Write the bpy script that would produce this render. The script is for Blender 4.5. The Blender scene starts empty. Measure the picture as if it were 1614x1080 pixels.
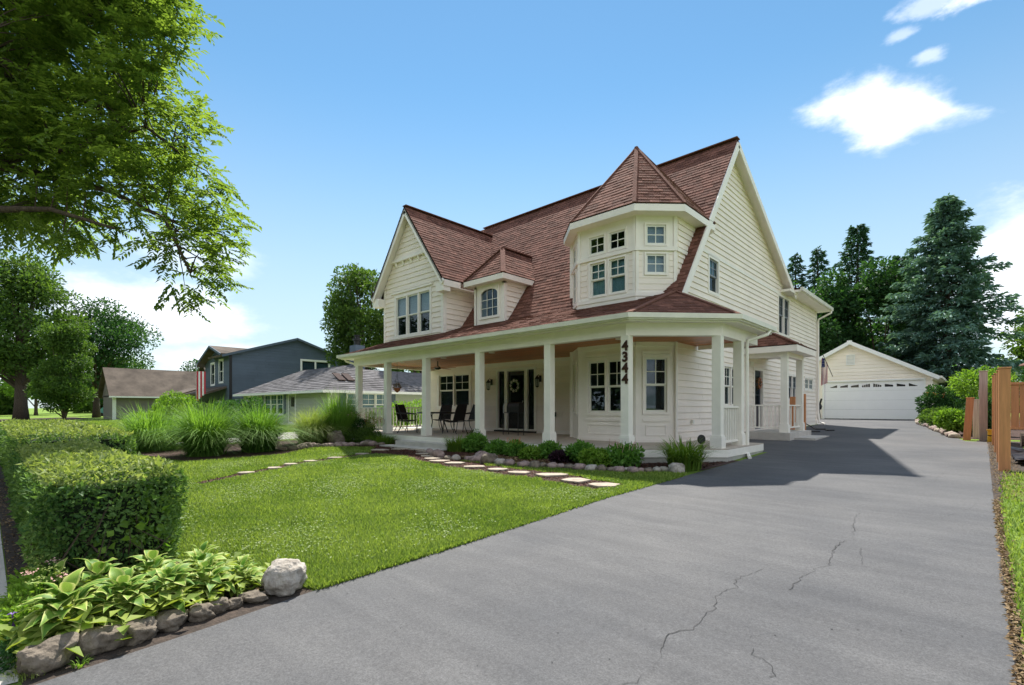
import bpy, math, random
import numpy as np
from mathutils import Vector, Matrix
rnd = random.Random(7)
rng = np.random.default_rng(7)
C = bpy.context.scene.collection
sc = bpy.context.scene

# ------------------------------------------------------------------ camera, sky, sun, exposure
YAW = math.radians(43.2)
cam = bpy.data.objects.new('camera', bpy.data.cameras.new('camera'))
C.objects.link(cam); sc.camera = cam
cam.location = (0, 0, 1.42); cam.rotation_euler = (math.radians(90), 0, YAW)
cam.data.sensor_width = 36; cam.data.lens = 17.4; cam.data.shift_y = 0.0638
cam.data.clip_start = 0.05; cam.data.clip_end = 3000
SUN = Vector((-4.58, 4.84, 9.35)).normalized()          # towards the sun: behind the house, to the left
SUN_EL = math.asin(SUN.z)
w = bpy.data.worlds.new('World'); sc.world = w; w.use_nodes = True
def build_world():
    nt = w.node_tree; N = nt.nodes; L = nt.links
    bg = N['Background']; bg.inputs['Strength'].default_value = 0.15
    sky = N.new('ShaderNodeTexSky'); sky.sky_type = 'NISHITA'; sky.sun_disc = False
    sky.sun_elevation = SUN_EL; sky.sun_rotation = math.atan2(SUN.x, SUN.y)
    sky.air_density = 1.0; sky.dust_density = 0.0; sky.ozone_density = 3.0; sky.altitude = 0
    tc = N.new('ShaderNodeTexCoord')
    sep = N.new('ShaderNodeSeparateXYZ'); L.new(tc.outputs['Generated'], sep.inputs[0])
    def m(op, a, b=None, c=None, clamp=False):
        n = N.new('ShaderNodeMath'); n.operation = op; n.use_clamp = clamp
        for i, v in enumerate((a, b, c)):
            if v is None: continue
            if isinstance(v, (int, float)): n.inputs[i].default_value = v
            else: L.new(v, n.inputs[i])
        return n.outputs[0]
    az = m('ARCTAN2', sep.outputs[0], sep.outputs[1])      # 0 = +Y, grows towards +X
    el = m('ARCSINE', sep.outputs[2])
    vec = N.new('ShaderNodeCombineXYZ'); L.new(az, vec.inputs[0]); L.new(m('MULTIPLY', el, 2.0), vec.inputs[1])
    def noise(scale, det, rough, off):
        mp = N.new('ShaderNodeMapping'); mp.inputs['Location'].default_value = (off, off * .7, 0)
        L.new(vec.outputs[0], mp.inputs[0])
        n = N.new('ShaderNodeTexNoise'); n.inputs['Scale'].default_value = scale
        n.inputs['Detail'].default_value = det; n.inputs['Roughness'].default_value = rough
        L.new(mp.outputs[0], n.inputs['Vector']); return n.outputs['Fac']
    n1 = noise(9, 9, .62, 0); n2 = noise(2.6, 6, .55, 3.1)
    total = None
    #         az(deg)  el    half-az half-el soft strength
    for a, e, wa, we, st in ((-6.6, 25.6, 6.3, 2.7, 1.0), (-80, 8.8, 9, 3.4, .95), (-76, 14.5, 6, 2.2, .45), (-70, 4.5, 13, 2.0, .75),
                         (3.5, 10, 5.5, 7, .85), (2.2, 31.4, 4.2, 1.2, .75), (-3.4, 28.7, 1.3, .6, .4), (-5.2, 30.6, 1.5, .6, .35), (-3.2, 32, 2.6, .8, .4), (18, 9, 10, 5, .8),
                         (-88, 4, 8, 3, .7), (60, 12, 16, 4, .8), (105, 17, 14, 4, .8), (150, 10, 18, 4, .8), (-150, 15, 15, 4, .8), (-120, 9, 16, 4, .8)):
        dx = m('DIVIDE', m('SUBTRACT', az, math.radians(a)), math.radians(wa))
        dy = m('DIVIDE', m('SUBTRACT', el, math.radians(e)), math.radians(we))
        d = m('SQRT', m('ADD', m('MULTIPLY', dx, dx), m('MULTIPLY', dy, dy)))
        if e == 25.6:
            dy = m('ADD', dy, m('MULTIPLY', m('SUBTRACT', az, math.radians(a)), .30 / math.radians(we)))
            d = m('MULTIPLY', m('ADD', m('ABSOLUTE', dx), m('ABSOLUTE', dy)), .82)
        d = m('ADD', d, m('MULTIPLY', m('SUBTRACT', n1, .5), 1.5 if wa > 5 else 3.2))
        k = N.new('ShaderNodeMapRange'); k.interpolation_type = 'SMOOTHSTEP'
        k.inputs['From Min'].default_value = 1.15; k.inputs['From Max'].default_value = .35
        k.inputs['To Min'].default_value = 0; k.inputs['To Max'].default_value = st
        L.new(d, k.inputs['Value'])
        total = k.outputs[0] if total is None else m('MAXIMUM', total, k.outputs[0])
    # unseen scattered cumulus, added outside the view as fill light for shaded walls
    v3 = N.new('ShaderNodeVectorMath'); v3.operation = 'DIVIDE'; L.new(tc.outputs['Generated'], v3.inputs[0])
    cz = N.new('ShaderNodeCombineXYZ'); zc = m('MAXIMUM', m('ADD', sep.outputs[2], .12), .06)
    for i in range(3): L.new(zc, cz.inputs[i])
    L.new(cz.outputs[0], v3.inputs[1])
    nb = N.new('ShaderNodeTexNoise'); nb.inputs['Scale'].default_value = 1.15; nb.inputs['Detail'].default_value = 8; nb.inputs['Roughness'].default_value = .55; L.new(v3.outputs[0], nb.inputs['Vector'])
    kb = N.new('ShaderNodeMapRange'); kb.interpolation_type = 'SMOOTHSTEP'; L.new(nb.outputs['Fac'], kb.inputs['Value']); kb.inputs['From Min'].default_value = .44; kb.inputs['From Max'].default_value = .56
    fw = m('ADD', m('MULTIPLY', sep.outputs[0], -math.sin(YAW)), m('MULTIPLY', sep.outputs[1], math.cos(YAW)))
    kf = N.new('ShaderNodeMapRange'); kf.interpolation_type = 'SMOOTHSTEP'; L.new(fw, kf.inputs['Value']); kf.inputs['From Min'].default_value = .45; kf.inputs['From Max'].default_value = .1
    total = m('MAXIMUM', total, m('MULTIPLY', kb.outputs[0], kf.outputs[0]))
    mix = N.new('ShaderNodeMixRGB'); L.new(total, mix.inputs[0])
    gm = N.new('ShaderNodeMixRGB'); gm.blend_type = 'MULTIPLY'; gm.inputs[0].default_value = 1
    gm.inputs[2].default_value = (.42, .545, .515, 1); L.new(sky.outputs[0], gm.inputs[1])
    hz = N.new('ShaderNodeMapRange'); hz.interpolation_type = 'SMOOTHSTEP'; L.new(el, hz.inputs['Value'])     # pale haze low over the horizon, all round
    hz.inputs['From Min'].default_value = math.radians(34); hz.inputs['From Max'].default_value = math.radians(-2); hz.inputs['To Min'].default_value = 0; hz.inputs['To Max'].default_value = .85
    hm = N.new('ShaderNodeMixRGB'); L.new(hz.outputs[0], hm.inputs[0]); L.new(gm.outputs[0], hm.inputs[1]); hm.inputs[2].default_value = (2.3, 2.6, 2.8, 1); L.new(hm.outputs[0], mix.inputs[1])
    cr = N.new('ShaderNodeValToRGB'); L.new(n2, cr.inputs[0])
    cr.color_ramp.elements[0].position = .3; cr.color_ramp.elements[0].color = (3.9, 4.15, 4.6, 1)
    cr.color_ramp.elements[1].position = .65; cr.color_ramp.elements[1].color = (4.9, 4.9, 5.0, 1)
    L.new(cr.outputs[0], mix.inputs[2])
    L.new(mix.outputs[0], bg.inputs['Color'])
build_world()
sun = bpy.data.objects.new('sun', bpy.data.lights.new('sun', 'SUN')); C.objects.link(sun)
sun.data.energy = 4.0; sun.data.angle = math.radians(.8); sun.data.color = (1, .95, .87)
sun.rotation_euler = SUN.to_track_quat('Z', 'Y').to_euler(); sun.location = (0, 0, 30)
sc.view_settings.view_transform = 'Standard'; sc.view_settings.look = 'None'
sc.view_settings.gamma = 1; sc.view_settings.use_curve_mapping = False
sc.view_settings.exposure = 1.15

# ------------------------------------------------------------------ materials
def mat(name, col, rough=.6, var=0., scale=4., bump=0., bscale=60., spec=.4, tone=0., metal=0., col2=None, detail=5, trans=0., stretch=None):
    m = bpy.data.materials.new(name); m.use_nodes = True
    nt = m.node_tree; N = nt.nodes; L = nt.links; b = N['Principled BSDF']
    b.inputs['Roughness'].default_value = rough; b.inputs['Specular IOR Level'].default_value = spec
    b.inputs['Metallic'].default_value = metal
    tc = N.new('ShaderNodeTexCoord'); src = tc.outputs['Object']
    if stretch:
        mp = N.new('ShaderNodeMapping'); mp.inputs['Scale'].default_value = stretch
        L.new(src, mp.inputs[0]); src = mp.outputs[0]
    cur = None
    c = (*col, 1)
    if var or col2:
        n = N.new('ShaderNodeTexNoise'); n.inputs['Scale'].default_value = scale; n.inputs['Detail'].default_value = detail
        n.inputs['Roughness'].default_value = .62
        L.new(src, n.inputs['Vector'])
        r = N.new('ShaderNodeValToRGB'); L.new(n.outputs['Fac'], r.inputs[0])
        r.color_ramp.elements[0].position = .32; r.color_ramp.elements[1].position = .68
        if col2: a, z = col2, col
        else: a, z = [x * (1 - var) for x in col], [min(1, x * (1 + var)) for x in col]
        r.color_ramp.elements[0].color = (*a, 1); r.color_ramp.elements[1].color = (*z, 1)
        cur = r.outputs[0]
    if tone:
        at = N.new('ShaderNodeAttribute'); at.attribute_name = 'tone'
        mr = N.new('ShaderNodeMapRange'); L.new(at.outputs['Fac'], mr.inputs['Value'])
        mr.inputs['To Min'].default_value = 1 - tone; mr.inputs['To Max'].default_value = 1 + tone
        mx = N.new('ShaderNodeVectorMath'); mx.operation = 'SCALE'
        if cur: L.new(cur, mx.inputs[0])
        else: mx.inputs[0].default_value = col
        L.new(mr.outputs[0], mx.inputs['Scale']); cur = mx.outputs[0]
    if cur: L.new(cur, b.inputs['Base Color'])
    else: b.inputs['Base Color'].default_value = c
    if bump:
        n = N.new('ShaderNodeTexNoise'); n.inputs['Scale'].default_value = bscale; n.inputs['Detail'].default_value = 4
        L.new(src, n.inputs['Vector'])
        bp = N.new('ShaderNodeBump'); bp.inputs['Strength'].default_value = bump; bp.inputs['Distance'].default_value = .02
        L.new(n.outputs['Fac'], bp.inputs['Height']); L.new(bp.outputs[0], b.inputs['Normal'])
    return m
def leafmat(name, dark, light, trans=.35, rough=.6, spec=.18, back=None):
    """leaf: colour by the per-leaf tone attribute, light shines through"""
    m = bpy.data.materials.new(name); m.use_nodes = True
    nt = m.node_tree; N = nt.nodes; L = nt.links; b = N['Principled BSDF']; out = N['Material Output']
    at = N.new('ShaderNodeAttribute'); at.attribute_name = 'tone'
    r = N.new('ShaderNodeValToRGB'); L.new(at.outputs['Fac'], r.inputs[0])
    r.color_ramp.elements[0].color = (*dark, 1); r.color_ramp.elements[1].color = (*light, 1)
    L.new(r.outputs[0], b.inputs['Base Color']); b.inputs['Roughness'].default_value = rough
    b.inputs['Specular IOR Level'].default_value = spec
    t = N.new('ShaderNodeBsdfTranslucent')
    hs = N.new('ShaderNodeMixRGB'); hs.blend_type = 'MULTIPLY'; hs.inputs[0].default_value = 1
    L.new(r.outputs[0], hs.inputs[1]); hs.inputs[2].default_value = (1.35, 1.38, .6, 1)
    L.new(hs.outputs[0], t.inputs['Color'])
    mx = N.new('ShaderNodeMixShader'); mx.inputs[0].default_value = trans
    L.new(b.outputs[0], mx.inputs[1]); L.new(t.outputs[0], mx.inputs[2]); L.new(mx.outputs[0], out.inputs['Surface'])
    return m
CREAM = (.88, .79, .70); TRIM = (.87, .815, .75)
M_ = {}
M_['siding'] = mat('siding_paint', CREAM, .55, .05, 1.3, .12, 30, tone=.035)
M_['siding_g'] = mat('garage_siding_paint', (.86, .775, .69), .55, .04, 1.0, tone=.03)
M_['trim'] = mat('trim_paint', TRIM, .45, .045, 2.0, .05, 40)
M_['gutter'] = mat('gutter_metal', (.72, .70, .60), .35, .08, 3)
M_['column'] = mat('column_paint', (.86, .83, .75), .45, .04, 3)
M_['sash'] = mat('sash_vinyl', (.78, .77, .70), .35)
M_['sash_grey'] = mat('grey_sash', (.20, .22, .25), .4)
M_['shingle'] = mat('roof_shingle', (.170, .080, .060), .9, .22, 9, .4, 200, spec=.1, tone=.30)
M_['shingle_deck'] = mat('roof_deck', (.05, .03, .026), .95)
M_['shingle_far'] = mat('grey_shingle', (.135, .13, .135), .92, .3, 3, .3, 60, tone=.25, spec=.15)
M_['shingle_brown'] = mat('brown_shingle', (.11, .088, .070), .92, .35, .8, .3, 30, tone=.2, spec=.15)
M_['wood_ceiling'] = mat('stained_ceiling_wood', (.48, .165, .06), .4, .35, 4, stretch=(.6, 8, 8), tone=.15)
M_['concrete'] = mat('concrete', (.50, .475, .43), .85, .12, 3, .3, 80)
M_['porch_floor'] = mat('porch_floor', (.46, .40, .33), .75, .1, 3)
M_['foundation'] = mat('foundation', (.42, .41, .37), .85, .12, 4, .25, 50)
M_['black'] = mat('black_metal', (.012, .012, .013), .45)
M_['sling'] = mat('black_sling', (.012, .010, .011), .75)
M_['door'] = mat('dark_door', (.012, .012, .016), .22, spec=.6)
M_['navy'] = mat('navy_door', (.02, .028, .05), .3)
M_['interior'] = mat('interior', (.035, .035, .04), .8)
M_['blind'] = mat('window_blind', (.62, .65, .68), .8, .12, 3, stretch=(1, 1, 18))
M_['curtain'] = mat('curtain', (.30, .46, .50), .8, .25, 5, stretch=(6, 6, .6))
M_['cedar'] = mat('cedar_stain', (.56, .25, .11), .6, .16, 3, stretch=(6, 6, .5), tone=.10)
M_['greywood'] = mat('weathered_wood', (.46, .36, .31), .85, .2, 3, stretch=(8, 8, .5))
M_['mulch'] = mat('mulch', (.085, .04, .028), .95, .5, 30, .8, 60, col2=(.03, .018, .014))
M_['soil'] = mat('soil', (.07, .05, .037), .95, .5, 14, .8, 50, col2=(.025, .019, .015))
M_['stone'] = mat('field_stone', (.23, .19, .145), .9, .3, 11, .9, 30, col2=(.06, .047, .034), detail=8)
M_['stone_pink'] = mat('pink_stone', (.38, .285, .26), .9, .3, 10, .7, 30, col2=(.13, .09, .08), detail=8)
M_['stone_white'] = mat('pale_boulder', (.50, .46, .405), .9, .3, 13, .9, 35, col2=(.22, .19, .155), detail=8)
M_['flag'] = mat('flagstone', (.36, .30, .235), .85, .28, 6, .25, 40)
M_['bark'] = mat('bark', (.085, .062, .045), .95, .4, 8, .9, 25, stretch=(3, 3, .6))
M_['twig'] = mat('twig', (.06, .042, .03), .9)
M_['blue_siding'] = mat('blue_grey_siding', (.085, .115, .16), .6, .08, 1, tone=.06)
M_['sage_siding'] = mat('sage_siding', (.36, .385, .34), .6, .05, 1, tone=.03)
M_['taupe'] = mat('taupe_wall', (.20, .18, .17), .7, .08, .6)
M_['white'] = mat('white_paint', (.80, .80, .79), .4)
M_['door_white'] = mat('garage_door_white', (.80, .80, .815), .4, .02, 2)
M_['galv'] = mat('galvanised', (.5, .52, .55), .4, .15, 9, metal=.4)
M_['tarp'] = mat('black_tarp', (.012, .013, .018), .35, bump=.6, bscale=9)
M_['yellow'] = mat('yellow_plastic', (.62, .42, .03), .4)
M_['flag_red'] = mat('flag_red', (.45, .03, .05), .7); M_['flag_white'] = mat('flag_white', (.75, .74, .74), .7)
M_['flag_blue'] = mat('flag_blue', (.02, .03, .12), .7)
M_['canvas'] = mat('brown_canvas', (.13, .05, .03), .8)
M_['copper'] = mat('number_metal', (.045, .017, .011), .4)
M_['flower_white'] = mat('white_petal', (.72, .68, .60), .7); M_['flower_pink'] = mat('pink_petal', (.62, .36, .32), .7)
M_['flower_purple'] = mat('purple_petal', (.18, .07, .38), .6); M_['flower_orange'] = mat('orange_petal', (.65, .24, .06), .6)
M_['terracotta'] = mat('terracotta', (.38, .13, .06), .8)
M_['car'] = mat('teal_car_paint', (.12, .30, .34), .25)
M_['brick_far'] = mat('red_brick', (.30, .10, .07), .9, .2, 2)

M_['lf_tree'] = leafmat('leaf_elm', (.080, .142, .028), (.23, .32, .07), .58)
M_['lf_maple'] = leafmat('leaf_maple', (.042, .095, .022), (.13, .215, .045), .4)
M_['lf_deep'] = leafmat('leaf_deep', (.02, .068, .022), (.068, .155, .045), .32)
M_['lf_bright'] = leafmat('leaf_bright', (.10, .21, .025), (.24, .38, .06), .42)
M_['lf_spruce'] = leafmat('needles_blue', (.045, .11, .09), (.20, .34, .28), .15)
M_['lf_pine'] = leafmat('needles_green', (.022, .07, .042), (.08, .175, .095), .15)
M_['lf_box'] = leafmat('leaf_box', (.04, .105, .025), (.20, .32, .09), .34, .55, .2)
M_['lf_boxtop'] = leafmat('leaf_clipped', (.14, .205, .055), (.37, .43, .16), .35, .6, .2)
M_['lf_grass'] = leafmat('reed_blade', (.07, .17, .025), (.24, .40, .08), .4)
M_['lf_feather'] = leafmat('feather_reed', (.17, .25, .06), (.38, .44, .15), .4)
M_['lf_lily'] = leafmat('lily_blade', (.06, .14, .02), (.20, .30, .045), .4)
M_['lf_purple'] = leafmat('leaf_purple', (.02, .012, .018), (.05, .02, .035), .15)
M_['lf_lawn'] = leafmat('lawn_blade', (.075, .150, .022), (.325, .405, .105), .4, .7, .12)
M_['chips'] = leafmat('mulch_chips', (.035, .016, .012), (.17, .085, .06), .0, .9, .1)
M_['drychip'] = leafmat('dry_leaves', (.09, .055, .03), (.30, .22, .13), .1, .9, .1)

def hosta_mat():
    m = bpy.data.materials.new('hosta_leaf'); m.use_nodes = True
    nt = m.node_tree; N = nt.nodes; L = nt.links; b = N['Principled BSDF']; out = N['Material Output']
    at = N.new('ShaderNodeAttribute'); at.attribute_name = 'tone'     # 0 in the middle, 1 at the margin
    ns = N.new('ShaderNodeTexNoise'); ns.inputs['Scale'].default_value = 25
    ad = N.new('ShaderNodeMath'); ad.operation = 'MULTIPLY_ADD'; L.new(ns.outputs['Fac'], ad.inputs[0]); ad.inputs[1].default_value = .35
    L.new(at.outputs['Fac'], ad.inputs[2])
    oi = N.new('ShaderNodeObjectInfo')
    a2 = N.new('ShaderNodeMath'); a2.operation = 'MULTIPLY_ADD'; L.new(oi.outputs['Random'], a2.inputs[0]); a2.inputs[1].default_value = .35
    L.new(ad.outputs[0], a2.inputs[2])
    r = N.new('ShaderNodeValToRGB'); L.new(a2.outputs[0], r.inputs[0])
    e = r.color_ramp.elements
    e[0].position = .28; e[0].color = (.10, .22, .03, 1); e[1].position = .85; e[1].color = (.62, .62, .22, 1)
    k = e.new(.52); k.color = (.27, .40, .06, 1)
    L.new(r.outputs[0], b.inputs['Base Color']); b.inputs['Roughness'].default_value = .55; b.inputs['Specular IOR Level'].default_value = .25
    t = N.new('ShaderNodeBsdfTranslucent'); L.new(r.outputs[0], t.inputs['Color'])
    mx = N.new('ShaderNodeMixShader'); mx.inputs[0].default_value = .3
    L.new(b.outputs[0], mx.inputs[1]); L.new(t.outputs[0], mx.inputs[2]); L.new(mx.outputs[0], out.inputs['Surface'])
    return m
M_['hosta'] = hosta_mat(); M_['lf_clover'] = leafmat('clover_leaf', (.12, .20, .05), (.36, .42, .20), .3); M_['lf_street'] = leafmat('leaf_street', (.016, .036, .012), (.045, .085, .022), .15); M_['lf_mid'] = leafmat('leaf_mid', (.07, .19, .03), (.19, .36, .07), .4); M_['lf_hosta_in'] = leafmat('hosta_inner', (.06, .15, .02), (.40, .46, .10), .35)
def glass_mat():
    m = bpy.data.materials.new('window_glass'); m.use_nodes = True
    nt = m.node_tree; N = nt.nodes; L = nt.links; out = N['Material Output']; N.remove(N['Principled BSDF'])
    g = N.new('ShaderNodeBsdfGlossy'); g.inputs['Roughness'].default_value = .015; g.inputs['Color'].default_value = (.9, .95, 1, 1)
    t = N.new('ShaderNodeBsdfTransparent'); t.inputs['Color'].default_value = (.72, .78, .80, 1)
    f = N.new('ShaderNodeFresnel'); f.inputs['IOR'].default_value = 1.7
    ad = N.new('ShaderNodeMath'); ad.operation = 'ADD'; ad.inputs[1].default_value = .02; L.new(f.outputs[0], ad.inputs[0])
    ge = N.new('ShaderNodeNewGeometry'); fb = N.new('ShaderNodeMath'); fb.operation = 'SUBTRACT'; fb.inputs[0].default_value = 1; L.new(ge.outputs['Backfacing'], fb.inputs[1])
    fm = N.new('ShaderNodeMath'); fm.operation = 'MULTIPLY'; L.new(ad.outputs[0], fm.inputs[0]); L.new(fb.outputs[0], fm.inputs[1])
    mx = N.new('ShaderNodeMixShader'); L.new(fm.outputs[0], mx.inputs[0]); L.new(t.outputs[0], mx.inputs[1]); L.new(g.outputs[0], mx.inputs[2])
    L.new(mx.outputs[0], out.inputs['Surface']); return m
M_['glass'] = glass_mat()
def asphalt_mat():
    m = bpy.data.materials.new('asphalt'); m.use_nodes = True
    nt = m.node_tree; N = nt.nodes; L = nt.links; b = N['Principled BSDF']
    tc = N.new('ShaderNodeTexCoord')
    def nz(scale, det, st=(1, 1, 1), rough=.6):
        mp = N.new('ShaderNodeMapping'); mp.inputs['Scale'].default_value = st; L.new(tc.outputs['Object'], mp.inputs[0])
        n = N.new('ShaderNodeTexNoise'); n.inputs['Scale'].default_value = scale; n.inputs['Detail'].default_value = det
        n.inputs['Roughness'].default_value = rough; L.new(mp.outputs[0], n.inputs['Vector']); return n.outputs['Fac']
    a = nz(.55, 6); s = nz(2.2, 5, (.35, 2.2, 1)); f = nz(95, 4, rough=.8); g2 = nz(38, 4, rough=.7)
    def mixc(fac, lo, hi, c1, c2):
        r = N.new('ShaderNodeValToRGB'); L.new(fac, r.inputs[0]); r.color_ramp.elements[0].position = lo; r.color_ramp.elements[1].position = hi
        r.color_ramp.elements[0].color = (*c1, 1); r.color_ramp.elements[1].color = (*c2, 1); return r.outputs[0]
    def mul(x, y):
        k = N.new('ShaderNodeMixRGB'); k.blend_type = 'MULTIPLY'; k.inputs[0].default_value = 1; L.new(x, k.inputs[1]); L.new(y, k.inputs[2]); return k.outputs[0]
    base = mixc(a, .32, .68, (.070, .072, .077), (.114, .113, .113))
    st = mixc(s, .35, .7, (.86, .86, .87), (1.10, 1.10, 1.10))
    fi = mixc(f, .32, .66, (.62, .62, .63), (1.28, 1.27, 1.26)); gg = mixc(g2, .3, .7, (.80, .80, .80), (1.17, 1.17, 1.17))
    L.new(mul(mul(base, st), mul(fi, gg)), b.inputs['Base Color'])
    b.inputs['Roughness'].default_value = .8; b.inputs['Specular IOR Level'].default_value = .3
    bp = N.new('ShaderNodeBump'); bp.inputs['Strength'].default_value = .5; bp.inputs['Distance'].default_value = .004
    L.new(f, bp.inputs['Height']); L.new(bp.outputs[0], b.inputs['Normal'])
    return m
M_['asphalt'] = asphalt_mat()
M_['crack'] = mat('crack_tar', (.035, .035, .035), .95)
M_['street'] = mat('street_asphalt', (.09, .09, .092), .9, .15, 2)
def lawn_mat():
    m = bpy.data.materials.new('lawn'); m.use_nodes = True
    nt = m.node_tree; N = nt.nodes; L = nt.links; b = N['Principled BSDF']; tc = N.new('ShaderNodeTexCoord')
    def nz(scale, det):
        n = N.new('ShaderNodeTexNoise'); n.inputs['Scale'].default_value = scale; n.inputs['Detail'].default_value = det
        n.inputs['Roughness'].default_value = .7; L.new(tc.outputs['Object'], n.inputs['Vector']); return n.outputs['Fac']
    r = N.new('ShaderNodeValToRGB'); L.new(nz(.6, 6), r.inputs[0])
    r.color_ramp.elements[0].position = .35; r.color_ramp.elements[0].color = (.13, .22, .034, 1)
    r.color_ramp.elements[1].position = .68; r.color_ramp.elements[1].color = (.225, .32, .062, 1)
    r2 = N.new('ShaderNodeValToRGB'); L.new(nz(22, 5), r2.inputs[0])
    r2.color_ramp.elements[0].position = .3; r2.color_ramp.elements[0].color = (.55, .6, .5, 1)
    r2.color_ramp.elements[1].position = .7; r2.color_ramp.elements[1].color = (1.25, 1.2, 1.2, 1)
    k = N.new('ShaderNodeMixRGB'); k.blend_type = 'MULTIPLY'; k.inputs[0].default_value = 1
    L.new(r.outputs[0], k.inputs[1]); L.new(r2.outputs[0], k.inputs[2]); L.new(k.outputs[0], b.inputs['Base Color'])
    b.inputs['Roughness'].default_value = .9; b.inputs['Specular IOR Level'].default_value = .1
    bp = N.new('ShaderNodeBump'); bp.inputs['Strength'].default_value = .8; bp.inputs['Distance'].default_value = .03
    L.new(nz(60, 4), bp.inputs['Height']); L.new(bp.outputs[0], b.inputs['Normal'])
    return m
M_['lawn'] = lawn_mat()

# ------------------------------------------------------------------ mesh helpers
ORG = {}
def place(o, parent):
    C.objects.link(o)
    if parent is not None: o.parent = parent; ORG[o.name] = ORG[parent.name]
    return o
def tag(o, label=None, cat=None, group=None, kind=None):
    if label: o['label'] = label
    if cat: o['category'] = cat
    if group: o['group'] = group
    if kind: o['kind'] = kind
    return o
def thing(name, label, cat, loc=(0, 0, 0), group=None):
    o = bpy.data.objects.new(name, None); o.empty_display_size = .3; C.objects.link(o)
    o.location = loc; ORG[o.name] = Vector(loc); return tag(o, label, cat, group)
class MB:
    def __init__(s, F=None): s.v = []; s.f = []; s.F = F; s.t = []
    def add(s, vs, fs, tone=None):
        n = len(s.v)
        for p in vs: s.v.append(tuple(s.F(*p)) if s.F else tuple(p))
        for f in fs: s.f.append([n + i for i in f]); s.t.append(.5 if tone is None else tone)
        return s
    def box(s, x0, x1, y0, y1, z0, z1, tone=None):
        return s.add([(x0,y0,z0),(x1,y0,z0),(x1,y1,z0),(x0,y1,z0),(x0,y0,z1),(x1,y0,z1),(x1,y1,z1),(x0,y1,z1)],
                     [(0,3,2,1),(4,5,6,7),(0,1,5,4),(1,2,6,5),(2,3,7,6),(3,0,4,7)], tone)
    def prism(s, poly, z0, z1, tone=None):
        """poly: ground-plane outline, counter-clockwise; z0, z1 numbers or lists"""
        n = len(poly); a = z0 if isinstance(z0, (list, tuple)) else [z0] * n; b = z1 if isinstance(z1, (list, tuple)) else [z1] * n
        return s.add([(p[0], p[1], a[i]) for i, p in enumerate(poly)] + [(p[0], p[1], b[i]) for i, p in enumerate(poly)],
                     [tuple(range(n))[::-1], tuple(range(n, 2 * n))] + [(i, (i + 1) % n, n + (i + 1) % n, n + i) for i in range(n)], tone)
    def slab(s, pts, nrm, th, tone=None):
        """planar polygon pts (3D) pushed back by th against nrm"""
        nrm = Vector(nrm).normalized(); P = [Vector(p) for p in pts]; n = len(P)
        cr = sum(((P[i] - P[0]).cross(P[(i + 1) % n] - P[0]) for i in range(1, n - 1)), Vector())
        if cr.dot(nrm) < 0: P.reverse()
        Q = [p - nrm * th for p in P]
        return s.add([tuple(p) for p in P + Q], [tuple(range(n)), tuple(range(n, 2 * n))[::-1]] + [(i, n + i, n + (i + 1) % n, (i + 1) % n) for i in range(n)], tone)
    def bar(s, p0, p1, side, a, b, tone=None):
        """box along p0-p1; a = thickness along side, b = the other"""
        p0 = Vector(p0); p1 = Vector(p1); d = (p1 - p0).normalized(); sd = Vector(side); sd = (sd - d * sd.dot(d)).normalized(); o = d.cross(sd)
        vs = []
        for p in (p0, p1):
            for i, j in ((-1,-1),(1,-1),(1,1),(-1,1)): vs.append(tuple(p + sd * a / 2 * i + o * b / 2 * j))
        return s.add(vs, [(0,3,2,1),(4,5,6,7),(0,1,5,4),(1,2,6,5),(2,3,7,6),(3,0,4,7)], tone)
    def tube(s, pts, rad, n=8, cap=True, tone=None):
        pts = [Vector(p) for p in pts]; m = len(pts)
        if not isinstance(rad, (list, tuple)): rad = [rad] * m
        vs = []; prev = None
        for i, p in enumerate(pts):
            d = (pts[min(i + 1, m - 1)] - pts[max(i - 1, 0)]).normalized()
            if prev is None: prev = d.orthogonal().normalized()
            a = (prev - d * prev.dot(d)).normalized(); b = d.cross(a); prev = a
            for k in range(n):
                t = 2 * math.pi * k / n; vs.append(tuple(p + (a * math.cos(t) + b * math.sin(t)) * rad[i]))
        fs = [(i * n + k, i * n + (k + 1) % n, (i + 1) * n + (k + 1) % n, (i + 1) * n + k) for i in range(m - 1) for k in range(n)]
        if cap: fs += [tuple(range(n))[::-1], tuple(range((m - 1) * n, m * n))]
        return s.add(vs, fs, tone)
    def lathe(s, c, prof, n=16, tone=None):
        vs = []; m = len(prof)
        for r, z in prof:
            for k in range(n): t = 2 * math.pi * k / n; vs.append((c[0] + r * math.cos(t), c[1] + r * math.sin(t), c[2] + z))
        fs = [(i * n + k, i * n + (k + 1) % n, (i + 1) * n + (k + 1) % n, (i + 1) * n + k) for i in range(m - 1) for k in range(n)]
        return s.add(vs, fs + [tuple(range(n))[::-1], tuple(range((m - 1) * n, m * n))], tone)
    def build(s, name, m, parent=None, smooth=False, bevel=0, loc=None):
        me = bpy.data.meshes.new(name); o0 = ORG[parent.name] if parent is not None else (Vector(loc) if loc else Vector((0, 0, 0)))
        me.from_pydata([(x - o0.x, y - o0.y, z - o0.z) for x, y, z in s.v], [], s.f); me.materials.append(M_[m] if isinstance(m, str) else m)
        at = me.attributes.new('tone', 'FLOAT', 'FACE'); at.data.foreach_set('value', s.t)
        if smooth: me.polygons.foreach_set('use_smooth', [True] * len(me.polygons))
        o = bpy.data.objects.new(name, me); place(o, parent)
        if parent is None: o.location = o0; ORG[o.name] = o0
        if bevel:
            b = o.modifiers.new('bevel', 'BEVEL'); b.width = bevel; b.segments = 2; b.limit_method = 'ANGLE'
        return o
def frame(x, y, deg):
    """wall frame: u along the wall, w outwards, z up"""
    a = math.radians(deg); ux, uy = math.cos(a), math.sin(a)
    return lambda u, w_, z: (x + ux * u + uy * w_, y + uy * u - ux * w_, z)
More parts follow.
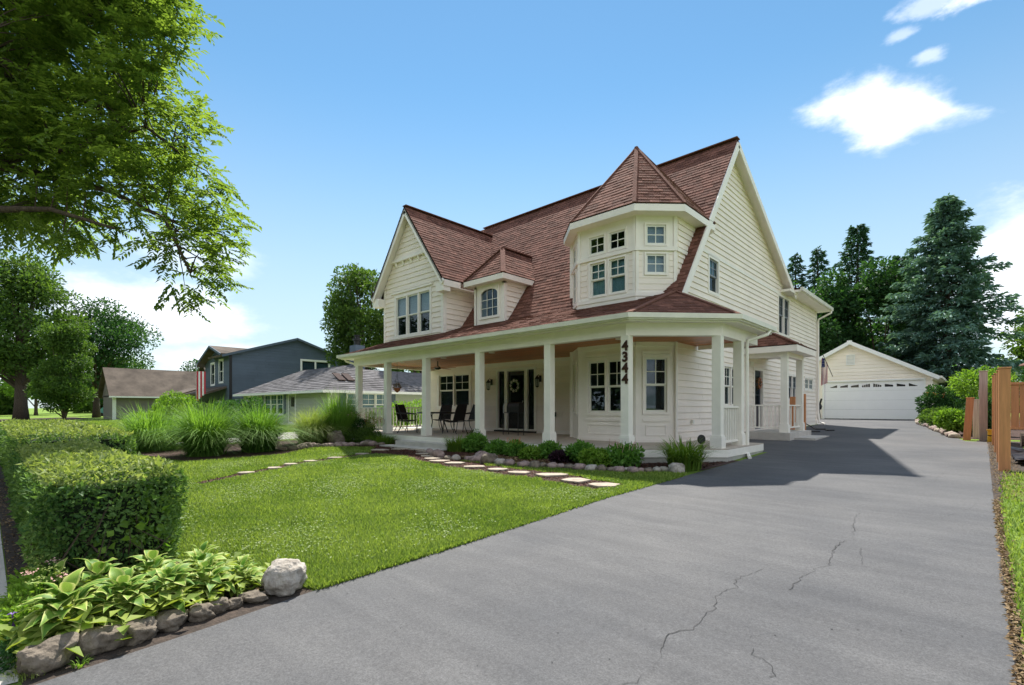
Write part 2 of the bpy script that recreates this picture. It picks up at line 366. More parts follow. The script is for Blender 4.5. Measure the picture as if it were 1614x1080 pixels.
def span(poly, z):
    xs = []
    for i in range(len(poly)):
        (x0, z0), (x1, z1) = poly[i], poly[(i + 1) % len(poly)]
        if (z0 <= z < z1) or (z1 <= z < z0): xs.append(x0 + (x1 - x0) * (z - z0) / (z1 - z0))
    return (min(xs), max(xs)) if len(xs) > 1 else None
def bands(poly, holes, z0, z1):
    """trapezoids (uL0,uR0,za,uL1,uR1,zb) covering poly between z0 and z1 without the holes"""
    zs = {z0, z1} | {p[1] for p in poly if z0 < p[1] < z1}
    for h in holes: zs |= {z for z in h[2:4] if z0 < z < z1}
    zs = sorted(zs); out = []
    for a, b in zip(zs, zs[1:]):
        if b - a < .004: continue
        s0, s1 = span(poly, a + 1e-4), span(poly, b - 1e-4)
        if not s0 or not s1: continue
        cuts = sorted((h[0], h[1]) for h in holes if h[2] < (a + b) / 2 < h[3])
        L0, L1 = s0[0], s1[0]
        for c0, c1 in cuts + [(None, None)]:
            R0, R1 = (s0[1], s1[1]) if c0 is None else (min(c0, s0[1]), min(c0, s1[1]))
            if R0 - L0 > .02 or R1 - L1 > .02: out.append((L0, max(R0, L0), a, L1, max(R1, L1), b))
            if c0 is not None: L0 = max(L0, c1); L1 = max(L1, c1)
    return out
def core(F, poly, holes, name, m, parent, th=.1):
    mb = MB(F); zs = [p[1] for p in poly]
    for L0, R0, a, L1, R1, b in bands(poly, holes, min(zs), max(zs)):
        mb.add([(L0,-th,a),(R0,-th,a),(R0,0,a),(L0,0,a),(L1,-th,b),(R1,-th,b),(R1,0,b),(L1,0,b)],
               [(0,1,2,3),(7,6,5,4),(3,2,6,7),(1,0,4,5),(0,3,7,4),(2,1,5,6)])
    return mb.build(name, m, parent)
def siding(F, poly, holes, parent, m='siding', h=.165, th=.03, name='siding_board', joined=False, zstart=None):
    zs = [p[1] for p in poly]; z = zstart if zstart is not None else min(zs); top = max(zs); allmb = MB(F)
    while z < top - .01:
        zb = min(z + h, top); js = []; u_ = min(p[0] for p in poly) + rnd.uniform(1.2, 4.2)
        while u_ < max(p[0] for p in poly) - .8: js.append((u_ - .0025, u_ + .0025, z - 1, z + 1)); u_ += rnd.uniform(3.2, 4.4)
        pcs = bands(poly, list(holes) + js, max(z + .009, min(zs)), zb); groups = []
        for pc in pcs:
            for g in groups:
                if g[0][0] < pc[1] and pc[0] < g[0][1] and g[-1][5] <= pc[2] + 1e-6: g.append(pc); break
            else: groups.append([pc])
        for g in groups:
            tn = rnd.random(); mb = allmb if joined else MB(F)
            for L0, R0, a, L1, R1, b in g:
                ta = th - (a - z) / h * (th - .004); tb = th - (b - z) / h * (th - .004)
                mb.add([(L0,0,a),(R0,0,a),(R0,ta,a),(L0,ta,a),(L1,0,b),(R1,0,b),(R1,tb,b),(L1,tb,b)],
                       [(0,1,2,3),(7,6,5,4),(3,2,6,7),(0,3,7,4),(2,1,5,6)], tn)
            if not joined and mb.v: mb.build(name, m, parent)
        z += h
    if joined: tag(allmb.build(name, m, parent), kind='stuff')
def trimrect(mb, u0, u1, z0, z1, w, d, w0=0.):
    """frame of four butt-jointed pieces outside the opening"""
    mb.box(u0 - w, u0, w0, d, z0 - w, z1 + w); mb.box(u1, u1 + w, w0, d, z0 - w, z1 + w)
    mb.box(u0, u1, w0, d, z1, z1 + w); mb.box(u0, u1, w0, d, z0 - w, z0)
def window(F, parent, u0, u1, z0, z1, cols=1, kind='hung', trim=.085, m='sash', blind=None, grid=(2, 2), gridlow=False, depth=.5, tm='trim', blind_drop=1.):
    """opening u0..u1, z0..z1; sub-parts: sash, pane, muntin, blind, room"""
    mb = MB(F); trimrect(mb, u0, u1, z0, z1, trim, .035); win = mb.build('window', tm, parent)
    rm = MB(F); e = .0
    a, b, c_, d_ = u0 - .01, u1 + .01, z0 - .01, z1 + .01
    rm.add([(a,-.1,c_),(b,-.1,c_),(b,-.1,d_),(a,-.1,d_),(a,-depth,c_),(b,-depth,c_),(b,-depth,d_),(a,-depth,d_)],
           [(4,5,6,7),(0,1,5,4),(1,2,6,5),(2,3,7,6),(3,0,4,7)]); rm.build('room_interior', 'interior', win)
    wd = (u1 - u0 - (cols - 1) * .07) / cols; fr = .045
    for k in range(cols):
        a = u0 + k * (wd + .07); b = a + wd
        if k: MB(F).box(a - .07, a, -.09, .03, z0, z1).build('mullion', tm, win)
        zs = [(z0, z1, 0, kind != 'hung')] if kind != 'hung' else [(z0, (z0 + z1) / 2 + .015, -.045, False), ((z0 + z1) / 2 - .015, z1, -.015, True)]
        for s0, s1, w0, up in zs:
            sm = MB(F)
            sm.box(a, a + fr, w0 - .03, w0, s0, s1); sm.box(b - fr, b, w0 - .03, w0, s0, s1)
            sm.box(a + fr, b - fr, w0 - .03, w0, s0, s0 + fr); sm.box(a + fr, b - fr, w0 - .03, w0, s1 - fr, s1)
            sm.build('sash', m, win)
            MB(F).box(a + fr, b - fr, w0 - .018, w0 - .012, s0 + fr, s1 - fr).build('pane', 'glass', win)
            if (up or gridlow) and grid:
                gm = MB(F); gx, gz = grid
                for i in range(1, gx):
                    x = a + fr + (wd - 2 * fr) * i / gx; gm.box(x - .011, x + .011, w0 - .011, w0 - .002, s0 + fr, s1 - fr)
                for i in range(1, gz):
                    zz = s0 + fr + (s1 - s0 - 2 * fr) * i / gz
                    for j in range(gx):
                        x = a + fr + (wd - 2 * fr) * j / gx; x2 = a + fr + (wd - 2 * fr) * (j + 1) / gx
                        gm.box(x + (.011 if j else 0), x2 - (.011 if j < gx - 1 else 0), w0 - .011, w0 - .003, zz - .011, zz + .011)
                if gm.v: gm.build('muntin', m, win)
        if blind: MB(F).box(a + .02, b - .02, -.105, -.1, z1 - (z1 - z0) * blind_drop, z1).build('blind', blind, win)
    return win
CAM = Vector((0, 0, 1.42)); SH = []          # collected house shingles
def shingles(poly, eave_dir, up, nrm, expo=.143, tab=.27, store=None, thick=.012, seed=0, zmin=None):
    """cover the planar polygon with overlapping tabs; eave_dir and up are unit vectors in the plane"""
    R = random.Random(seed); P = [Vector(p) for p in poly]; o = P[0]; e = Vector(eave_dir).normalized(); n = Vector(nrm).normalized(); up = Vector(up).normalized()
    q = [((p - o).dot(e), (p - o).dot(up)) for p in P]; v0 = min(a[1] for a in q); v1 = max(a[1] for a in q)
    v = v0; row = 0
    while v < v1 - .02:
        vb = min(v + expo, v1); s0, s1 = span(q, v + 1e-4), span(q, vb - 1e-4)
        if s0 and s1:
            u = min(s0[0], s1[0]) - R.random() * tab - (row % 2) * tab / 2
            end = max(s0[1], s1[1])
            while u < end:
                t = tab * R.uniform(.75, 1.2); l, r = u, u + t - .006
                a0, b0 = max(l, s0[0]), min(r, s0[1]); a1, b1 = max(l, s1[0]), min(r, s1[1])
                if b0 - a0 > .01 or b1 - a1 > .01:
                    b0 = max(a0, b0); b1 = max(a1, b1); h0 = thick + R.choice((0, .006, 0, .004)); h1 = .003
                    pts = [o + e * x + up * y + n * z for x, y, z in ((a0,v,h0),(b0,v,h0),(b1,vb,h1),(a1,vb,h1),(a0,v,-.004),(b0,v,-.004),(b1,vb,-.004),(a1,vb,-.004))]
                    (SH if store is None else store).append((pts, R.random()))
                u += t
        v += expo; row += 1
FSH = [(0,1,2,3),(4,5,1,0),(5,6,2,1),(7,4,0,3)]
def emit_shingles(lst, parent, m='shingle', single=300):
    lst.sort(key=lambda s: (s[0][0] - CAM).length)
    for pts, tn in lst[:single]: MB().add(pts, FSH, tn).build('shingle', m, parent)
    if lst[single:]:
        mb = MB()
        for pts, tn in lst[single:]: mb.add(pts, FSH, tn)
        tag(mb.build('shingles', m, parent), kind='stuff')
def gz(y): return min(max(.0235 * y, -.1), .75)

# numpy meshes ------------------------------------------------------
def npmesh(name, V, Fc, tone, m, parent=None, loc=(0, 0, 0), smooth=False):
    V = np.asarray(V, dtype=np.float32); Fc = np.asarray(Fc, dtype=np.int32); k = Fc.shape[1]
    me = bpy.data.meshes.new(name); o0 = ORG[parent.name] if parent is not None else Vector(loc)
    me.vertices.add(len(V)); me.vertices.foreach_set('co', (V - np.array(o0, dtype=np.float32)).ravel())
    me.loops.add(Fc.size); me.loops.foreach_set('vertex_index', Fc.ravel())
    me.polygons.add(len(Fc)); me.polygons.foreach_set('loop_start', np.arange(0, Fc.size, k, dtype=np.int32))
    try: me.polygons.foreach_set('loop_total', np.full(len(Fc), k, dtype=np.int32))
    except Exception: pass
    me.update(calc_edges=True)
    at = me.attributes.new('tone', 'FLOAT', 'FACE'); at.data.foreach_set('value', np.asarray(tone, dtype=np.float32))
    me.materials.append(M_[m] if isinstance(m, str) else m)
    if smooth: me.polygons.foreach_set('use_smooth', np.ones(len(Fc), dtype=bool))
    o = bpy.data.objects.new(name, me); place(o, parent)
    if parent is None: o.location = o0; ORG[o.name] = o0
    return o
def unit(a): return a / (np.linalg.norm(a, axis=1, keepdims=True) + 1e-9)
def rdir(n): return unit(rng.normal(size=(n, 3)))
def leaves(P, D, U, L, W, fold=.18):
    """rhombic leaves of two triangles folded on the midrib: P base, D direction, U rough normal"""
    n = len(P); S = unit(np.cross(D, U)); Nn = unit(np.cross(S, D)); L = np.broadcast_to(L, (n,))[:, None]; Wd = np.broadcast_to(W, (n,))[:, None]
    mid = P + D * L * .45 + Nn * Wd * fold
    V = np.stack([P, mid + S * Wd * .5, P + D * L - Nn * L * .12, mid - S * Wd * .5], 1).reshape(-1, 3)
    i = np.arange(n)[:, None] * 4
    return V, np.concatenate([i + [0, 1, 2], i + [0, 2, 3]], 1).reshape(-1, 3)
def blades(P, D, H, Wd, bend, seg=3, droop=1.):
    """arching ribbons: P roots, D horizontal directions, H lengths"""
    n = len(P); S = np.cross(D, [0, 0, 1.]); S = unit(S); t = np.linspace(0, 1, seg + 1)
    V = []
    for k, tt in enumerate(t):
        out = bend * (tt ** 2) * H; upz = H * (tt - .5 * droop * bend * tt ** 3)
        c = P + D * out[:, None] + np.array([0, 0, 1.]) * upz[:, None]
        wk = (Wd * (1 - tt) ** .6 * .5)[:, None]
        V += [c - S * wk, c + S * wk]
    V = np.stack(V, 1).reshape(-1, 3); i = np.arange(n)[:, None] * (2 * (seg + 1))
    Fc = np.concatenate([i + [2 * k, 2 * k + 1, 2 * k + 3, 2 * k + 2] for k in range(seg)], 1).reshape(-1, 4)
    return V, Fc
def clumped(centers, radii, n, flat=.8):
    k = rng.integers(0, len(centers), n); d = rdir(n); r = rng.random(n) ** .45
    return centers[k] + d * (r * radii[k])[:, None] * np.array([1, 1, flat]), d, k

exec_parts = []
# ------------------------------------------------------------------ ground, drive, walks
def ground_sheet(name, poly, m, lift, res=None):
    """flat outline split at the breaks of the ground profile"""
    mb = MB(); ys = [p[1] for p in poly]; cuts = sorted({min(ys), max(ys)} | {c for c in (-4.255, 31.915) if min(ys) < c < max(ys)})
    for a, b in zip(cuts, cuts[1:]):
        q = []
        n = len(poly)
        for i in range(n):
            p, r = poly[i], poly[(i + 1) % n]
            if a <= p[1] <= b: q.append(p)
            for c in ((a, b) if r[1] > p[1] else (b, a)):
                if min(p[1], r[1]) < c < max(p[1], r[1]): t = (c - p[1]) / (r[1] - p[1]); q.append((p[0] + t * (r[0] - p[0]), c))
        if len(q) >= 3:
            mb.add([(x, y, gz(y) + lift) for x, y in q], [tuple(range(len(q)))])
    o = mb.build(name, m); me = o.data
    if sum((me.polygons[0].normal.z,)) < 0: me.flip_normals()
    return tag(o, kind='structure')
ground_sheet('ground', [(-900, -600), (900, -600), (900, 900), (-900, 900)], 'lawn', 0)
drive = ground_sheet('driveway', [(.7, -5.5), (.42, -1), (.19, .9), (.15, 2.4), (.14, 4.3), (.15, 6.4), (.16, 8.6), (.17, 10.8), (.19, 14), (.21, 16), (.22, 18.5), (.2, 19.3), (-.25, 19.4), (-.62, 21.8), (-1.28, 25.8), (-2.37, 33.1), (-2.4, 34.9), (-7.6, 34.9), (-7.6, 27.2),
             (-5.5, 27.2), (-5.5, 13.3), (-3.78, 13.3), (-3.76, 11.2), (-3.8, 8.4), (-3.84, 6), (-3.74, 4.2), (-3.68, 2.9), (-3.66, 1.9), (-3.55, .9), (-3.5, .15), (-3.9, -2), (-4.6, -5.5)], 'asphalt', .004)
ground_sheet('street', [(-400, -12.5), (400, -12.5), (400, -5.5), (-400, -5.5)], 'street', .004)
ground_sheet('sidewalk', [(-400, -1.35), (-3.75, -1.35), (-3.6, .12), (-400, .12)], 'concrete', .008)
ground_sheet('sidewalk', [(.45, -1.35), (400, -1.35), (400, .12), (.3, .12)], 'concrete', .008)
ground_sheet('neighbour_driveway', [(-24.3, -5.5), (-20.9, -5.5), (-19.7, 8), (-18.9, 26), (-23.7, 26), (-24.3, 8)], 'concrete', .004)
ground_sheet('hedge_bed', [(-24, .13), (-6.6, .13), (-3.40, .13), (-3.50, .9), (-3.60, 1.70), (-3.9, 1.66), (-4.25, 1.48), (-4.7, 1.26), (-9, 1.3), (-10.4, 1.85), (-24, 2.0)], 'soil', .002)
ground_sheet('garden_bed', [(-15.2, 7.4), (-13.6, 8.2), (-12.1, 7.25), (-10.7, 7.35), (-9.5, 7.5), (-8.3, 7.75), (-7.2, 7.9), (-6.1, 8.15), (-5.1, 8.5), (-4.3, 9.0), (-3.8, 9.4), (-3.76, 11.2), (-4.2, 11.2), (-5.4, 9.4), (-17.2, 9.4), (-17.8, 7.9)], 'mulch', .008)
ground_sheet('reed_bed', [(-18.9, 2.9), (-16.2, 3.2), (-14.2, 3.4), (-13.9, 5.6), (-15.3, 7.2), (-16.6, 8.2), (-18.9, 9.5), (-19.3, 5)], 'mulch', .008)
ground_sheet('fence_strip', [(.24, 9.0), (.34, 11.6), (.7, 12.3), (.9, 19.9), (0, 19.9), (0, 16), (0, 12.5), (.1, 10.7), (.1, 8.6)], 'soil', .002)
ground_sheet('verge_strip', [(.3, -1), (.45, -1), (.235, .9), (.195, 2.4), (.195, 4.3), (.20, 6.4), (.22, 8.6), (.24, 9.0), (.1, 9.0), (.1, .9)], 'soil', .002)
from mathutils import noise as _mn
def mn_noise(x, y): return max(-.7, min(1, 1.6 * _mn.noise(Vector((x * 2.3, y * 2.3, 0)))))
def crack(pts, wd, jit=.009, step=.035):
    R = random.Random(int(pts[0][0] * 100)); P = []
    for (x0, y0), (x1, y1) in zip(pts, pts[1:]):
        n = max(2, int(math.hypot(x1 - x0, y1 - y0) / step))
        for i in range(n):
            t = i / n; P.append((x0 + (x1 - x0) * t + R.gauss(0, jit), y0 + (y1 - y0) * t + R.gauss(0, jit * .6)))
    P.append(pts[-1]); mb = MB()
    for i, ((x0, y0), (x1, y1)) in enumerate(zip(P, P[1:])):
        l = math.hypot(x1 - x0, y1 - y0) + 1e-6; nx, ny = -(y1 - y0) / l, (x1 - x0) / l; a = wd * (.45 + .5 * mn_noise(x0, y0)) / 2; b = wd * (.45 + .5 * mn_noise(x1, y1)) / 2
        mb.add([(x0 - nx * a, y0 - ny * a, gz(y0) + .008), (x1 - nx * b, y1 - ny * b, gz(y1) + .008), (x1 + nx * b, y1 + ny * b, gz(y1) + .008), (x0 + nx * a, y0 + ny * a, gz(y0) + .008)], [(0, 1, 2, 3)])
    mb.build('crack', 'crack', drive)
for P_ in ([(-1.28, 2.15), (-1.23, 2.21), (-1.24, 2.34), (-1.23, 2.42), (-1.31, 2.67), (-1.34, 2.8), (-1.26, 2.94), (-1.27, 3.01), (-1.27, 3.14), (-1.29, 3.23), (-1.27, 3.33), (-1.35, 3.54), (-1.3, 3.79), (-1.35, 3.97), (-1.32, 4.12), (-1.27, 4.33)],
           [(-0.99, 3.99), (-0.98, 4.22), (-1.0, 4.37), (-0.96, 4.47), (-0.95, 4.6), (-0.9, 4.78), (-0.95, 5.34), (-0.95, 5.58), (-0.87, 5.76), (-1.02, 6.82), (-1.01, 7.1)]):
    crack(P_, .0075)
for P_ in ([(-0.88, 7.29), (-0.85, 7.51), (-0.87, 7.8)], [(-0.75, 2.69), (-0.76, 2.8), (-0.83, 2.85), (-0.9, 2.86), (-0.91, 2.94)], [(-0.97, 3.05), (-0.91, 3.18), (-0.79, 3.26)], [(-1.25, 4.39), (-1.04, 4.36), (-0.98, 4.45)], [(-0.78, 5.49), (-0.69, 4.97)],
           [(-0.25, 4.5), (-0.13, 4.5), (-0.01, 4.47)], [(-0.38, 6.5), (-0.13, 6.54), (0.11, 6.56)], [(-1.67, 6.89), (-1.36, 6.71), (-1.01, 6.57)], [(-0.35, 7.2), (-0.11, 8.01), (0.01, 8.62)], [(-1.9, 9.2), (-1.2, 9.6), (-.5, 10.4), (-.4, 11.8)]):
    crack(P_, .004)
# surface specks
mb = MB()
for _ in range(150):
    y = 1.6 + rnd.random() ** 1.6 * 11; x = rnd.uniform(-3.6, .1); r = rnd.uniform(.002, .006); q = rnd.random() * 3
    mb.add([(x + r * math.cos(q + k * 1.57) * (1 + .5 * (k % 2)), y + r * math.sin(q + k * 1.57), gz(y) + .0075) for k in range(4)], [(0, 1, 2, 3)])
tag(mb.build('asphalt_pits', 'crack', drive), kind='stuff')
# loose bits on the verge and the mulch
def scatter(name, n, xf, m, sz, label, cat, loc, flat=.5):
    P = np.array([xf() for _ in range(n)]); D = rdir(n) * [1, 1, .25]; D = unit(D); U = unit(rdir(n) * .5 + [0, 0, 1.])
    V, Fc = leaves(P, D, U, rng.uniform(.5, 1.3, n) * sz, rng.uniform(.4, .8, n) * sz)
    o = npmesh(name, V, Fc, np.repeat(rng.random(n), 2), m, loc=loc); return tag(o, label, cat, kind='stuff')
def in_poly(x, y, poly):
    c = False; n = len(poly)
    for i in range(n):
        (x0, y0), (x1, y1) = poly[i], poly[i - 1]
        if (y0 > y) != (y1 > y) and x < (x1 - x0) * (y - y0) / (y1 - y0) + x0: c = not c
    return c
def poly_pt(poly, lift=.012):
    xs = [p[0] for p in poly]; ys = [p[1] for p in poly]
    def f():
        while True:
            x = rnd.uniform(min(xs), max(xs)); y = rnd.uniform(min(ys), max(ys))
            if in_poly(x, y, poly): return (x, y, gz(y) + lift + rnd.random() * .015)
    return f
BED = [(-15.2, 7.4), (-13.6, 8.2), (-12.1, 7.25), (-10.7, 7.35), (-9.5, 7.5), (-8.3, 7.75), (-7.2, 7.9), (-6.1, 8.15), (-5.1, 8.5), (-4.3, 9.0), (-3.9, 9.4), (-3.9, 11.0), (-4.2, 11.0), (-5.4, 9.3), (-17.2, 9.3), (-17.8, 7.9)]
scatter('mulch_chips', 26000, poly_pt(BED), 'chips', .035, 'reddish brown bark mulch covering the bed before the porch', 'mulch', (-9, 8, gz(8)))
scatter('leaf_litter', 5200, lambda: (lambda y: (.14 + .004 * max(0, y - 5) + abs(rnd.gauss(0, .035)) + (.0 if y < 9 else rnd.random() * .35), y, gz(y) + .012 + rnd.random() * .01))(rnd.random() ** 1.5 * 19 + .8),
        'drychip', .03, 'dry leaves and wood chips along the right edge of the driveway', 'leaf litter', (.3, 5, 0))

# ------------------------------------------------------------------ the house
house = thing('house', 'large cream clapboard house with brown-red shingle roof, corner turret and wrap-around porch', 'house', (-11, 14, .3))
WX, TY, FY = -5.59, 11.34, 13.2          # side wall, turret front, ground-floor front wall
GY = 11.0                                # upper front gable
PF = .54                                 # porch floor
F_side = frame(WX, 0, 90); F_front = frame(0, FY, 0); F_tur = frame(0, TY, 0); F_g = frame(0, GY, 0)
F_t45 = frame(-6.33, TY, 45); F_t45l = frame(-8.85, 12.08, -45); F_dorm = frame(0, 11.6, 0)
# side wall with the tall gable
side_poly = [(12.08, .28), (27.13, .5), (27.13, 6.02), (22.15, 6.02), (15.69, 9.45), (11.79, 4.15), (12.08, 4.15)]
H_side = [(15.32, 16.5, 1.5, 2.68), (14.16, 14.82, 4.78, 5.72), (20.95, 22.4, 4.34, 5.76), (22.3, 23.55, 1.8, 2.72), (24.95, 26.4, 2.26, 2.74), (18.1, 18.95, .68, 2.72)]
wall = core(F_side, side_poly, H_side, 'side_wall', 'trim', house)
siding(F_side, side_poly, [(a - .05, b + .05, c - .05, d + .05) for a, b, c, d in H_side], wall, h=.168, zstart=.28)
window(F_side, house, *H_side[0], cols=2, blind=None)
window(F_side, house, *H_side[1], m='sash_grey', blind='curtain', blind_drop=.5)
window(F_side, house, *H_side[2], cols=2, m='sash_grey', blind='interior')
window(F_side, house, *H_side[3], cols=2, m='sash_grey')
window(F_side, house, *H_side[4], cols=2, kind='fixed', blind='blind')
b = MB(F_side); b.box(13.2, 20.85, 0, .035, 5.79, 5.88); b.build('belt_board', 'trim', house)
MB(F_side).box(12.0, 12.1, .0, .034, .3, 4.1).build('corner_board', 'trim', house)
MB(F_side).box(27.03, 27.16, 0, .034, .5, 6.0).build('corner_board', 'trim', house)
MB(F_side).box(12.1, 27.03, 0, .03, .02 + .28 - .2, .29).build('foundation', 'foundation', house)
mb = MB(F_side); mb.box(12.9, 12.98, .03, .09, 1.0, 1.1); mb.build('outdoor_socket', 'sash', house)
# side door
mb = MB(F_side); trimrect(mb, 18.1, 18.95, .68, 2.72, .09, .04); dr = mb.build('side_door', 'trim', house)
MB(F_side).box(18.1, 18.95, -.09, -.04, .68, 2.72).build('door_leaf', 'navy', dr)
mb = MB(F_side)
for i in range(2):
    for k in range(3): mb.box(18.24 + i * .3, 18.5 + i * .3, -.04, -.03, 1.55 + k * .34, 1.85 + k * .34)
mb.build('pane', 'glass', dr)
mb = MB(F_side); mb.box(17.72, 18.02, .02, .03, 2.86, 2.98); mb.build('nameplate', 'column', house)
# ground-floor front wall
fp = [(-17.8, PF), (-8.8, PF), (-8.8, 3.2), (-17.8, 3.2)]
H_f = [(-16.62, -14.72, 1.5, 2.78), (-13.1, -11.3, .66, 2.78)]
wall = core(F_front, fp, H_f, 'front_wall', 'trim', house)
siding(F_front, fp, [(a - .05, b + .05, c - .05, d + .05) for a, b, c, d in H_f], wall, h=.19)
window(F_front, house, *H_f[0], cols=2, trim=.13, blind='interior')
mb = MB(F_front); mb.box(-16.85, -14.5, .0, .05, 2.92, 2.98); mb.build('window_head', 'trim', house)
MB(F_front).box(-17.8, -17.66, .0, .036, PF, 3.1).build('corner_board', 'trim', house)
MB(F_front).box(-17.66, -8.9, .0, .036, PF, PF + .12).build('skirt_board', 'trim', house)
MB(F_front).box(-17.66, -8.9, .0, .04, 2.98, 3.1).build('frieze_board', 'trim', house)
MB().box(-17.8, -17.7, FY, 27, .3, 6).build('left_wall', 'siding', house)
MB().box(-17.8, WX, 27.0, 27.1, .5, 6).build('rear_wall', 'siding', house)
# front door with sidelights
mb = MB(F_front); trimrect(mb, -13.1, -11.3, .66, 2.78, .08, .045)
mb.box(-12.76, -12.62, -.09, .03, .66, 2.78); mb.box(-11.77, -11.63, -.09, .03, .66, 2.78)
fd = mb.build('front_door', 'column', house)
MB(F_front).box(-12.62, -11.77, -.08, -.04, .66, 2.75).build('door_leaf', 'door', fd)
MB(F_front).box(-12.5, -11.89, -.04, -.034, 1.55, 2.6).build('pane', 'glass', fd)
for a, b_ in ((-13.1, -12.76), (-11.63, -11.3)):
    MB(F_front).box(a, b_, -.08, -.05, .66, 2.78).build('sidelight', 'door', fd)
    MB(F_front).box(a + .05, b_ - .05, -.05, -.044, .8, 2.68).build('pane', 'glass', fd)
MB(F_front).box(-13.2, -11.2, .0, .14, PF, .60).build('threshold', 'black', fd)
mb = MB(F_front)
mb.tube([(-11.86, -.0, 1.45), (-11.86, .03, 1.5), (-11.86, .03, 1.62), (-11.86, 0, 1.67)], .012, 6); mb.build('handle', 'galv', fd)
# bay under the turret and turret above it
def tur_wall(F, u0, u1, holes_lo, holes_hi, name='turret_wall'):
    core(F, [(u0, .5), (u1, .5), (u1, 3.2), (u0, 3.2)], holes_lo, 'bay_wall', 'trim', house)
    w_ = core(F, [(u0, 3.9), (u1, 3.9), (u1, 6.45), (u0, 6.45)], holes_hi, name, 'trim', house)
    return w_
Hlo = [(-7.76, -6.62, 1.3, 2.68)]
Hhi = [(-7.73, -7.24, 5.58, 6.05), (-7.1, -6.61, 5.58, 6.05), (-7.70, -7.22, 4.44, 5.34), (-7.1, -6.62, 4.44, 5.34)]
tw = tur_wall(F_tur, -8.11, -6.33, Hlo, Hhi)
window(F_tur, house, *Hlo[0], cols=2, trim=.09)
for h in Hhi[:2]: window(F_tur, house, *h, kind='fixed', trim=.04)
for h in Hhi[2:]: window(F_tur, house, *h, trim=.04, blind='curtain', blind_drop=.97)
L45 = 1.0465
T45lo = [(.24, .8, 1.32, 2.7)]; T45hi = [(.26, .77, 5.58, 6.08), (.26, .77, 4.84, 5.34)]
tur_wall(F_t45, 0, L45, T45lo, T45hi)
window(F_t45, house, *T45lo[0], trim=.07)
window(F_t45, house, *T45hi[0], kind='fixed', trim=.04, blind='blind'); window(F_t45, house, *T45hi[1], kind='fixed', trim=.04, blind='blind')
tl = [(.3, .75, 1.3, 2.68)]; th = [(.3, .75, 5.58, 6.05), (.3, .75, 4.44, 5.34)]
tur_wall(F_t45l, 0, L45, tl, th)
window(F_t45l, house, *tl[0], trim=.07)
for h in th: window(F_t45l, house, *h, trim=.04, kind='fixed')
MB().box(-8.95, -8.85, 12.08, 13.2, .5, 3.2).build('bay_wall', 'trim', house)
F_tr = frame(WX, 0, 90)
wr = core(F_tr, [(12.08, 4.6), (12.3, 4.6), (13.9, 6.45), (12.08, 6.45)], [], 'turret_wall', 'trim', house)
siding(F_tr, [(12.16, 5.55), (12.9, 5.55), (13.75, 6.4), (12.16, 6.4)], [], wr, h=.15)
siding(F_tr, [(12.16, 4.7), (12.3, 4.7), (12.8, 5.4), (12.16, 5.4)], [], wr, h=.15)
MB().box(-8.95, -8.85, 12.08, 14.2, 4.0, 6.45).build('turret_wall', 'trim', house)
# narrow siding strips beside the turret windows
siding(F_tur, [(-8.03, 4.45), (-6.41, 4.45), (-6.41, 5.38), (-8.03, 5.38)], [(-7.80, -6.52, 4.3, 5.5)], tw, h=.15, th=.014)
siding(F_t45, [(.08, 4.42), (.97, 4.42), (.97, 5.36), (.08, 5.36)], [(.17, .86, 4.76, 5.5)], tw, h=.15, th=.014)
# turret bands
for z0, z1, d in ((5.42, 5.52, .05), (4.26, 4.36, .05), (3.98, 4.26, .03), (6.30, 6.46, .04)):
    mb = MB(F_tur); mb.box(-8.11 - d * .41, -6.33 + d * .41, 0, d, z0, z1); mb.build('band_board', 'trim', house)
    mb = MB(F_t45); mb.box(-d * .41, L45 + d * .41, .001, d + .001, z0 + .001, z1 - .001); mb.build('band_board', 'trim', house)
    mb = MB(F_t45l); mb.box(-d * .41, L45 + d * .41, .001, d + .001, z0 + .001, z1 - .001); mb.build('band_board', 'trim', house)
    if z0 > 4.3: MB(F_tr).box(12.08, 13.0 if z0 < 6 else 13.5, .0, d, z0 + .002, z1 - .002).build('band_board', 'trim', house)
for F, u0, u1 in ((F_tur, -8.11, -6.33), (F_t45, 0, L45)):
    MB(F).box(u0, u0 + .075, 0, .028, 4.36, 6.3).build('corner_board', 'trim', house)
    MB(F).box(u1 - .075, u1, 0, .028, 4.36, 6.3).build('corner_board', 'trim', house)
# bay panels below and heads above the ground-floor windows
for F, u0, u1, a, b_ in ((F_tur, -8.11, -6.33, -7.86, -6.56), (F_t45, 0, L45, .18, .86)):
    mb = MB(F); trimrect(mb, a + .1, b_ - .1, .74, .95, .03, .02); mb.build('wall_panel', 'trim', house)
    MB(F).box(a - .02, b_ + .02, 0, .06, 2.80, 2.87).build('window_head', 'trim', house)
    MB(F).box(a, b_, 0, .03, 1.07, 1.13).build('panel_rail', 'trim', house)
    MB(F).box(u0, u1, 0, .034, PF - .03, .62).build('skirt_board', 'trim', house)
    MB(F).box(u0, u1, 0, .04, 3.0, 3.2).build('frieze_board', 'trim', house)
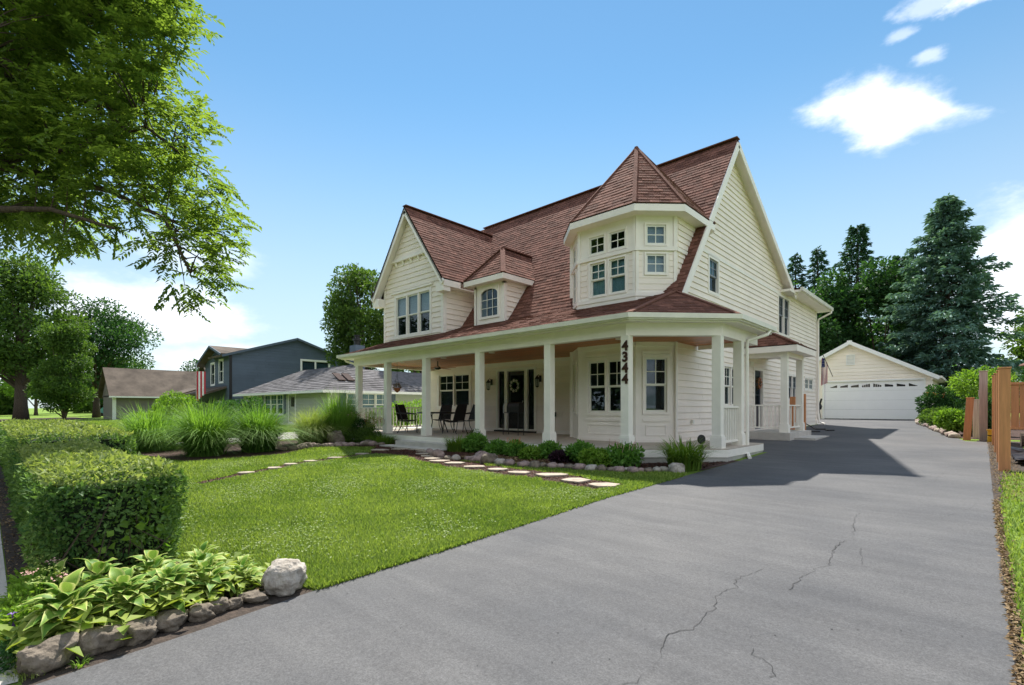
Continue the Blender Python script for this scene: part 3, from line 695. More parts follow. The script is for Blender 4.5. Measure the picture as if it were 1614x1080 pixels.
# upper front gable
gp = [(-17.35, 3.9), (-13.62, 3.9), (-13.62, 6.15), (-15.49, 8.7), (-17.35, 6.15)]
H_g = [(-16.5, -14.38, 4.2, 5.68)]
wall = core(F_g, gp, H_g, 'gable_wall', 'trim', house)
siding(F_g, [(-17.35, 3.9), (-13.62, 3.9), (-13.62, 6.15), (-14.25, 7.01), (-16.73, 7.01), (-17.35, 6.15)], [(-16.62, -14.26, 4.1, 5.80)], wall, h=.185)
F_g2 = frame(0, GY - .06, 0)
core(F_g2, [(-16.62, 7.15), (-14.36, 7.15), (-15.49, 8.7)], [], 'gable_peak', 'trim', house, th=.06)
siding(F_g2, [(-16.62, 7.15), (-14.36, 7.15), (-15.49, 8.7)], [], wall, h=.185)
window(F_g, house, *H_g[0], cols=3, blind='blind', blind_drop=.52, trim=.11, grid=None)
MB(F_g).box(-16.82, -14.2, .0, .07, 5.84, 5.91).build('window_head', 'trim', house)
MB(F_g).box(-17.36, -17.25, .0, .034, 3.9, 6.1).build('corner_board', 'trim', house)
MB(F_g).box(-13.74, -13.61, .0, .034, 3.9, 6.1).build('corner_board', 'trim', house)
MB(F_g).box(-16.8, -14.18, .0, .13, 7.04, 7.15).build('gable_shelf', 'trim', house)
for x in (-16.45, -15.98, -15.49, -15.0, -14.55):
    mb = MB(F_g); mb.add([(x - .04, .02, 7.04), (x + .04, .02, 7.04), (x + .04, .11, 7.04), (x - .04, .11, 7.04), (x - .04, .02, 6.86), (x + .04, .02, 6.86), (x + .04, .05, 6.88), (x - .04, .05, 6.88)],
                         [(0,1,2,3),(7,6,5,4),(3,2,6,7),(0,3,7,4),(2,1,5,6),(1,0,4,5)]); mb.build('bracket', 'trim', house)
F_gs = frame(-13.62, 0, 90)
wall = core(F_gs, [(11.0, 4.0), (12.0, 4.4), (13.6, 6.2), (11.0, 6.2)], [], 'gable_side_wall', 'trim', house)
siding(F_gs, [(11.0, 4.0), (11.9, 4.32), (13.2, 6.05), (11.0, 6.05)], [], wall, h=.185)
MB(F_gs).box(11.0, 11.11, .0, .034, 4.0, 6.05).build('corner_board', 'trim', house)
MB().box(-17.35, -17.25, 11.0, 13.3, 3.9, 6.1).build('gable_side_wall', 'siding', house)
# small dormer
dp = [(-12.66, 4.05), (-11.24, 4.05), (-11.24, 5.6), (-12.66, 5.6)]
core(F_dorm, dp, [(-12.33, -11.53, 4.48, 5.42)], 'dormer_wall', 'trim', house)
arc = [(-11.93 + .40 * math.cos(t), 5.24 + .17 * math.sin(t)) for t in [math.pi * i / 12 for i in range(13)]]
mb = MB(F_dorm)
mb.box(-12.41, -12.33, 0, .035, 4.42, 5.24); mb.box(-11.53, -11.45, 0, .035, 4.42, 5.24); mb.box(-12.33, -11.53, 0, .035, 4.42, 4.5)
for (x0, z0), (x1, z1) in zip(arc, arc[1:]):     # spandrel above the arch
    mb.add([(x0, 0, z0), (x1, 0, z1), (x1, 0, 5.5), (x0, 0, 5.5), (x0, .035, z0), (x1, .035, z1), (x1, .035, 5.5), (x0, .035, 5.5)], [(3,2,1,0),(4,5,6,7),(0,1,5,4),(7,6,2,3)])
mb.box(-12.41, -12.33, 0, .035, 5.24, 5.5); mb.box(-11.53, -11.45, 0, .035, 5.24, 5.5)
dw = mb.build('arched_window', 'trim', house)
MB(F_dorm).box(-12.33, -11.53, -.03, -.02, 4.48, 5.42).build('pane', 'glass', dw)
mb = MB(F_dorm); mb.box(-12.33, -11.53, -.32, -.3, 4.48, 5.42); mb.build('blind', 'interior', dw)
mb = MB(F_dorm)
for i in (1, 2): mb.box(-12.33 + .8 * i / 3 - .01, -12.33 + .8 * i / 3 + .01, -.02, -.008, 4.5, 5.42)
for zz in (4.78, 5.06): mb.box(-12.33, -11.53, -.02, -.006, zz - .01, zz + .01)
mb.build('muntin', 'sash', dw)
F_ds = frame(-11.24, 0, 90)
wall = core(F_ds, [(11.6, 4.1), (11.75, 4.3), (12.9, 5.6), (11.6, 5.6)], [], 'dormer_side_wall', 'trim', house)
siding(F_ds, [(11.7, 4.25), (12.6, 5.5), (11.7, 5.5)], [], wall, h=.17)
MB().box(-12.66, -12.56, 11.6, 13.3, 4.05, 5.6).build('dormer_side_wall', 'trim', house)
MB(F_ds).box(11.57, 11.7, .0, .03, 4.1, 5.5).build('corner_board', 'trim', house)
MB(F_gs).box(10.97, 11.0, -.1, .03, 4.0, 6.05).build('corner_board', 'trim', house)
for u in (-12.66, -11.32): MB(F_dorm).box(u, u + .08, 0, .03, 4.1, 5.5).build('corner_board', 'trim', house)

# ------------------------------------------------------------------ roofs
roof = MB()
RY, RZ, SL = 15.69, 9.61, 1.361                     # ridge and front pitch
mz = lambda y: RZ - (RY - y) * SL
def rslab(name, pts, nrm, th=.06, m='shingle_deck'): return MB().slab(pts, nrm, th).build(name, m, house)
nf = Vector((0, -SL, 1)).normalized(); upf = Vector((0, 1, SL)).normalized()
BY = 11.81; BZ = mz(BY)
XR, XL = -5.3, -17.75
main = rslab('roof', [(XR, BY, BZ), (XR, RY, RZ), (-16.45, RY, RZ), (-16.45, BY, BZ)], nf)
shingles([(XR, BY, BZ), (XR, RY, RZ), (-16.45, RY, RZ), (-16.45, BY, BZ)], (1, 0, 0), upf, nf, seed=1)
shingles([(XR, 11.42, mz(11.42)), (-5.62, 11.42, mz(11.42)), (-5.62, BY, BZ), (XR, BY, BZ)], (1, 0, 0), upf, nf, seed=21)
rslab('roof', [(XR, 11.42, mz(11.42)), (-5.62, 11.42, mz(11.42)), (-5.62, BY, BZ), (XR, BY, BZ)], nf, .07)
SB = (RZ - 6.07) / (22.15 - RY); nb = Vector((0, SB, 1)).normalized()
back = rslab('rear_roof', [(XR, RY, RZ), (XR, 22.25, RZ - SB * (22.25 - RY)), (-17.4, 22.25, RZ - SB * (22.25 - RY)), (-17.4, RY, RZ)], nb, .10, 'shingle')
# rear wing: shallow hip with the eave along the drive
MB().add([(-5.05, 21.9, 6.12), (-5.05, 27.5, 6.12), (-9, 24.5, 6.9), (-17, 24.5, 6.9), (-17, 27.5, 6.12), (-9, 21.9, 6.9), (-17, 21.9, 6.9)], [(0, 1, 2, 5), (1, 4, 3, 2), (5, 2, 3, 6)]).build('rear_roof', 'shingle', house)
MB().box(-5.6, -5.05, 21.95, 27.5, 6.0, 6.09).build('soffit', 'trim', house)
mb = MB(); mb.box(-5.05, -4.95, 21.9, 27.55, 6.02, 6.16); mb.box(-5.6, -5.05, 27.5, 27.58, 6.0, 6.12); mb.build('gutter', 'gutter', house)
mb = MB(); mb.tube([(-5.0, 27.35, 6.02), (-5.0, 27.3, 5.9), (-5.48, 27.12, 5.62), (-5.5, 27.12, 5.5), (-5.5, 27.12, 1.2), (-5.45, 27.1, .75), (-5.2, 27.0, .66)], .045, 8); mb.build('downspout', 'trim', house)
mb = MB(F_side); mb.box(21.2, 22.3, .0, .36, 5.93, 6.02); mb.build('eave_return', 'trim', house)
# gable rake boards and soffits on the driveway side
mb = MB()
rk0 = Vector((XR + .02, 11.44, mz(11.44) - .16)); rk1 = Vector((XR + .02, RY, RZ - .19)); rk2 = Vector((XR + .02, 22.25, RZ - SB * (22.25 - RY) - .19))
mb.bar(rk0, rk1, (1, 0, 0), .035, .20); mb.build('rake_board', 'trim', house)
mb = MB(); mb.bar(rk1, rk2, (1, 0, 0), .035, .20); mb.build('rake_board', 'trim', house)
mb = MB(); mb.slab([(XR, RY, RZ - .11), (XR, 22.2, RZ - SB * (22.2 - RY) - .11), (WX, 22.2, RZ - SB * (22.2 - RY) - .11), (WX, RY, RZ - .11)], nb, .03); mb.build('soffit', 'trim', house)
mb = MB(); mb.slab([(XR, BY - .3, mz(BY - .3) - .18), (XR, RY, RZ - .18), (WX, RY, RZ - .18), (WX, BY - .3, mz(BY - .3) - .18)], nf, .03); mb.build('soffit', 'trim', house)
mb = MB(); mb.bar((-16.45, RY, RZ + .02), (XR + .02, RY, RZ + .02), (0, 1, 0), .24, .03); mb.build('ridge_cap', 'shingle', house)
# front gable roof
gx, gpz, ez = -15.49, 8.91, 5.86; hw = 2.24; sg = (gpz - ez) / hw; y0 = 10.65
ngr = Vector((sg, 0, 1)).normalized(); ngl = Vector((-sg, 0, 1)).normalized(); upl = Vector((-1, 0, sg)).normalized(); upr = Vector((1, 0, sg)).normalized()
ym = lambda z: RY - (RZ - z) / SL
right = [(gx + hw, y0, ez), (gx + hw, ym(ez), ez), (gx, ym(gpz), gpz), (gx, y0, gpz)]
left = [(gx - hw, y0, ez), (gx, y0, gpz), (gx, ym(gpz), gpz), (gx - hw, ym(ez), ez)]
rslab('gable_roof', right, ngr); rslab('gable_roof', left, ngl)
shingles(right, (0, 1, 0), upl, ngr, seed=2); shingles(left, (0, 1, 0), upr, ngl, seed=3)
mb = MB(); mb.bar((gx, y0, gpz + .02), (gx, ym(gpz), gpz + .02), (1, 0, 0), .22, .03); mb.build('ridge_cap', 'shingle', house)
for s in (-1, 1):
    mb = MB(); mb.bar((gx + s * (hw + .0), y0 + .02, ez - .17), (gx, y0 + .02, gpz - .19), (0, 1, 0), .04, .18); mb.build('rake_board', 'trim', house)
    mb = MB(); nn = ngr if s > 0 else ngl
    mb.slab([(gx + s * hw, y0, ez - .12), (gx, y0, gpz - .12), (gx, GY, gpz - .12), (gx + s * hw, GY, ez - .12)], nn, .03); mb.build('soffit', 'trim', house)
    xa, xb = sorted((gx + s * hw, gx + s * (hw - .42)))
    MB().box(xa, xb, y0 + .045, GY, ez - .42, ez - .14).build('eave_return', 'trim', house)
MB().box(-13.62, -13.27, y0 + .05, 13.2, ez - .26, ez - .22).build('soffit', 'trim', house)
MB().box(-13.27, -13.22, y0 + .04, 11.45, ez - .26, ez - .05).build('fascia', 'trim', house)
MB().box(-17.75, -17.35, y0 + .05, 13.6, ez - .26, ez - .1).build('soffit', 'trim', house)
# dormer hip roof
dx0, dx1, dy, dz, pz = -12.9, -11.0, 11.3, 5.76, 6.93; cx = -11.95; hy = dy + .95
ds = (pz - dz) / .95
ndf = Vector((0, -ds, 1)).normalized(); ndr = Vector((ds, 0, 1)).normalized(); ndl = Vector((-ds, 0, 1)).normalized()
rslab('dormer_roof', [(dx0, dy, dz), (dx1, dy, dz), (cx, hy, pz)], ndf, .06); shingles([(dx0, dy, dz), (dx1, dy, dz), (cx, hy, pz)], (1, 0, 0), (0, 1, ds), ndf, seed=4)
pr_ = [(dx1, dy, dz), (dx1, ym(dz) + .05, dz), (cx, ym(pz) + .05, pz), (cx, hy, pz)]
rslab('dormer_roof', pr_, ndr, .06); shingles(pr_, (0, 1, 0), (-1, 0, ds), ndr, seed=5)
pl_ = [(dx0, dy, dz), (cx, hy, pz), (cx, ym(pz) + .05, pz), (dx0, ym(dz) + .05, dz)]
rslab('dormer_roof', pl_, ndl, .06); shingles(pl_, (0, 1, 0), (1, 0, ds), ndl, seed=6)
mb = MB(); mb.bar((dx1, dy, dz + .01), (cx, hy, pz + .02), (0, 0, 1), .03, .16); mb.bar((dx0, dy, dz + .01), (cx, hy, pz + .02), (0, 0, 1), .03, .16)
mb.bar((cx, hy, pz + .02), (cx, ym(pz), pz + .02), (1, 0, 0), .18, .04); mb.build('ridge_cap', 'shingle', house)
MB().box(dx0, dx1, dy, dy + .05, dz - .19, dz - .02).build('fascia', 'trim', house)
MB().box(dx1 - .05, dx1, dy + .05, 12.9, dz - .19, dz - .02).build('fascia', 'trim', house)
MB().box(dx0 + .01, dx1 - .05, dy + .05, 12.9, dz - .19, dz - .16).build('soffit', 'trim', house)
# turret pyramid
tc_ = (-7.15, 12.85); ap = Vector((tc_[0], tc_[1], 8.92)); ro = [(-6.17, 10.98), (-5.27, 11.88), (-5.27, 13.82), (-6.17, 14.72), (-8.13, 14.72), (-9.03, 13.82), (-9.03, 11.88), (-8.13, 10.98)]
ze = 6.50
for i in (7, 0, 1, 5, 6, 2, 3, 4):
    a, b_ = Vector((*ro[i], ze)), Vector((*ro[(i + 1) % 8], ze)); nn = (b_ - a).cross(ap - a)
    if nn.z < 0: nn = -nn
    e = (b_ - a).normalized(); u = (ap - (a + b_) / 2).normalized()
    rslab('turret_roof', [a, b_, ap], nn, .05)
    if i in (7, 0, 1, 5, 6): shingles([a, b_, ap], e, u - e * u.dot(e), nn, seed=30 + i, tab=.27)
    fz = MB(); o_ = Vector((e.y, -e.x, 0))
    if i in (7, 0, 1, 5, 6):
        fz.add([tuple(a + Vector((0, 0, -.20))), tuple(b_ + Vector((0, 0, -.20))), tuple(b_ + Vector((0, 0, -.03))), tuple(a + Vector((0, 0, -.03)))] +
               [tuple(p + (Vector((*tc_, p.z)) - p) * .02) for p in (a + Vector((0, 0, -.20)), b_ + Vector((0, 0, -.20)), b_ + Vector((0, 0, -.03)), a + Vector((0, 0, -.03)))],
               [(0,1,2,3),(7,6,5,4),(0,4,5,1),(3,2,6,7)]); fz.build('fascia', 'trim', house)
    cp = MB(); cp.bar(a + Vector((0, 0, .01)), ap + Vector((0, 0, .012)), (0, 0, 1), .025, .10); cp.build('hip_cap', 'shingle', house)
mb = MB(); mb.add([(x, y, 6.31) for x, y in ro] + [(x, y, 6.34) for x, y in ro], [tuple(range(8))[::-1], tuple(range(8, 16))]); mb.build('soffit', 'trim', house)
# porch roof: front, chamfer, side
PE = 3.40; pk = (BZ - PE) / (BY - 9.2)
np_ = Vector((0, -pk, 1)).normalized()
pa, pb, pc = (-5.30, 9.2), (-3.69, 10.95), (-3.69, 13.36)
inn = (-5.50, BY)                                   # foot of the tall gable
fr_poly = [(-17.55, 9.2, PE), (pa[0], 9.2, PE), (inn[0], BY, BZ), (-16.7, BY, BZ)]
rslab('porch_roof', fr_poly, np_, .06); shingles(fr_poly, (1, 0, 0), (0, 1, pk), np_, seed=7)
lf = [(-17.55, 9.2, PE), (-16.7, BY, BZ), (-17.55, BY + 1.5, PE)]; nn = (Vector(lf[1]) - Vector(lf[0])).cross(Vector(lf[2]) - Vector(lf[0])); nn = nn if nn.z > 0 else -nn
rslab('porch_roof', lf, nn, .05); shingles(lf, (0, 1, 0), (1, 0, (BZ - PE) / .85), nn, seed=17)
A, B_, I = Vector((*pa, PE)), Vector((*pb, PE)), Vector((*inn, BZ)); nn = (B_ - A).cross(I - A).normalized(); nn = nn if nn.z > 0 else -nn
e = (B_ - A).normalized(); u = nn.cross(e); u = u if u.z > 0 else -u
rslab('porch_roof', [A, B_, I], nn, .05); shingles([A, B_, I], e, u, nn, seed=8)
Cc = Vector((*pc, PE)); ws = (BZ - PE) / (WX + .0 - pb[0]) * -1; J = Vector((WX + .04, 12.9, PE + (BZ - PE) * .86)); 
I2 = Vector((WX + .04, 11.9, PE + (BZ - PE) * .93))
nn = (Cc - B_).cross(J - B_).normalized(); nn = nn if nn.z > 0 else -nn
rslab('porch_roof', [B_, Cc, J, I], nn, .03, 'shingle_deck'); 
upv = nn.cross(Vector((0, 1, 0))); upv = upv if upv.z > 0 else -upv
shingles([B_, Cc, J, (I + J) / 2, I], (0, 1, 0), upv, nn, seed=9)
mb = MB(); mb.bar(B_ + Vector((0, 0, .02)), I + Vector((0, 0, .02)), (0, 0, 1), .03, .15); mb.bar(A + Vector((0, 0, .02)), I + Vector((0, 0, .02)), (0, 0, 1), .03, .15); mb.build('hip_cap', 'shingle', house)
nn = (J - Cc).cross(Vector((WX, 13.9, PE)) - Cc); nn = nn if nn.z > 0 else -nn
rslab('porch_roof', [Cc, J, Vector((WX + .03, 13.36, PE))], nn, .03, 'shingle')
# gutters, beam, soffit of the porch
def run(name, pts, w0, z0, z1, m, closed=False):
    mb = MB()
    for i, (p, q) in enumerate(zip(pts, pts[1:])):
        def nrm(i):
            a = Vector(pts[i]); b_ = Vector(pts[i + 1]); d = (b_ - a).normalized(); return Vector((d.y, -d.x))
        def off(k, w_):
            if k == 0: n_ = nrm(0); return Vector(pts[0]) + n_ * w_
            if k == len(pts) - 1: n_ = nrm(k - 1); return Vector(pts[k]) + n_ * w_
            a, b_ = nrm(k - 1), nrm(k); s_ = (a + b_).normalized(); return Vector(pts[k]) + s_ * (w_ / s_.dot(a))
        a0, a1 = off(i, w0[0]), off(i, w0[1]); b0, b1 = off(i + 1, w0[0]), off(i + 1, w0[1])
        mb.add([(a0.x,a0.y,z0),(b0.x,b0.y,z0),(b1.x,b1.y,z0),(a1.x,a1.y,z0),(a0.x,a0.y,z1),(b0.x,b0.y,z1),(b1.x,b1.y,z1),(a1.x,a1.y,z1)],
               [(0,3,2,1),(4,5,6,7),(0,1,5,4),(2,3,7,6)] + ([(3,0,4,7)] if i == 0 else []) + ([(1,2,6,5)] if i == len(pts) - 2 else []))
    return mb.build(name, m, house)
bl = [(-17.0, 13.15), (-17.0, 9.61), (-5.58, 9.61), (-4.12, 10.98), (-4.12, 13.3)]
gl = [(-17.55, 13.2), (-17.55, 9.2), pa, pb, pc]
run('porch_beam', bl, (-.10, .10), 2.99, 3.27, 'trim')
run('gutter', gl, (-.02, .055), 3.27, 3.385, 'gutter'); run('gutter', gl, (.055, .10), 3.30, 3.402, 'gutter')
run('gutter', gl, (-.06, -.02), 3.24, 3.36, 'trim')
mb = MB(); mb.add([(x, y, 3.255) for x, y in [(-17.5, 9.25), (-5.33, 9.25), (-3.75, 10.97), (-3.75, 13.3), (-4.1, 13.3), (-4.1, 11), (-5.58, 9.63), (-16.95, 9.63), (-16.95, 13.1), (-17.5, 13.1)]], [tuple(range(10))[::-1]]); mb.build('soffit', 'trim', house)
mb = MB()
for i in range(26):
    y = 9.7 + i * .14; x1 = -4.2 if y > 11 else -5.6 + max(0, (y - 9.65)) * 1.05
    mb.box(-16.9, x1 if y < 11.2 else (-8.9 if y > 13.4 else -4.2), y + .004, y + .136, 3.10, 3.115, rnd.random())
tag(mb.build('ceiling_boards', 'wood_ceiling', house), kind='stuff')
MB().prism([(-16.9, 9.7), (-5.62, 9.7), (-4.22, 11.02), (-4.22, 13.2), (-16.9, 13.2)], 3.12, 3.14).build('ceiling_backing', 'black', house)
MB().box(-5.5, -4.2, 13.22, 13.3, 2.99, 3.5).build('porch_beam', 'trim', house)
for x in (-15.4, -13.0, -10.7, -8.4, -6.3):
    mb = MB(); mb.lathe((x, 10.5, 3.075), [(.07, 0), (.095, .0), (.095, .025)], 14); mb.build('recessed_light', 'column', house)
# columns
def column(x, y, z0, z1, s=.095, bs=.125, parent=house):
    mb = MB(); mb.box(x - s, x + s, y - s, y + s, z0 + .28, z1); o = mb.build('column', 'column', parent)
    MB().box(x - bs, x + bs, y - bs, y + bs, z0, z0 + .24).build('base', 'column', o)
    MB().box(x - s - .02, x + s + .02, y - s - .02, y + s + .02, z0 + .24, z0 + .28).build('base', 'column', o)
    return o
for x in (-16.9, -14.97, -12.76, -10.28, -7.75): column(x, 9.61, PF, 2.99)
ncol = column(-5.58, 9.61, PF, 2.99)
column(-4.12, 10.95, PF, 2.99); column(-4.12, 12.25, PF, 2.99)
# porch slab, skirt, steps
slab_o = [(-17.2, 9.38), (-5.48, 9.38), (-3.9, 10.87), (-3.9, 12.6), (-3.9, 13.3), (-5.6, 13.3), (-17.2, 13.3)]
MB().prism(slab_o, -.05, .36).build('porch_foundation', 'foundation', house)
sk = [(-17.22, 9.36), (-5.47, 9.36), (-3.88, 10.86), (-3.88, 13.3), (-5.6, 13.3), (-17.22, 13.3)]
MB().prism(sk, .36, PF - .02).build('porch_skirt', 'column', house)
MB().prism([(x, y) for x, y in sk], PF - .02, PF).build('porch_floor', 'porch_floor', house)
mb = MB()
mb.box(-13.5, -10.9, 8.95, 9.36, .05, .38); mb.build('porch_step', 'concrete', house)
MB().box(-13.7, -10.8, 8.5, 8.95, .0, .25).build('porch_step', 'concrete', house)
# address numbers on the corner column
for k, ch in enumerate('4344'):
    cu = bpy.data.curves.new('number', 'FONT'); cu.body = ch; cu.size = .29; cu.extrude = .01; cu.offset = .011; cu.align_x = 'CENTER'
    o = bpy.data.objects.new('address_digit', cu); C.objects.link(o); dg = bpy.context.evaluated_depsgraph_get(); me = bpy.data.meshes.new_from_object(o.evaluated_get(dg))
    bpy.data.objects.remove(o); me.materials.append(M_['copper'])
    Rm = Matrix.Rotation(math.radians(90), 4, 'X'); me.transform(Rm)
    zt = (2.79, 2.55, 2.31, 2.07)[k]
    o = bpy.data.objects.new('address_digit', me); place(o, ncol); o.location = Vector((-5.56, 9.61 - .112, zt - .12)) - ORG[house.name]
# railings
def railing(p, q, z0, z1, n, name='railing'):
    p = Vector((*p, 0)); q = Vector((*q, 0)); d = (q - p).normalized(); sd = Vector((-d.y, d.x, 0)); up = Vector((0, 0, 1))
    r = MB().bar(p + up * z1, q + up * z1, sd, .07, .04).build(name, 'column', house); MB().bar(p + up * z0, q + up * z0, sd, .05, .05).build('bottom_rail', 'column', r)
    for i in range(n):
        c = p + (q - p) * ((i + .5) / n); MB().box(c.x - .016, c.x + .016, c.y - .016, c.y + .016, z0 + .025, z1 - .02).build('baluster', 'column', r)
railing((-4.12, 11.05), (-4.12, 12.15), .66, 1.44, 10)
railing((-16.8, 9.61), (-15.07, 9.61), .66, 1.42, 13)
railing((-17.0, 9.8), (-17.0, 13.05), .66, 1.42, 20)
# side portico
PZ = .64
MB().prism([(-5.56, 17.0), (-4.2, 17.0), (-4.2, 19.7), (-5.56, 19.7)], .2, PZ).build('side_landing', 'concrete', house)
MB().box(-4.2, -3.62, 17.5, 19.5, .3, .48).build('side_step', 'concrete', house)
column(-4.45, 17.4, PZ, 3.14); column(-4.45, 19.25, PZ, 3.14)
railing((-5.5, 17.4), (-4.55, 17.4), .78, 1.5, 8); railing((-4.45, 17.5), (-4.45, 19.15), .78, 1.5, 4)
MB().box(-5.56, -4.35, 17.31, 17.49, 3.05, 3.19).build('portico_beam', 'trim', house)
MB().box(-4.54, -4.36, 17.49, 19.34, 3.05, 3.19).build('portico_beam', 'trim', house)
MB().box(-5.56, -4.07, 17.1, 19.5, 3.19, 3.215).build('portico_ceiling', 'trim', house)
mb = MB(); mb.box(-5.56, -4.02, 17.06, 17.10, 3.18, 3.38); mb.box(-4.07, -4.03, 17.10, 19.52, 3.18, 3.38); mb.box(-5.56, -4.02, 19.52, 19.56, 3.18, 3.38); mb.build('fascia', 'trim', house)
q = [Vector((-4.02, 17.04, 3.39)), Vector((-4.02, 19.58, 3.39)), Vector((-5.55, 18.55, 4.22)), Vector((-5.55, 18.05, 4.22)), Vector((-5.55, 17.04, 3.39)), Vector((-5.55, 19.58, 3.39))]
for ids, e, sd in (((4, 0, 3), (1, 0, 0), 40), ((0, 1, 2, 3), (0, 1, 0), 41), ((1, 5, 2), (1, 0, 0), 42)):
    pp = [q[i] for i in ids]; nn = (pp[1] - pp[0]).cross(pp[2] - pp[0]).normalized(); nn = nn if nn.z > 0 else -nn; e = Vector(e); u = nn.cross(e); u = u if u.z > 0 else -u
    rslab('portico_roof', pp, nn, .03); shingles(pp, e, u, nn, seed=sd)
mb = MB(); mb.bar(q[0] + Vector((0, 0, .02)), q[3] + Vector((0, 0, .02)), (0, 0, 1), .03, .14); mb.build('hip_cap', 'shingle', house)
emit_shingles(SH, main)
# downspouts
mb = MB(); mb.tube([(-3.64, 13.0, 3.3), (-3.66, 12.85, 3.18), (-3.98, 12.45, 3.02), (-3.98, 12.4, 2.9), (-3.97, 12.4, .5), (-3.93, 12.3, .36), (-3.78, 11.9, .31), (-3.70, 11.72, .30)], .04, 8); mb.build('downspout', 'column', house)
mb = MB(); mb.tube([(-17.6, 9.4, 3.28), (-17.6, 9.45, 3.2), (-17.15, 9.8, 3.02), (-17.12, 9.85, 2.9), (-17.12, 9.85, .4)], .035, 8); mb.build('downspout', 'column', house)
# chimney of the neighbour is built with the neighbour

# ------------------------------------------------------------------ things on the porch
def lantern(x, z, label):
    t = thing('wall_lantern', label, 'lantern', (x, FY - .03, z), 'lanterns either side of the front door')
    F = lambda a, b_, c_: (x + a, FY - .03 - b_, z + c_)
    mb = MB(F); mb.box(-.05, .05, 0, .02, -.1, .12); mb.tube([(0, .02, .06), (0, .1, .14), (0, .17, .1)], .012, 6); mb.build('arm', 'black', t)
    mb = MB(F); mb.lathe((0, .17, 0), [(.085, -.02), (.09, 0), (.03, .09), (.0, .12)], 8); mb.build('cap', 'black', t)
    mb = MB(F)
    for k in range(4): a = math.pi / 2 * k + .78; mb.bar((.08 * math.cos(a), .17 + .08 * math.sin(a), -.02), (.055 * math.cos(a), .17 + .055 * math.sin(a), -.25), (0, 0, 1), .01, .01)
    mb.lathe((0, .17, -.27), [(.01, -.03), (.06, 0), (.06, .02)], 8); mb.build('cage', 'black', t)
    mb = MB(F); mb.lathe((0, .17, -.25), [(.05, 0), (.072, .22)], 8); mb.build('glass', 'glass', t)
lantern(-13.43, 2.38, 'black coach lantern on the wall left of the front door')
lantern(-11.02, 2.42, 'black coach lantern on the wall right of the front door')
def wreath(c, r, F, label, pet, n=60, leafm='lf_deep', group=None):
    t = thing('wreath', label, 'wreath', c)
    ang = rng.random(n * 3) * 2 * np.pi; P = np.stack([c[0] + F[0] * r * np.cos(ang), c[1] + F[1] * r * np.cos(ang), c[2] + r * np.sin(ang)], 1) + rng.normal(size=(n * 3, 3)) * r * .12
    V, Fc = leaves(P, rdir(n * 3), rdir(n * 3), r * .45, r * .2); npmesh('greenery', V, Fc, np.repeat(rng.random(n * 3), 2), leafm, t)
    mb = MB()
    for k in range(9):
        a = 2 * math.pi * k / 9 + .3; q = Vector((c[0] + F[0] * r * math.cos(a), c[1] + F[1] * r * math.cos(a), c[2] + r * math.sin(a))) + Vector((F[1], -F[0], 0)) * .05
        ax = Vector((F[1], -F[0], 0)); e1 = Vector((0, 0, 1)); e2 = ax.cross(e1)
        for j in range(5):
            b_ = 2 * math.pi * j / 5; d = e1 * math.cos(b_) + e2 * math.sin(b_); sd = ax.cross(d)
            mb.add([tuple(q), tuple(q + d * r * .2 + sd * r * .12 + ax * .02), tuple(q + d * r * .36), tuple(q + d * r * .2 - sd * r * .12 + ax * .02)], [(0, 1, 2, 3)])
    mb.build('blossoms', pet, t)
wreath((-12.22, FY - .01, 2.22), .19, (1, 0), 'wreath of white blossoms on the dark front door', 'flower_white')
wreath((WX + .03, 18.48, 2.28), .16, (0, 1), 'orange flower wreath on the navy side door', 'terracotta', leafm='drychip')
def patio_chair(x, y, rz, label):
    t = thing('patio_chair', label, 'chair', (x, y, PF), 'black sling chairs around the porch table')
    R = Matrix.Rotation(rz, 3, 'Z')
    def F(a, b_, c_): v = R @ Vector((a, b_, c_)); return (x + v.x, y + v.y, PF + v.z)
    # sitter looks along +y
    mb = MB(F); mb.add([(-.24, -.22, .42), (.24, -.22, .42), (.24, .0, .40), (-.24, 0, .40), (.24, .25, .44), (-.24, .25, .44)] + [(-.24, -.22, .40), (.24, -.22, .40), (.24, .0, .38), (-.24, 0, .38), (.24, .25, .42), (-.24, .25, .42)],
                       [(0,1,2,3),(3,2,4,5),(9,8,7,6),(11,10,8,9),(0,6,7,1),(5,4,10,11)]); mb.build('seat', 'sling', t)
    mb = MB(F); mb.add([(-.25, -.22, .43), (.25, -.22, .43), (.24, -.30, .75), (-.24, -.30, .75), (.2, -.40, 1.0), (-.2, -.40, 1.0)] + [(-.25, -.24, .43), (.25, -.24, .43), (.24, -.32, .75), (-.24, -.32, .75), (.2, -.42, 1.0), (-.2, -.42, 1.0)],
                       [(0,1,2,3),(3,2,4,5),(9,8,7,6),(11,10,8,9),(5,4,10,11),(0,3,9,6),(3,5,11,9),(2,1,7,8),(4,2,8,10)]); mb.build('backrest', 'sling', t)
    for s in (-1, 1):
        mb = MB(F); mb.tube([(s * .26, -.21, .42), (s * .25, -.31, .75), (s * .22, -.41, 1.02)], .016, 6); mb.build('back_frame', 'black', t)
        mb = MB(F); mb.tube([(s * .26, -.30, .70), (s * .29, -.1, .68), (s * .28, .2, .66), (s * .27, .25, .6)], .016, 6); mb.build('armrest', 'black', t)
        mb = MB(F); mb.tube([(s * .27, .25, .6), (s * .27, .24, .43), (s * .27, .30, 0)], .014, 6); mb.build('leg', 'black', t)
        mb = MB(F); mb.tube([(s * .26, -.22, .43), (s * .27, -.26, .2), (s * .27, -.38, 0)], .014, 6); mb.build('leg', 'black', t)
TX, TYY = -14.2, 11.15
t = thing('patio_table', 'round black patio table set out on the left end of the porch', 'table', (TX, TYY, PF))
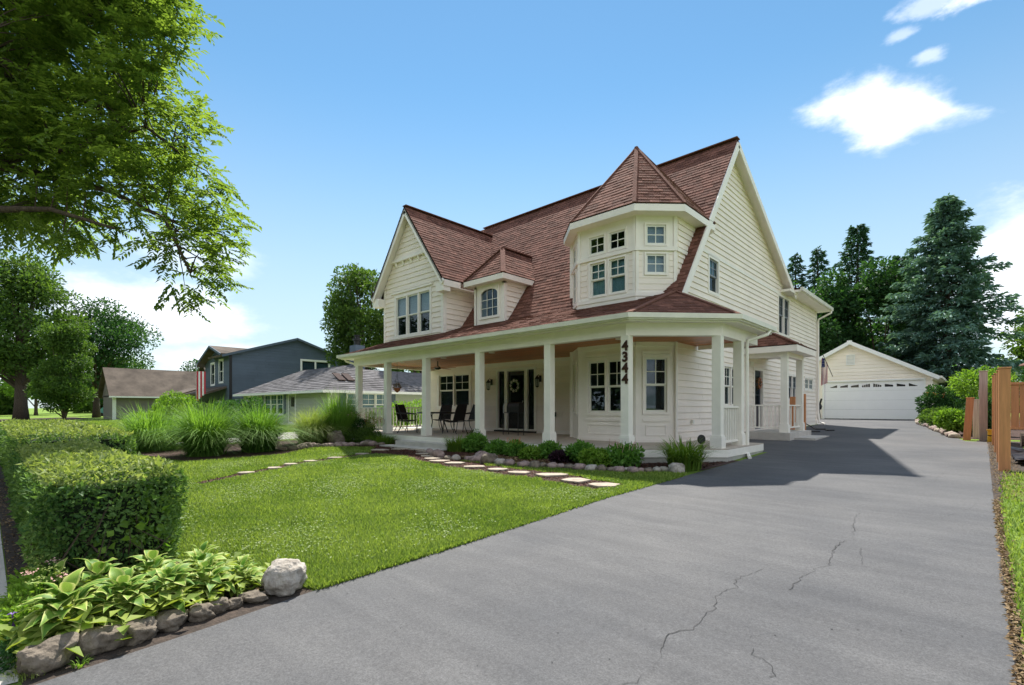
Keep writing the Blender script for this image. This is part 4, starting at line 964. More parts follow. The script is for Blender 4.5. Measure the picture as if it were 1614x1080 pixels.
mb = MB(); mb.lathe((TX, TYY, PF + .68), [(.66, 0), (.70, .02), (.68, .05)], 28); mb.build('tabletop', 'black', t)
for k in range(4):
    a = math.pi / 2 * k + .4; mb = MB(); mb.tube([(TX + .42 * math.cos(a), TYY + .42 * math.sin(a), PF + .7), (TX + .3 * math.cos(a), TYY + .3 * math.sin(a), PF + .4), (TX + .45 * math.cos(a), TYY + .45 * math.sin(a), PF)], .02, 6); mb.build('leg', 'black', t)
patio_chair(-15.45, 10.75, math.radians(-80), 'leftmost black sling chair at the porch table')
patio_chair(-14.72, 10.30, math.radians(-35), 'black sling chair on the lawn side of the porch table, beside the leftmost chair')
patio_chair(-15.1, 12.1, math.radians(200), 'black sling chair behind the left side of the porch table, left of the window')
patio_chair(-13.05, 11.0, math.radians(95), 'rightmost black sling chair at the porch table, below the double window')
patio_chair(-13.75, 12.2, math.radians(165), 'black sling chair on the house side of the porch table, in front of the window')
# mailbox shaped box on a stand
t = thing('mailbox_stand', 'black arched metal box on thin legs standing before the front door', 'mailbox', (-10.9, 11.7, PF))
mx, my = -10.9, 11.7
prof = [(-.13, .0), (.13, .0), (.13, .2), (.09, .3), (0, .35), (-.09, .3), (-.13, .2)]
def arch(mb, x0, x1, s=1., z=PF + .72):
    n = len(prof); mb.add([(x0, my + a * s, z + b_ * s) for a, b_ in prof] + [(x1, my + a * s, z + b_ * s) for a, b_ in prof], [tuple(range(n)), tuple(range(n, 2 * n))[::-1]] + [(i, n + i, n + (i + 1) % n, (i + 1) % n) for i in range(n)])
mb = MB(); arch(mb, mx - .2, mx + .32); mb.build('box', 'black', t)
mb = MB(); pts = [(mx - .34, my + a * 1.05, PF + .72 + b_) for a, b_ in prof]; mb.tube(pts + [pts[0]], .014, 6); mb.tube([(mx - .34, my, PF + 1.08), (mx - .34, my, PF + 1.16)], .02, 6); mb.build('arch_frame', 'galv', t)
for a, b_ in ((-.36, -.13), (-.36, .13), (.3, -.13), (.3, .13)):
    mb = MB(); mb.tube([(mx + a, my + b_, PF + .74), (mx + a, my + b_, PF)], .012, 6); mb.build('leg', 'black', t)
mb = MB(); mb.bar((mx - .36, my - .13, PF + .1), (mx + .3, my - .13, PF + .1), (0, 1, 0), .015, .015); mb.bar((mx + .3, my - .13, PF + .1), (mx + .3, my + .13, PF + .1), (1, 0, 0), .015, .015); mb.bar((mx - .36, my, PF + .73), (mx + .3, my, PF + .73), (0, 1, 0), .26, .015); mb.build('shelf', 'black', t)
tag(MB(F_front).box(-10.55, -10.33, .03, .11, 1.12, 1.28).build('house_box', 'black', None), 'small black box fixed to the wall right of the front door', 'mail slot')
t = thing('hanging_basket', 'small brown hanging flower basket beside the second porch column from the left', 'plant', (-14.6, 9.75, 2.2))
mb = MB(); mb.lathe((-14.6, 9.75, 2.05), [(.02, -.1), (.09, -.04), (.12, .06)], 12); mb.build('basket', 'terracotta', t)
P, D, k = clumped(np.array([[-14.6, 9.75, 2.14]]), np.array([.13]), 160); V, Fc = leaves(P, D, rdir(160), .06, .03); npmesh('foliage', V, Fc, np.repeat(rng.random(160), 2), 'drychip', t)
mb = MB()
for a in (0, 2.1, 4.2): mb.tube([(-14.6 + .11 * math.cos(a), 9.75 + .11 * math.sin(a), 2.1), (-14.6, 9.75, 2.6)], .004, 4)
mb.tube([(-14.6, 9.75, 2.6), (-14.6, 9.75, 3.09)], .004, 4); mb.build('hanger', 'black', t)
t = thing('ceiling_fan', 'dark ceiling fan under the porch ceiling above the table', 'fan', (-14.2, 11.2, 2.9))
mb = MB(); mb.tube([(-14.2, 11.2, 3.1), (-14.2, 11.2, 2.88)], .02, 8); mb.lathe((-14.2, 11.2, 2.8), [(.05, 0), (.11, .03), (.11, .09), (.04, .12)], 14); mb.build('motor', 'black', t)
for k in range(5):
    a = 2 * math.pi * k / 5 + .5; d = Vector((math.cos(a), math.sin(a), 0)); MB().bar(Vector((-14.2, 11.2, 2.87)) + d * .12, Vector((-14.2, 11.2, 2.86)) + d * .68, (0, 0, 1), .012, .13).build('blade', 'wood_ceiling', t)
t = thing('hose_reel', 'small dark green hose reel at the foot of the corner porch column', 'hose reel', (-4.28, 10.6, .6))
mb = MB(); mb.lathe((0, 0, 0), [(.07, -.03), (.085, -.02), (.085, .02), (.07, .03)], 16); mb.v = [(-4.35 + y * .7 , 10.62 + y * .7, .74 + x) for x, y, z in [(p[0], p[2] , 0) for p in mb.v]] if False else [(-4.33 + p[1] * .7 + p[2] * .7, 10.58 + p[1] * .7 - p[2] * .7, .74 + p[0] * 1.2) for p in mb.v]; mb.build('reel', 'black', t)
mb = MB(); mb.box(-4.36, -4.3, 10.55, 10.61, PF, .62); mb.build('foot', 'black', t)

# ------------------------------------------------------------------ garage, neighbours
def plain_gable(F, x0, x1, xm, zb, ze_, zp, name, m, parent, holes=()):
    return core(F, [(x0, zb), (x1, zb), (x1, ze_), (xm, zp), (x0, ze_)], list(holes), name, m, parent)
gar = thing('garage', 'cream detached garage with white double door at the end of the driveway', 'garage', (-5.4, 38, .75))
GYY = 35.0; F_gar = frame(0, GYY, 0)
gpoly = [(-9.1, .72), (-1.75, .72), (-1.75, 3.2), (-5.43, 5.24), (-9.1, 3.2)]
gh = [(-6.78, -2.1, .75, 2.96)]
wl = plain_gable(F_gar, -9.1, -1.75, -5.43, .72, 3.2, 5.24, 'front_wall', 'trim', gar, gh)
siding(F_gar, gpoly, [(gh[0][0] - .02, gh[0][1] + .02, .7, 3.0)], wl, m='siding_g', h=.2)
MB().box(-1.85, -1.75, GYY + .0, 42, .7, 3.2).build('side_wall', 'siding_g', gar)
for z in np.arange(.75, 3.1, .2): MB().add([(-1.75, GYY + .1, z), (-1.72, GYY + .1, z), (-1.75, GYY + .1, z + .2), (-1.75, 42, z), (-1.72, 42, z), (-1.75, 42, z + .2)], [(0,1,2),(3,5,4),(1,4,5,2),(0,3,4,1)], rnd.random()).build('siding_board', 'siding_g', gar)
MB().box(-9.1, -9.0, GYY, 42, .7, 3.2).build('side_wall', 'siding_g', gar)
MB(F_gar).box(-1.85, -1.72, 0, .04, .75, 3.1).build('corner_board', 'trim', gar)
dr = MB(F_gar); dr.box(-6.86, -6.78, 0, .05, .75, 3.04); dr.box(-2.1, -2.02, 0, .05, .75, 3.04); dr.box(-6.78, -2.1, 0, .05, 2.96, 3.04)
gd = dr.build('garage_door', 'white', gar)
for k in range(4): MB(F_gar).box(-6.78, -2.1, -.1, -.05 - .0, .78 + k * .545, .78 + (k + 1) * .545 - .005).build('door_panel', 'door_white', gd)
MB(F_gar).box(-6.78, -2.1, -.14, -.11, .75, 2.96).build('door_backing', 'black', gd)
MB(F_gar).box(-6.78, -2.1, -.1, -.04, .745, .78).build('rubber_seal', 'black', gd)
for i in range(8):                                     # sunburst lights
    xc = -6.3 + i * .535; w_ = .19; hz = [(.02, .17), (.09, .17), (.10, .17), (.1, .2), (.2, .1), (.17, .10), (.17, .09), (.17, .02)][i]
    z0 = 2.62
    mb = MB(F_gar); mb.add([(xc - w_, -.046, z0), (xc + w_, -.046, z0), (xc + w_, -.046, z0 + hz[1]), (xc - w_, -.046, z0 + hz[0])], [(0, 1, 2, 3)]); mb.build('door_light', 'door', gd)
    mb = MB(F_gar)
    ccx = -6.3 + 3.5 * .535
    for j in (-1, 0, 1):
        xx = xc + j * .1; mb.bar((xx, -.04, z0), (xx + (xx - ccx) * .04 , -.04, z0 + .2), (0, 1, 0), .008, .014)
    if 2 < i < 5: mb.build('light_bar', 'white', gd)
mb = MB(F_gar); trimrect(mb, -5.6, -5.26, 3.98, 4.52, .04, .05); vt = mb.build('gable_vent', 'white', gar)
for k in range(9):
    mb = MB(F_gar); z = 3.99 + k * .06; mb.add([(-5.6, .02, z), (-5.26, .02, z), (-5.26, .045, z + .03), (-5.6, .045, z + .03), (-5.6, .025, z + .05), (-5.26, .025, z + .05)], [(0, 1, 2, 3), (3, 2, 5, 4)]); mb.build('louvre', 'white', vt)
gs = .56
for s in (-1, 1):
    nn = Vector((s * gs, 0, 1)).normalized(); xe = -5.43 + s * 4.0
    MB().slab([(-5.43, 34.66, 5.36), (-5.43, 42.3, 5.36), (xe, 42.3, 5.36 - 4 * gs), (xe, 34.66, 5.36 - 4 * gs)], nn, .08).build('roof', 'shingle_brown', gar)
    mb = MB(); mb.bar((-5.43 - s * .02, 34.64, 5.25), (xe - s * .0, 34.64, 5.25 - 4 * gs), (0, 1, 0), .04, .2); mb.build('rake_board', 'white', gar)
    mb = MB(); mb.slab([(-5.43, 34.68, 5.22), (-5.43, 35.0, 5.22), (xe, 35.0, 5.22 - 4 * gs), (xe, 34.68, 5.22 - 4 * gs)], nn, .02); mb.build('soffit', 'trim', gar)
    MB().box(min(xe, xe + s * .1), max(xe, xe + s * .1), 34.66, 42.3, 3.0, 3.12).build('gutter', 'trim', gar)
    MB().box(min(xe, xe - s * .35), max(xe, xe - s * .35), 34.68, 42.2, 2.96, 2.99).build('soffit', 'trim', gar)
MB().box(-5.55, -5.31, 34.6, 34.66, 5.12, 5.36).build('peak_block', 'white', gar)
t = thing('roof_vent', 'square galvanised vent cap rising behind the left slope of the garage roof', 'vent', (-8.2, 38, 4.4))
MB().box(-8.45, -7.95, 37.8, 38.3, 3.6, 5.5).build('stack', 'galv', t); MB().box(-8.5, -7.9, 37.75, 38.35, 5.5, 5.62).build('cap', 'white', t)
# ranch house next door
ran = thing('ranch_house', 'low sage green ranch house with grey hip roof beyond the ornamental grasses', 'house', (-33, 16.5, .3))
RX0, RX1, RY0, RY1 = -41.0, -26.5, 12.9, 20.2; EZ = 2.42; pk_ = 4.26; Fr = frame(0, RY0 + .5, 0); Fs = frame(RX1 - .5, 0, 90)
hr = [(-36.3, -33.2, 1.0, 2.3), (-32.2, -31.3, .5, 2.25), (-39.6, -38.4, 1.2, 2.2)]
wl = core(Fr, [(RX0 + .5, .1), (RX1 - .5, .1), (RX1 - .5, EZ), (RX0 + .5, EZ)], hr, 'front_wall', 'sage_siding', ran)
siding(Fr, [(RX0 + .5, .3), (RX1 - .5, .3), (RX1 - .5, EZ), (RX0 + .5, EZ)], hr, wl, m='sage_siding', h=.22)
hs = [(14.6, 17.4, .95, 2.28)]
wl = core(Fs, [(RY0 + .5, .1), (RY1 + 10, .1), (RY1 + 10, EZ), (RY0 + .5, EZ)], hs, 'side_wall', 'sage_siding', ran)
siding(Fs, [(RY0 + .5, .3), (RY1 - .5, .3), (RY1 - .5, EZ), (RY0 + .5, EZ)], hs, wl, m='sage_siding', h=.22)
window(Fr, ran, -36.3, -33.2, 1.0, 2.3, cols=3, blind='curtain', blind_drop=.7, tm='white', m='white'); window(Fr, ran, *hr[2], tm='white', m='white')
window(Fs, ran, 14.6, 17.4, .95, 2.28, cols=3, tm='white', m='white', blind='curtain', blind_drop=.6)
mb = MB(Fr); trimrect(mb, -32.2, -31.3, .5, 2.25, .1, .04); rd = mb.build('front_door', 'white', ran); MB(Fr).box(-32.2, -31.3, -.06, -.02, .5, 2.25).build('door_leaf', 'sage_siding', rd); MB(Fr).box(-32.0, -31.5, -.02, -.01, 1.5, 2.1).build('pane', 'door', rd)
for a in (-36.75, -33.05): MB(Fr).box(a, a + .34, 0, .05, 1.0, 2.3).build('shutter', 'blue_siding', ran)
for a in (14.1, 17.5): MB(Fs).box(a, a + .38, 0, .05, .95, 2.28).build('shutter', 'blue_siding', ran)
fsh = []
a, b_, c_, d_ = Vector((RX0, RY0, EZ)), Vector((RX1, RY0, EZ)), Vector((RX1, RY1, EZ)), Vector((RX0, RY1, EZ)); r0, r1 = Vector((-37.35, 16.55, pk_)), Vector((-30.15, 16.55, pk_))
for pp in ([a, b_, r1, r0], [b_, c_, r1], [c_, d_, r0, r1], [d_, a, r0]):
    nn = (pp[1] - pp[0]).cross(pp[2] - pp[0]).normalized(); MB().slab(pp, nn if nn.z > 0 else -nn, .08).build('roof', 'shingle_far', ran)
MB().slab([(RX1, RY1 - 4, EZ), (RX1, RY1 + 11, EZ), (RX1 - 3.6, RY1 + 8, 4.0), (RX1 - 3.6, RY1 - 4, 4.0)], (1, 0, 2), .08).build('roof', 'shingle_far', ran)
nn = (b_ - a).cross(r1 - a).normalized(); e = Vector((1, 0, 0)); shingles([a, b_, r1, r0], e, nn.cross(e), nn, expo=.28, tab=.6, store=fsh, thick=.03, seed=60)
nn = (c_ - b_).cross(r1 - b_).normalized(); e = Vector((0, 1, 0)); shingles([b_, c_, r1], e, nn.cross(e), nn, expo=.28, tab=.6, store=fsh, thick=.03, seed=61)
mb = MB()
for pts, tn in fsh: mb.add(pts, FSH, tn)
tag(mb.build('shingles', 'shingle_far', ran), kind='stuff')
mb = MB(); mb.box(RX0, RX1, RY0 - .08, RY0, EZ - .14, EZ + .01); mb.box(RX1, RX1 + .08, RY0 - .08, RY1, EZ - .14, EZ + .01); mb.build('gutter', 'white', ran)
MB().box(RX0, RX1, RY0, RY0 + .5, EZ - .12, EZ - .09).build('soffit', 'white', ran); MB().box(RX1 - .5, RX1, RY0 + .5, RY1 + 10, EZ - .12, EZ - .09).build('soffit', 'white', ran)
mb = MB(); mb.tube([(-26.45, 13.3, 2.3), (-26.6, 13.4, 2.2), (-26.95, 13.45, 2.0), (-26.95, 13.45, .3)], .05, 6); mb.build('downspout', 'white', ran)
mb = MB(); mb.box(-31.5, -30.7, 17.2, 17.9, 3.6, 5.7); ch = mb.build('chimney', 'blue_siding', ran); mb = MB(); mb.lathe((-31.0, 17.5, 5.7), [(.22, 0), (.22, .3), (.3, .32), (.3, .45), (.16, .5), (.16, .62), (.24, .64), (.24, .7)], 12); mb.build('flue_cap', 'black', ch)
for y in (14.4, 15.0): MB().slab([(-27.6, y, 3.1), (-27.6, y + .45, 3.1), (-28.5, y + .45, 3.55), (-28.5, y, 3.55)], (1, 0, 2), .05).build('skylight', 'shingle_deck', ran)
mb = MB(); mb.tube([(-27.9, 18.0, 2.9), (-27.9, 18.0, 3.6)], .08, 8); mb.build('vent_pipe', 'galv', ran)
# blue-grey two-storey house
blu = thing('two_storey_house', 'blue-grey two-storey clapboard house with white window trim behind the ranch house', 'house', (-47, 18, .3))
Fb = frame(-44, 0, 90); Fbf = frame(0, 13.5, 0)
bp_ = [(13.5, .1), (24.2, .1), (24.2, 5.75), (18.9, 7.45), (13.5, 5.75)]; hb = [(19.4, 21.9, 4.15, 5.65)]
wl = core(Fb, bp_, hb, 'side_wall', 'blue_siding', blu); siding(Fb, [(13.5, 2.2), (24.2, 2.2), (24.2, 5.75), (18.9, 7.45), (13.5, 5.75)], hb, wl, m='blue_siding', h=.24, th=.03)
window(Fb, blu, *hb[0], cols=2, kind='fixed', grid=None, tm='white', m='white', trim=.14)
hf = [(-46.4, -45.5, 3.6, 5.35), (-48.6, -47.7, 3.45, 5.2), (-46.9, -45.4, .9, 1.9)]
wl = core(Fbf, [(-50.3, .1), (-44, .1), (-44, 5.75), (-46.9, 6.45), (-50.3, 5.4)], hf, 'front_wall', 'blue_siding', blu)
siding(Fbf, [(-50.3, .4), (-44, .4), (-44, 5.75), (-46.9, 6.45), (-50.3, 5.4)], hf, wl, m='blue_siding', h=.24, th=.03)
for h in hf: window(Fbf, blu, *h, grid=None, tm='white', m='white', trim=.14, blind='blind')
MB(Fb).box(13.5, 13.7, 0, .05, .3, 5.7).build('corner_board', 'black', blu)
for pts, nn in (([(-43.7, 18.9, 7.6), (-43.7, 12.9, 5.68), (-47.5, 12.9, 5.68), (-52, 18.9, 7.6)], (0, -.32, 1)), ([(-43.7, 18.9, 7.6), (-43.7, 24.9, 5.68), (-52, 24.9, 5.68), (-52, 18.9, 7.6)], (0, .32, 1)),
                ([(-46.9, 12.9, 6.65), (-44.0, 12.9, 5.8), (-44.0, 15, 5.8), (-46.9, 17.5, 6.65)], (.3, 0, 1)), ([(-46.9, 12.9, 6.65), (-50.9, 12.9, 5.2), (-50.9, 17.5, 5.2), (-46.9, 17.5, 6.65)], (-.36, 0, 1)),
                ([(-50.3, 11.5, 2.6), (-50.3, 13.5, 3.3), (-56, 13.5, 3.3), (-56, 11.5, 2.6)], (0, -.35, 1)), ([(-44.5, 11.8, 2.6), (-44.5, 13.5, 3.2), (-50.3, 13.5, 3.2), (-50.3, 11.8, 2.6)], (0, -.35, 1))):
    MB().slab(pts, nn, .16).build('roof', 'shingle_brown', blu)
mb = MB(); mb.bar((-43.72, 12.9, 5.58), (-43.72, 18.9, 7.5), (1, 0, 0), .06, .18); mb.bar((-43.72, 18.9, 7.5), (-43.72, 24.9, 5.58), (1, 0, 0), .06, .18); mb.build('rake_board', 'blue_siding', blu)
mb = MB(); mb.bar((-46.9, 12.86, 6.55), (-44.0, 12.86, 5.7), (0, 1, 0), .06, .18); mb.bar((-46.9, 12.86, 6.55), (-50.9, 12.86, 5.1), (0, 1, 0), .06, .18); mb.build('rake_board', 'blue_siding', blu)
MB().box(-56, -50.3, 13.6, 20, .1, 3.2).build('garage_wing', 'blue_siding', blu); MB().box(-50.3, -44.1, 13.6, 24.1, .1, 5.5).build('wall_core', 'blue_siding', blu)
# brown-roofed house across the lawn
brn = thing('brown_roof_house', 'long low taupe house with big brown roof across the left lawn', 'house', (-66, 13, .2))
MB().box(-70, -64, 8.9, 21, .0, 2.7).build('wall', 'taupe', brn)
MB().box(-64.0, -63.9, 8.85, 9.15, .1, 2.6).build('corner_post', 'white', brn)
MB().slab([(-63.3, 8.5, 2.6), (-63.3, 22, 2.6), (-67.3, 22, 5.7), (-67.3, 8.5, 5.7)], (.775, 0, 1), .15).build('roof', 'shingle_brown', brn)
MB().slab([(-71.3, 8.5, 2.6), (-71.3, 22, 2.6), (-67.3, 22, 5.7), (-67.3, 8.5, 5.7)], (-.775, 0, 1), .15).build('roof', 'shingle_brown', brn)
MB().add([(-64, 8.9, 2.6), (-70.6, 8.9, 2.6), (-67.3, 8.9, 5.4), (-64, 9, 2.6), (-70.6, 9, 2.6), (-67.3, 9, 5.4)], [(0, 2, 1), (3, 4, 5), (0, 3, 5, 2)]).build('gable', 'taupe', brn)
MB().box(-63.35, -63.2, 8.5, 22, 2.46, 2.6).build('fascia', 'white', brn)
bt = thing('tall_roof_house', 'brown pitched roof showing above and behind the long taupe house', 'house', (-78, 27, .3))
MB().box(-82, -76, 21, 29, 0, 5.5).build('wall', 'taupe', bt); MB().slab([(-75.4, 20.7, 5.0), (-75.4, 29, 5.0), (-79, 29, 7.9), (-79, 20.7, 7.9)], (.8, 0, 1), .15).build('roof', 'shingle_brown', bt)
MB().slab([(-82.6, 20.7, 5.0), (-82.6, 29, 5.0), (-79, 29, 7.9), (-79, 20.7, 7.9)], (-.8, 0, 1), .15).build('roof', 'shingle_brown', bt)
ground_sheet('front_walk', [(-45, 3.9), (-36.5, 5.9), (-36.5, 6.15), (-45, 4.15)], 'concrete', .006)
ground_sheet('tree_bed', [(-86, -1), (-70, -1), (-66, 4), (-72, 8), (-86, 8)], 'mulch', .006)
t = thing('parked_car', 'small teal car parked far off to the left of the brown-roofed house', 'car', (-88, 12, .1))
mb = MB(); cpx = [(-2.1, .35), (2.1, .35), (2.1, .8), (1.3, .9), (.7, 1.4), (-1.1, 1.4), (-1.7, .95), (-2.1, .9)]
mb.add([(-88 + a * .7, 12 + a * .7, .1 + z) for a, z in cpx] + [(-88 + a * .7 - 1.2, 12 + a * .7 + 1.2, .1 + z) for a, z in cpx], [tuple(range(8)), tuple(range(8, 16))[::-1]] + [(i, 8 + i, 8 + (i + 1) % 8, (i + 1) % 8) for i in range(8)]); mb.build('body', 'car', t)
for a in (-1.3, 1.3):
    mb = MB(); mb.tube([(-88 + a * .7 + .03, 12 + a * .7 - .03, .43), (-88 + a * .7 - .2, 12 + a * .7 + .2, .43)], .33, 14); mb.build('wheel', 'black', t)

# ------------------------------------------------------------------ fence, yard things on the right
def post(x, y, h, m, label, s=.08, cat='fence post', tilt=(0, 0), name='fence_post'):
    t = thing(name, label, cat, (x, y, gz(y)), 'posts of the unfinished fence' if m == 'cedar' else None)
    z0 = gz(y) - .05; mb = MB(); mb.bar((x, y, z0), (x + tilt[0], y + tilt[1], z0 + h), (0, 1, 0), 2 * s, 2 * s, rnd.random()); mb.build('shaft', m, t, bevel=.006)
    q = Vector((x + tilt[0], y + tilt[1], z0 + h)); mb = MB(); mb.box(q.x - s - .012, q.x + s + .012, q.y - s - .012, q.y + s + .012, q.z + .002, q.z + .03); mb.build('cap', m, t, bevel=.004)
post(.36, 12.42, 1.87, 'cedar', 'nearest and tallest-looking orange cedar fence post at the lawn edge', .075)
post(.36, 14.0, 1.87, 'cedar', 'second orange cedar fence post, just behind the nearest one', .065)
post(.36, 16.1, 1.87, 'cedar', 'third orange cedar fence post counted from the lawn', .065)
post(.36, 18.3, 1.87, 'cedar', 'farthest orange cedar fence post, next to the grey post', .065)
post(.14, 19.9, 2.05, 'greywood', 'tall weathered grey-pink post at the far end of the cedar posts', .09)
post(-.22, 19.85, 1.28, 'cedar', 'short orange cedar post leaning by the garden bed', .085, tilt=(.08, .05))
post(-.02, 20.5, 1.22, 'greywood', 'short grey wooden post behind the leaning orange one', .07)
post(.1, 24.0, 1.5, 'greywood', 'thin grey post among the plants behind the tall grey post', .06)
fn = thing('cedar_fence', 'orange cedar board fence panel running right behind the posts', 'fence', (2.5, 17, gz(17)))
for k in range(30): x = .46 + k * .145; MB().box(x, x + .138, 17.0 + (k % 2) * .004, 17.02 + (k % 2) * .004, .96, 1.98, rnd.random()).build('board', 'cedar', fn)
for z in (.9, 1.98): MB().box(.42, 4.9, 16.97, 17.05, z, z + .06).build('rail', 'cedar', fn)
fn = thing('cedar_fence', 'dark shaded cedar panel seen edge-on between the far posts', 'fence', (.36, 19.1, gz(19)))
for k in range(4): y = 18.42 + k * .35; MB().box(.35, .37, y, y + .34, .5, 2.15, rnd.random()).build('board', 'cedar', fn)
for z in (.5, 2.1): MB().box(.37, .42, 18.4, 19.8, z, z + .08).build('rail', 'cedar', fn)
t = thing('yellow_crate', 'yellow plastic crate beside the foot of the tall grey post', 'crate', (.27, 19.5, gz(19.5)))
mb = MB(); mb.box(.22, .50, 19.3, 19.6, .46, .62); mb.box(.22, .50, 19.3, 19.6, .65, .78)
mb.build('bin', 'yellow', t, bevel=.01); MB().box(.20, .52, 19.28, 19.62, .78, .81).build('rim', 'yellow', t)
tp = MB(); n = 14
for i in range(n):
    for j in range(n): x = .55 + 4.5 * i / (n - 1); y = 13.4 + 3.4 * j / (n - 1); tp.v.append((x, y, gz(y) + .06 + .10 * math.sin(i * 1.7 + j) * math.cos(j * 1.3) + .07 * rnd.random()))
tp.f = [[i * n + j, (i + 1) * n + j, (i + 1) * n + j + 1, i * n + j + 1] for i in range(n - 1) for j in range(n - 1)]; tp.t = [.5] * len(tp.f)
tag(tp.build('tarp', 'tarp', smooth=True, loc=(2.5, 15, .3)), 'crumpled black plastic sheet on the ground behind the nearest fence post', 'tarp')
t = thing('log', 'thick brown log lying under the cedar fence panel', 'log', (2.4, 16.6, .5))
mb = MB(); mb.tube([(.75, 16.6, .68), (1.6, 16.62, .70), (3.2, 16.65, .68)], [.17, .18, .17], 14); mb.build('wood', 'bark', t, smooth=False)
mb = MB(); mb.lathe((2.2, 14.8, .5), [(.5, 0), (.55, .04), (.5, .07)], 18); tag(mb.build('clay_lid', 'terracotta', loc=(2.2, 14.8, .5)), 'flat terracotta coloured disc lying on the black plastic sheet', 'lid')
t = thing('patio_umbrella', 'edge of a dark brown patio umbrella above the cedar fence', 'umbrella', (3.0, 22, gz(22)))
mb = MB(); ux, uy = 2.45, 22.0; mb.lathe((ux, uy, 2.72), [(1.5, 0), (1.48, .04), (.9, .30), (.03, .62)], 8); mb.build('canopy', 'canvas', t)
mb = MB(); mb.tube([(ux, uy, .5), (ux, uy, 3.3)], .025, 8); mb.build('pole', 'cedar', t)
# things at the rear corner of the house
t = thing('flag', 'small striped flag hanging from a slanted pole at the rear corner of the house', 'flag', (-4.9, 26.9, 2.9))
fx, fy = -4.98, 26.6
mb = MB(); mb.tube([(fx + .18, fy - .05, 2.85), (fx - .22, fy, 3.88)], .016, 6); mb.build('pole', 'black', t)
for k in range(9):
    mb = MB(); a = k / 9; b2 = (k + 1) / 9
    x0, x1 = fx - .30 + .26 * a, fx - .30 + .26 * b2; wv = .03 * math.sin(k * 1.4)
    mb.add([(x0, fy + wv, 2.45 + .12 * a + (0 if k < 4 else 0)), (x1, fy + wv, 2.45 + .12 * b2), (x1 + .0, fy, 3.72 - .25 * b2), (x0 + .06 * (1 - a), fy, 3.76 - .25 * a)], [(0, 1, 2, 3)]); mb.add([(x0, fy + wv - .004, 2.45 + .12 * a), (x1, fy + wv - .004, 2.45 + .12 * b2), (x1 + .0, fy - .004, 3.72 - .25 * b2), (x0 + .06 * (1 - a), fy - .004, 3.76 - .25 * a)], [(3, 2, 1, 0)])
    mb.build('stripe', 'flag_red' if k % 2 == 0 else 'flag_white', t)
mb = MB(); mb.add([(fx - .28, fy - .04, 3.30), (fx - .13, fy - .04, 3.30), (fx - .15, fy - .012, 3.68), (fx - .24, fy - .012, 3.76)], [(0, 1, 2, 3)]); mb.build('canton', 'flag_blue', t)
mb = MB()
for i in range(3):
    for j in range(3): mb.box(fx - .25 + i * .04, fx - .24 + i * .04, fy - .05, fy - .045, 3.34 + j * .12, 3.36 + j * .12)
tag(mb.build('stars', 'flag_white', t), kind='stuff')
for (x, y, h, lb) in ((-4.9, 21.7, 1.45, 'reddish wooden post standing beside the rear house wall'), (-4.95, 20.4, 1.35, 'tan wooden board leaning against the wall inside the side landing')):
    t = thing('wooden_post', lb, 'post', (x, y, gz(y))); MB().box(x - .09, x + .09, y - .05, y + .05, gz(y), gz(y) + h).build('shaft', 'cedar', t, bevel=.01)
t = thing('garden_hose', 'black garden hose hung on the wall and trailing onto the driveway', 'hose', (-5.2, 24, gz(24)))
mb = MB()
for k in range(5):
    r = .3 - k * .02; mb.tube([(-5.42 + k * .02, 23.8 + r * .6 * math.cos(a), 1.0 + .1 + r * 1.5 * math.sin(a)) for a in [2 * math.pi * i / 18 for i in range(19)]], .022, 5, cap=False)
mb.build('coil', 'black', t)
mb = MB(); mb.tube([(-5.3, 23.9, .75), (-5.0, 23.7, gz(23.7) + .04), (-4.7, 22.8, gz(22.8) + .03), (-4.4, 23.0, gz(23) + .03), (-4.2, 22.2, gz(22.2) + .03), (-4.0, 22.4, gz(22.4) + .03)], .022, 6)
mb.tube([(-5.3, 22.9, .8), (-5.0, 21.9, gz(21.9) + .04), (-4.6, 21.2, gz(21.2) + .03), (-4.3, 21.5, gz(21.5) + .03)], .022, 6); mb.build('hose', 'black', t)
t = thing('grill', 'black barbecue grill standing at the left end of the garage door', 'grill', (-6.75, 33.6, .75))
mb = MB(); mb.lathe((-6.9, 33.6, 1.5), [(.05, -.28), (.26, -.15), (.3, 0), (.24, .16), (.05, .26)], 14); mb.build('bowl', 'black', t)
for a, b2 in ((-.18, -.18), (.18, -.18), (0, .2)):
    mb = MB(); mb.tube([(-6.9 + a, 33.6 + b2, 1.35), (-6.9 + a * 1.6, 33.6 + b2 * 1.6, .77)], .02, 6); mb.build('leg', 'black', t)
mb = MB(); mb.tube([(-6.72, 33.5, 1.6), (-6.6, 33.4, 1.95)], .05, 8); mb.build('handle', 'black', t)

